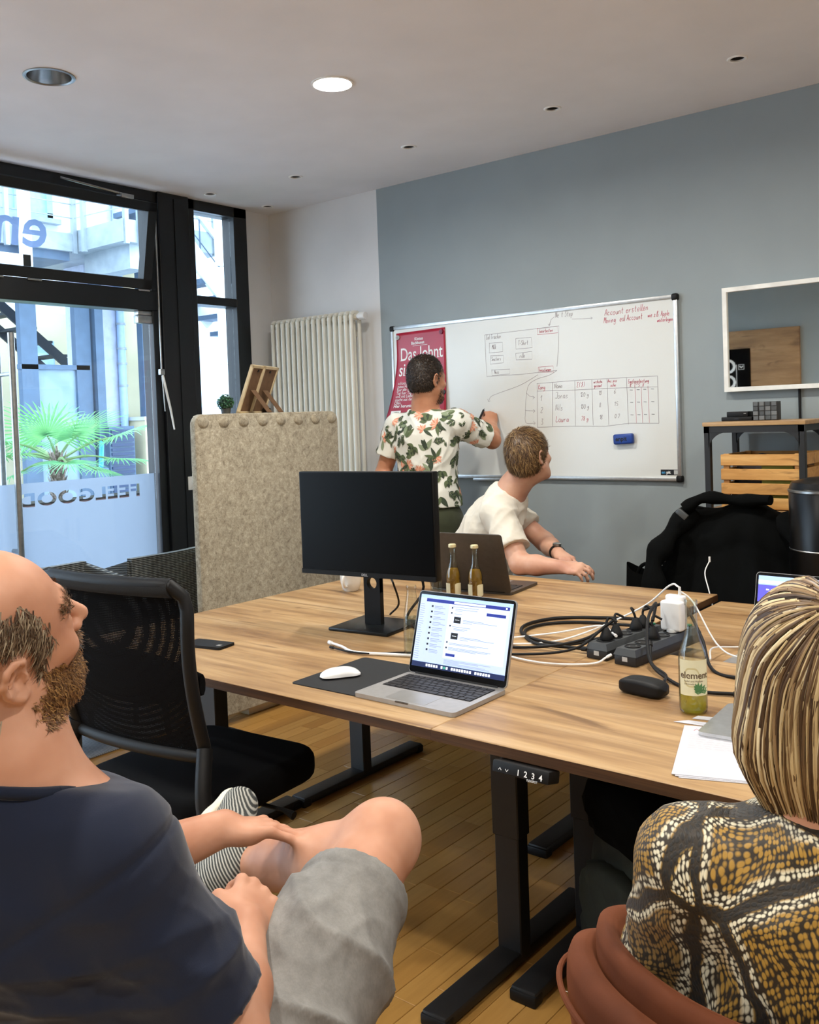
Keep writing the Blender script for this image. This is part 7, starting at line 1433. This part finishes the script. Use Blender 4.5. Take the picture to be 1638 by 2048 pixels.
fill = t.ramp(sep.outputs[0], [(0, 'b08a35'), (.28, '8a6b38'), (.46, 'c29b45'), (.72, 'a47e33')], 'CONSTANT'); zone = t.ramp(vb.outputs['Distance'], [(0, 0.0), (.04, 0.0), (.055, 1.0)]); edgez = t.ramp(vb.outputs['Distance'], [(.05, 0.0), (.065, 1.0), (.11, 1.0), (.15, 0.0)])
base = t.mix(zone, '1c1b1a', t.mix(edgez, fill, 'd9d2b8')); scl = t.ramp(vo.outputs['Distance'], [(.36, 1.0), (.58, 0.0)]); t.base(t.mix(scl, '2a2115', base), .5, 0, .4); t.bump(scl, .25, .0012); t.b.inputs['Sheen Weight'].default_value = .1; M_snake = t.m
S = Field((4.0, -3.48, .40), (4.76, -2.92, 1.04), .006); S.ell(ch4, (.165, .125, .19), frame3(tr4, A3(0, 0, 1)), .06); S.ell(wa4, (.16, .13, .18), None, .07); S.ell(pe4 + A3(0, 0, .04), (.19, .16, .12), None, .06); S.cap(sL, sR, .060, .060, .05); S.cap(nb4 + A3(0, 0, -.03), nb4 + A3(0, 0, -.1), .07, .11, .05)
for s_, e_, w_ in ((sL, eL, wL_), (sR, eR, wR_)): S.cap(s_, e_, .064, .072, .035); S.cap(e_, e_ * .2 + w_ * .8, .070, .05, .03)
S.cut(nb4 + A3(0, 0, .02), A3(0, .1, 1), .12); V, Q = S.mesh(2); rp = ripple(V, 52, 18, n=3) * .020 + ripple(V, 53, 44, n=3) * .005 - .008; to_obj(p4, 'blouse', (V, Q), M_snake, None, rp)
S = Field((4.0, -3.40, .05), (4.66, -2.72, .66), .008); S.ell(pe4, (.18, .155, .115), None, .05)
for hx0, kx in ((4.28, 4.17), (4.44, 4.42)): S.chain([A3(hx0, -3.2, .50), A3(kx, -2.82, .50), A3(kx, -2.80, .12)], [.098, .07, .05], .03)
V, Q = S.mesh(2); to_obj(p4, 'trousers', (V, Q), cloth_mat('black_trousers', '1b1b1d', .9))
for kx in (4.17, 4.42): U = Field((kx - .1, -2.95, -.005), (kx + .1, -2.58, .15), .006); U.chain([A3(kx, -2.84, .04), A3(kx, -2.74, .036), A3(kx, -2.68, .032)], [.04, .042, .034], .02); U.cap(A3(kx, -2.83, .05), A3(kx, -2.80, .09), .04, .038, .02); U.cut(A3(kx, -2.75, .002), A3(0, 0, -1), .3); V, Q = U.mesh(1); to_obj(p4, 'shoe', (V, Q), mat('black_shoe', '161616', .5))
# hair: full volume plus combed locks falling from the crown
F_ = Field(H4 - .26, H4 + .24, .006); T = lambda x, y, z: H4 + HR4 @ A3(x, y, z); F_.ell(T(-.018, 0, .036), (.104, .088, .094), HR4, .02); F_.ell(T(-.035, 0, -.035), (.080, .094, .085), HR4, .04); F_.cap(T(-.045, .045, -.06), T(-.035, .035, -.155), .048, .022, .03); F_.cap(T(-.045, -.045, -.06), T(-.035, -.035, -.155), .048, .022, .03); F_.cap(T(-.065, 0, -.06), T(-.05, 0, -.165), .045, .022, .03); F_.cut(T(.05, 0, 0), HR4 @ A3(1, 0, -.25), .3)
hv, hq = F_.mesh(2); g = np.random.default_rng(77); VV, FF, TT = [hv], [hq], [np.full(len(hv), .3)]; off = len(hv)
hb = BVHTree.FromPolygons([Vector(v) for v in hv], [tuple(int(i) for i in q) for q in hq]); crn = T(-.03, .012, .135)
for L_ in range(1500):
    ph = g.uniform(-PI, PI); d0 = A3(math.cos(ph), math.sin(ph), 0)
    if d0[0] > .97: continue
    st_ = g.uniform(.0, .45); en = g.uniform(.75, 1.05); n_ = 16; pts_ = []; wob = g.uniform(-.35, .45); lift = g.uniform(.001, .007)
    for k in range(n_):
        q = st_ + (en - st_) * k / (n_ - 1); th = 1.6 * (1 - math.exp(-q / .6 * 1.9)); dz = -max(0, q - .35) ** 1.5 / .52 * .20; az = ph + wob * q * .6
        d_ = A3(math.cos(az) * math.sin(th), math.sin(az) * math.sin(th), math.cos(th)); x = A3((.80 * d_[0] - .60 * d_[2]) * .105 - .02, d_[1] * .092, (.60 * d_[0] + .80 * d_[2]) * .10 + .035 + dz)
        if q > .45: sh_ = 1 - .45 * ((q - .45) / .55) ** 1.7; x[0] = (x[0] + .03) * sh_ - .03; x[1] *= sh_
        w_ = Vector(H4 + HR4 @ x); c, nn, *_ = hb.find_nearest(w_); pts_.append((np.array(c + nn * lift), np.array(nn)))
    tn = g.beta(1.3, 1.2); wd = g.uniform(.0008, .0027); vs = []
    for k in range(n_):
        p, nn = pts_[k]; d = pts_[min(k + 1, n_ - 1)][0] - pts_[max(k - 1, 0)][0]; d /= np.linalg.norm(d) + 1e-9; b = np.cross(nn, d); b /= np.linalg.norm(b) + 1e-9; ww = wd * math.sin(PI * (.08 + .9 * k / (n_ - 1))) ** .5
        vs += [p - b * ww - nn * .0008, p + nn * .0016, p + b * ww - nn * .0008]
    VV.append(np.array(vs)); FF.append(np.array([[3 * k + j, 3 * k + j + 1, 3 * k + j + 4, 3 * k + j + 3] for k in range(n_ - 1) for j in range(2)]) + off); tt = np.repeat(np.linspace(tn * .55, min(1, tn * 1.0 + .05), n_) if g.random() < .3 else np.full(n_, tn), 3); TT.append(tt); off += len(vs)
M_blond = hair_mat('blond_streaked_hair', [(0, '33241a'), (.3, '5c4530'), (.55, '8f7350'), (.8, 'd3bc8e'), (1, 'f4e8c6')], .38)
mesh_np('hair', np.concatenate(VV) - np.array(p4.location), np.concatenate(FF), M_blond, p4, np.concatenate(TT))

t = NT('rust_velvet'); v_ = t.coord(); f_ = t.noise(v_, 6, 4); t.base(t.ramp(f_, [(.3, '4a2513'), (.5, '5c301a'), (.7, '6d3d24')]), .8, 0, .2); t.b.inputs['Sheen Weight'].default_value = .25; t.b.inputs['Sheen Tint'].default_value = (*srgb('b8704a'), 1); t.bump(t.noise(v_, 300, 3), .15, .0008); M_velvet = t.m
vchair = thing('velvet_chair', 'rust brown velvet tub chair of the blond woman', 'chair', (4.325, -3.185, 0), -.02)
def tub(r_out, th, zb, ztop, a0, a1, nm, yo=0, ex=1.0, lean=.12):
    n, k = 48, 10; vs = []
    for i in range(n + 1):
        a = math.radians(a0 + (a1 - a0) * i / n); fall = ((abs(i / n - .5) * 2) ** 3); zt = ztop - .10 * fall
        for j in range(2 * k):
            q = j / (2 * k) * 2 * PI; hw = (zt - zb) / 2; zz = (zt + zb) / 2 + math.copysign(abs(math.sin(q)) ** .5, math.sin(q)) * hw; rr = r_out - th / 2 + math.copysign(abs(math.cos(q)) ** .6, math.cos(q)) * th / 2 + lean * (zz - zb)
            vs.append((math.cos(a) * rr * ex, math.sin(a) * rr + yo, zz))
    m_ = 2 * k; fs = [(i * m_ + j, i * m_ + (j + 1) % m_, (i + 1) * m_ + (j + 1) % m_, (i + 1) * m_ + j) for i in range(n) for j in range(m_)] + [tuple(range(m_)), tuple(n * m_ + j for j in range(m_))]
    return MB().add(vs, fs).obj(nm, M_velvet, vchair, 60)
tub(.278, .055, .40, .762, 175, 365, 'outer_shell', .02, 1.0); tub(.245, .04, .44, .785, 168, 372, 'inner_cushion', .03, 1.0)
for z, r_ in ((.72, .320),): MB().tube([(math.cos(math.radians(a)) * r_, math.sin(math.radians(a)) * r_ + .02, z - .10 * (abs((a - 270) / 95) ** 3)) for a in range(178, 363, 4)], .004, 8).obj('piping', M_velvet, vchair)
MB().lathe([(0, .33), (.20, .33), (.225, .35), (.225, .385), (.20, .40), (0, .405)], 40).obj('seat', M_velvet, vchair, 50)
for i in range(4): a = PI / 4 + i * PI / 2; MB().cyl((math.cos(a) * .15, math.sin(a) * .15, .34), (math.cos(a) * .22, math.sin(a) * .22, 0), .016, .010, 12).obj('leg', M_black, vchair)
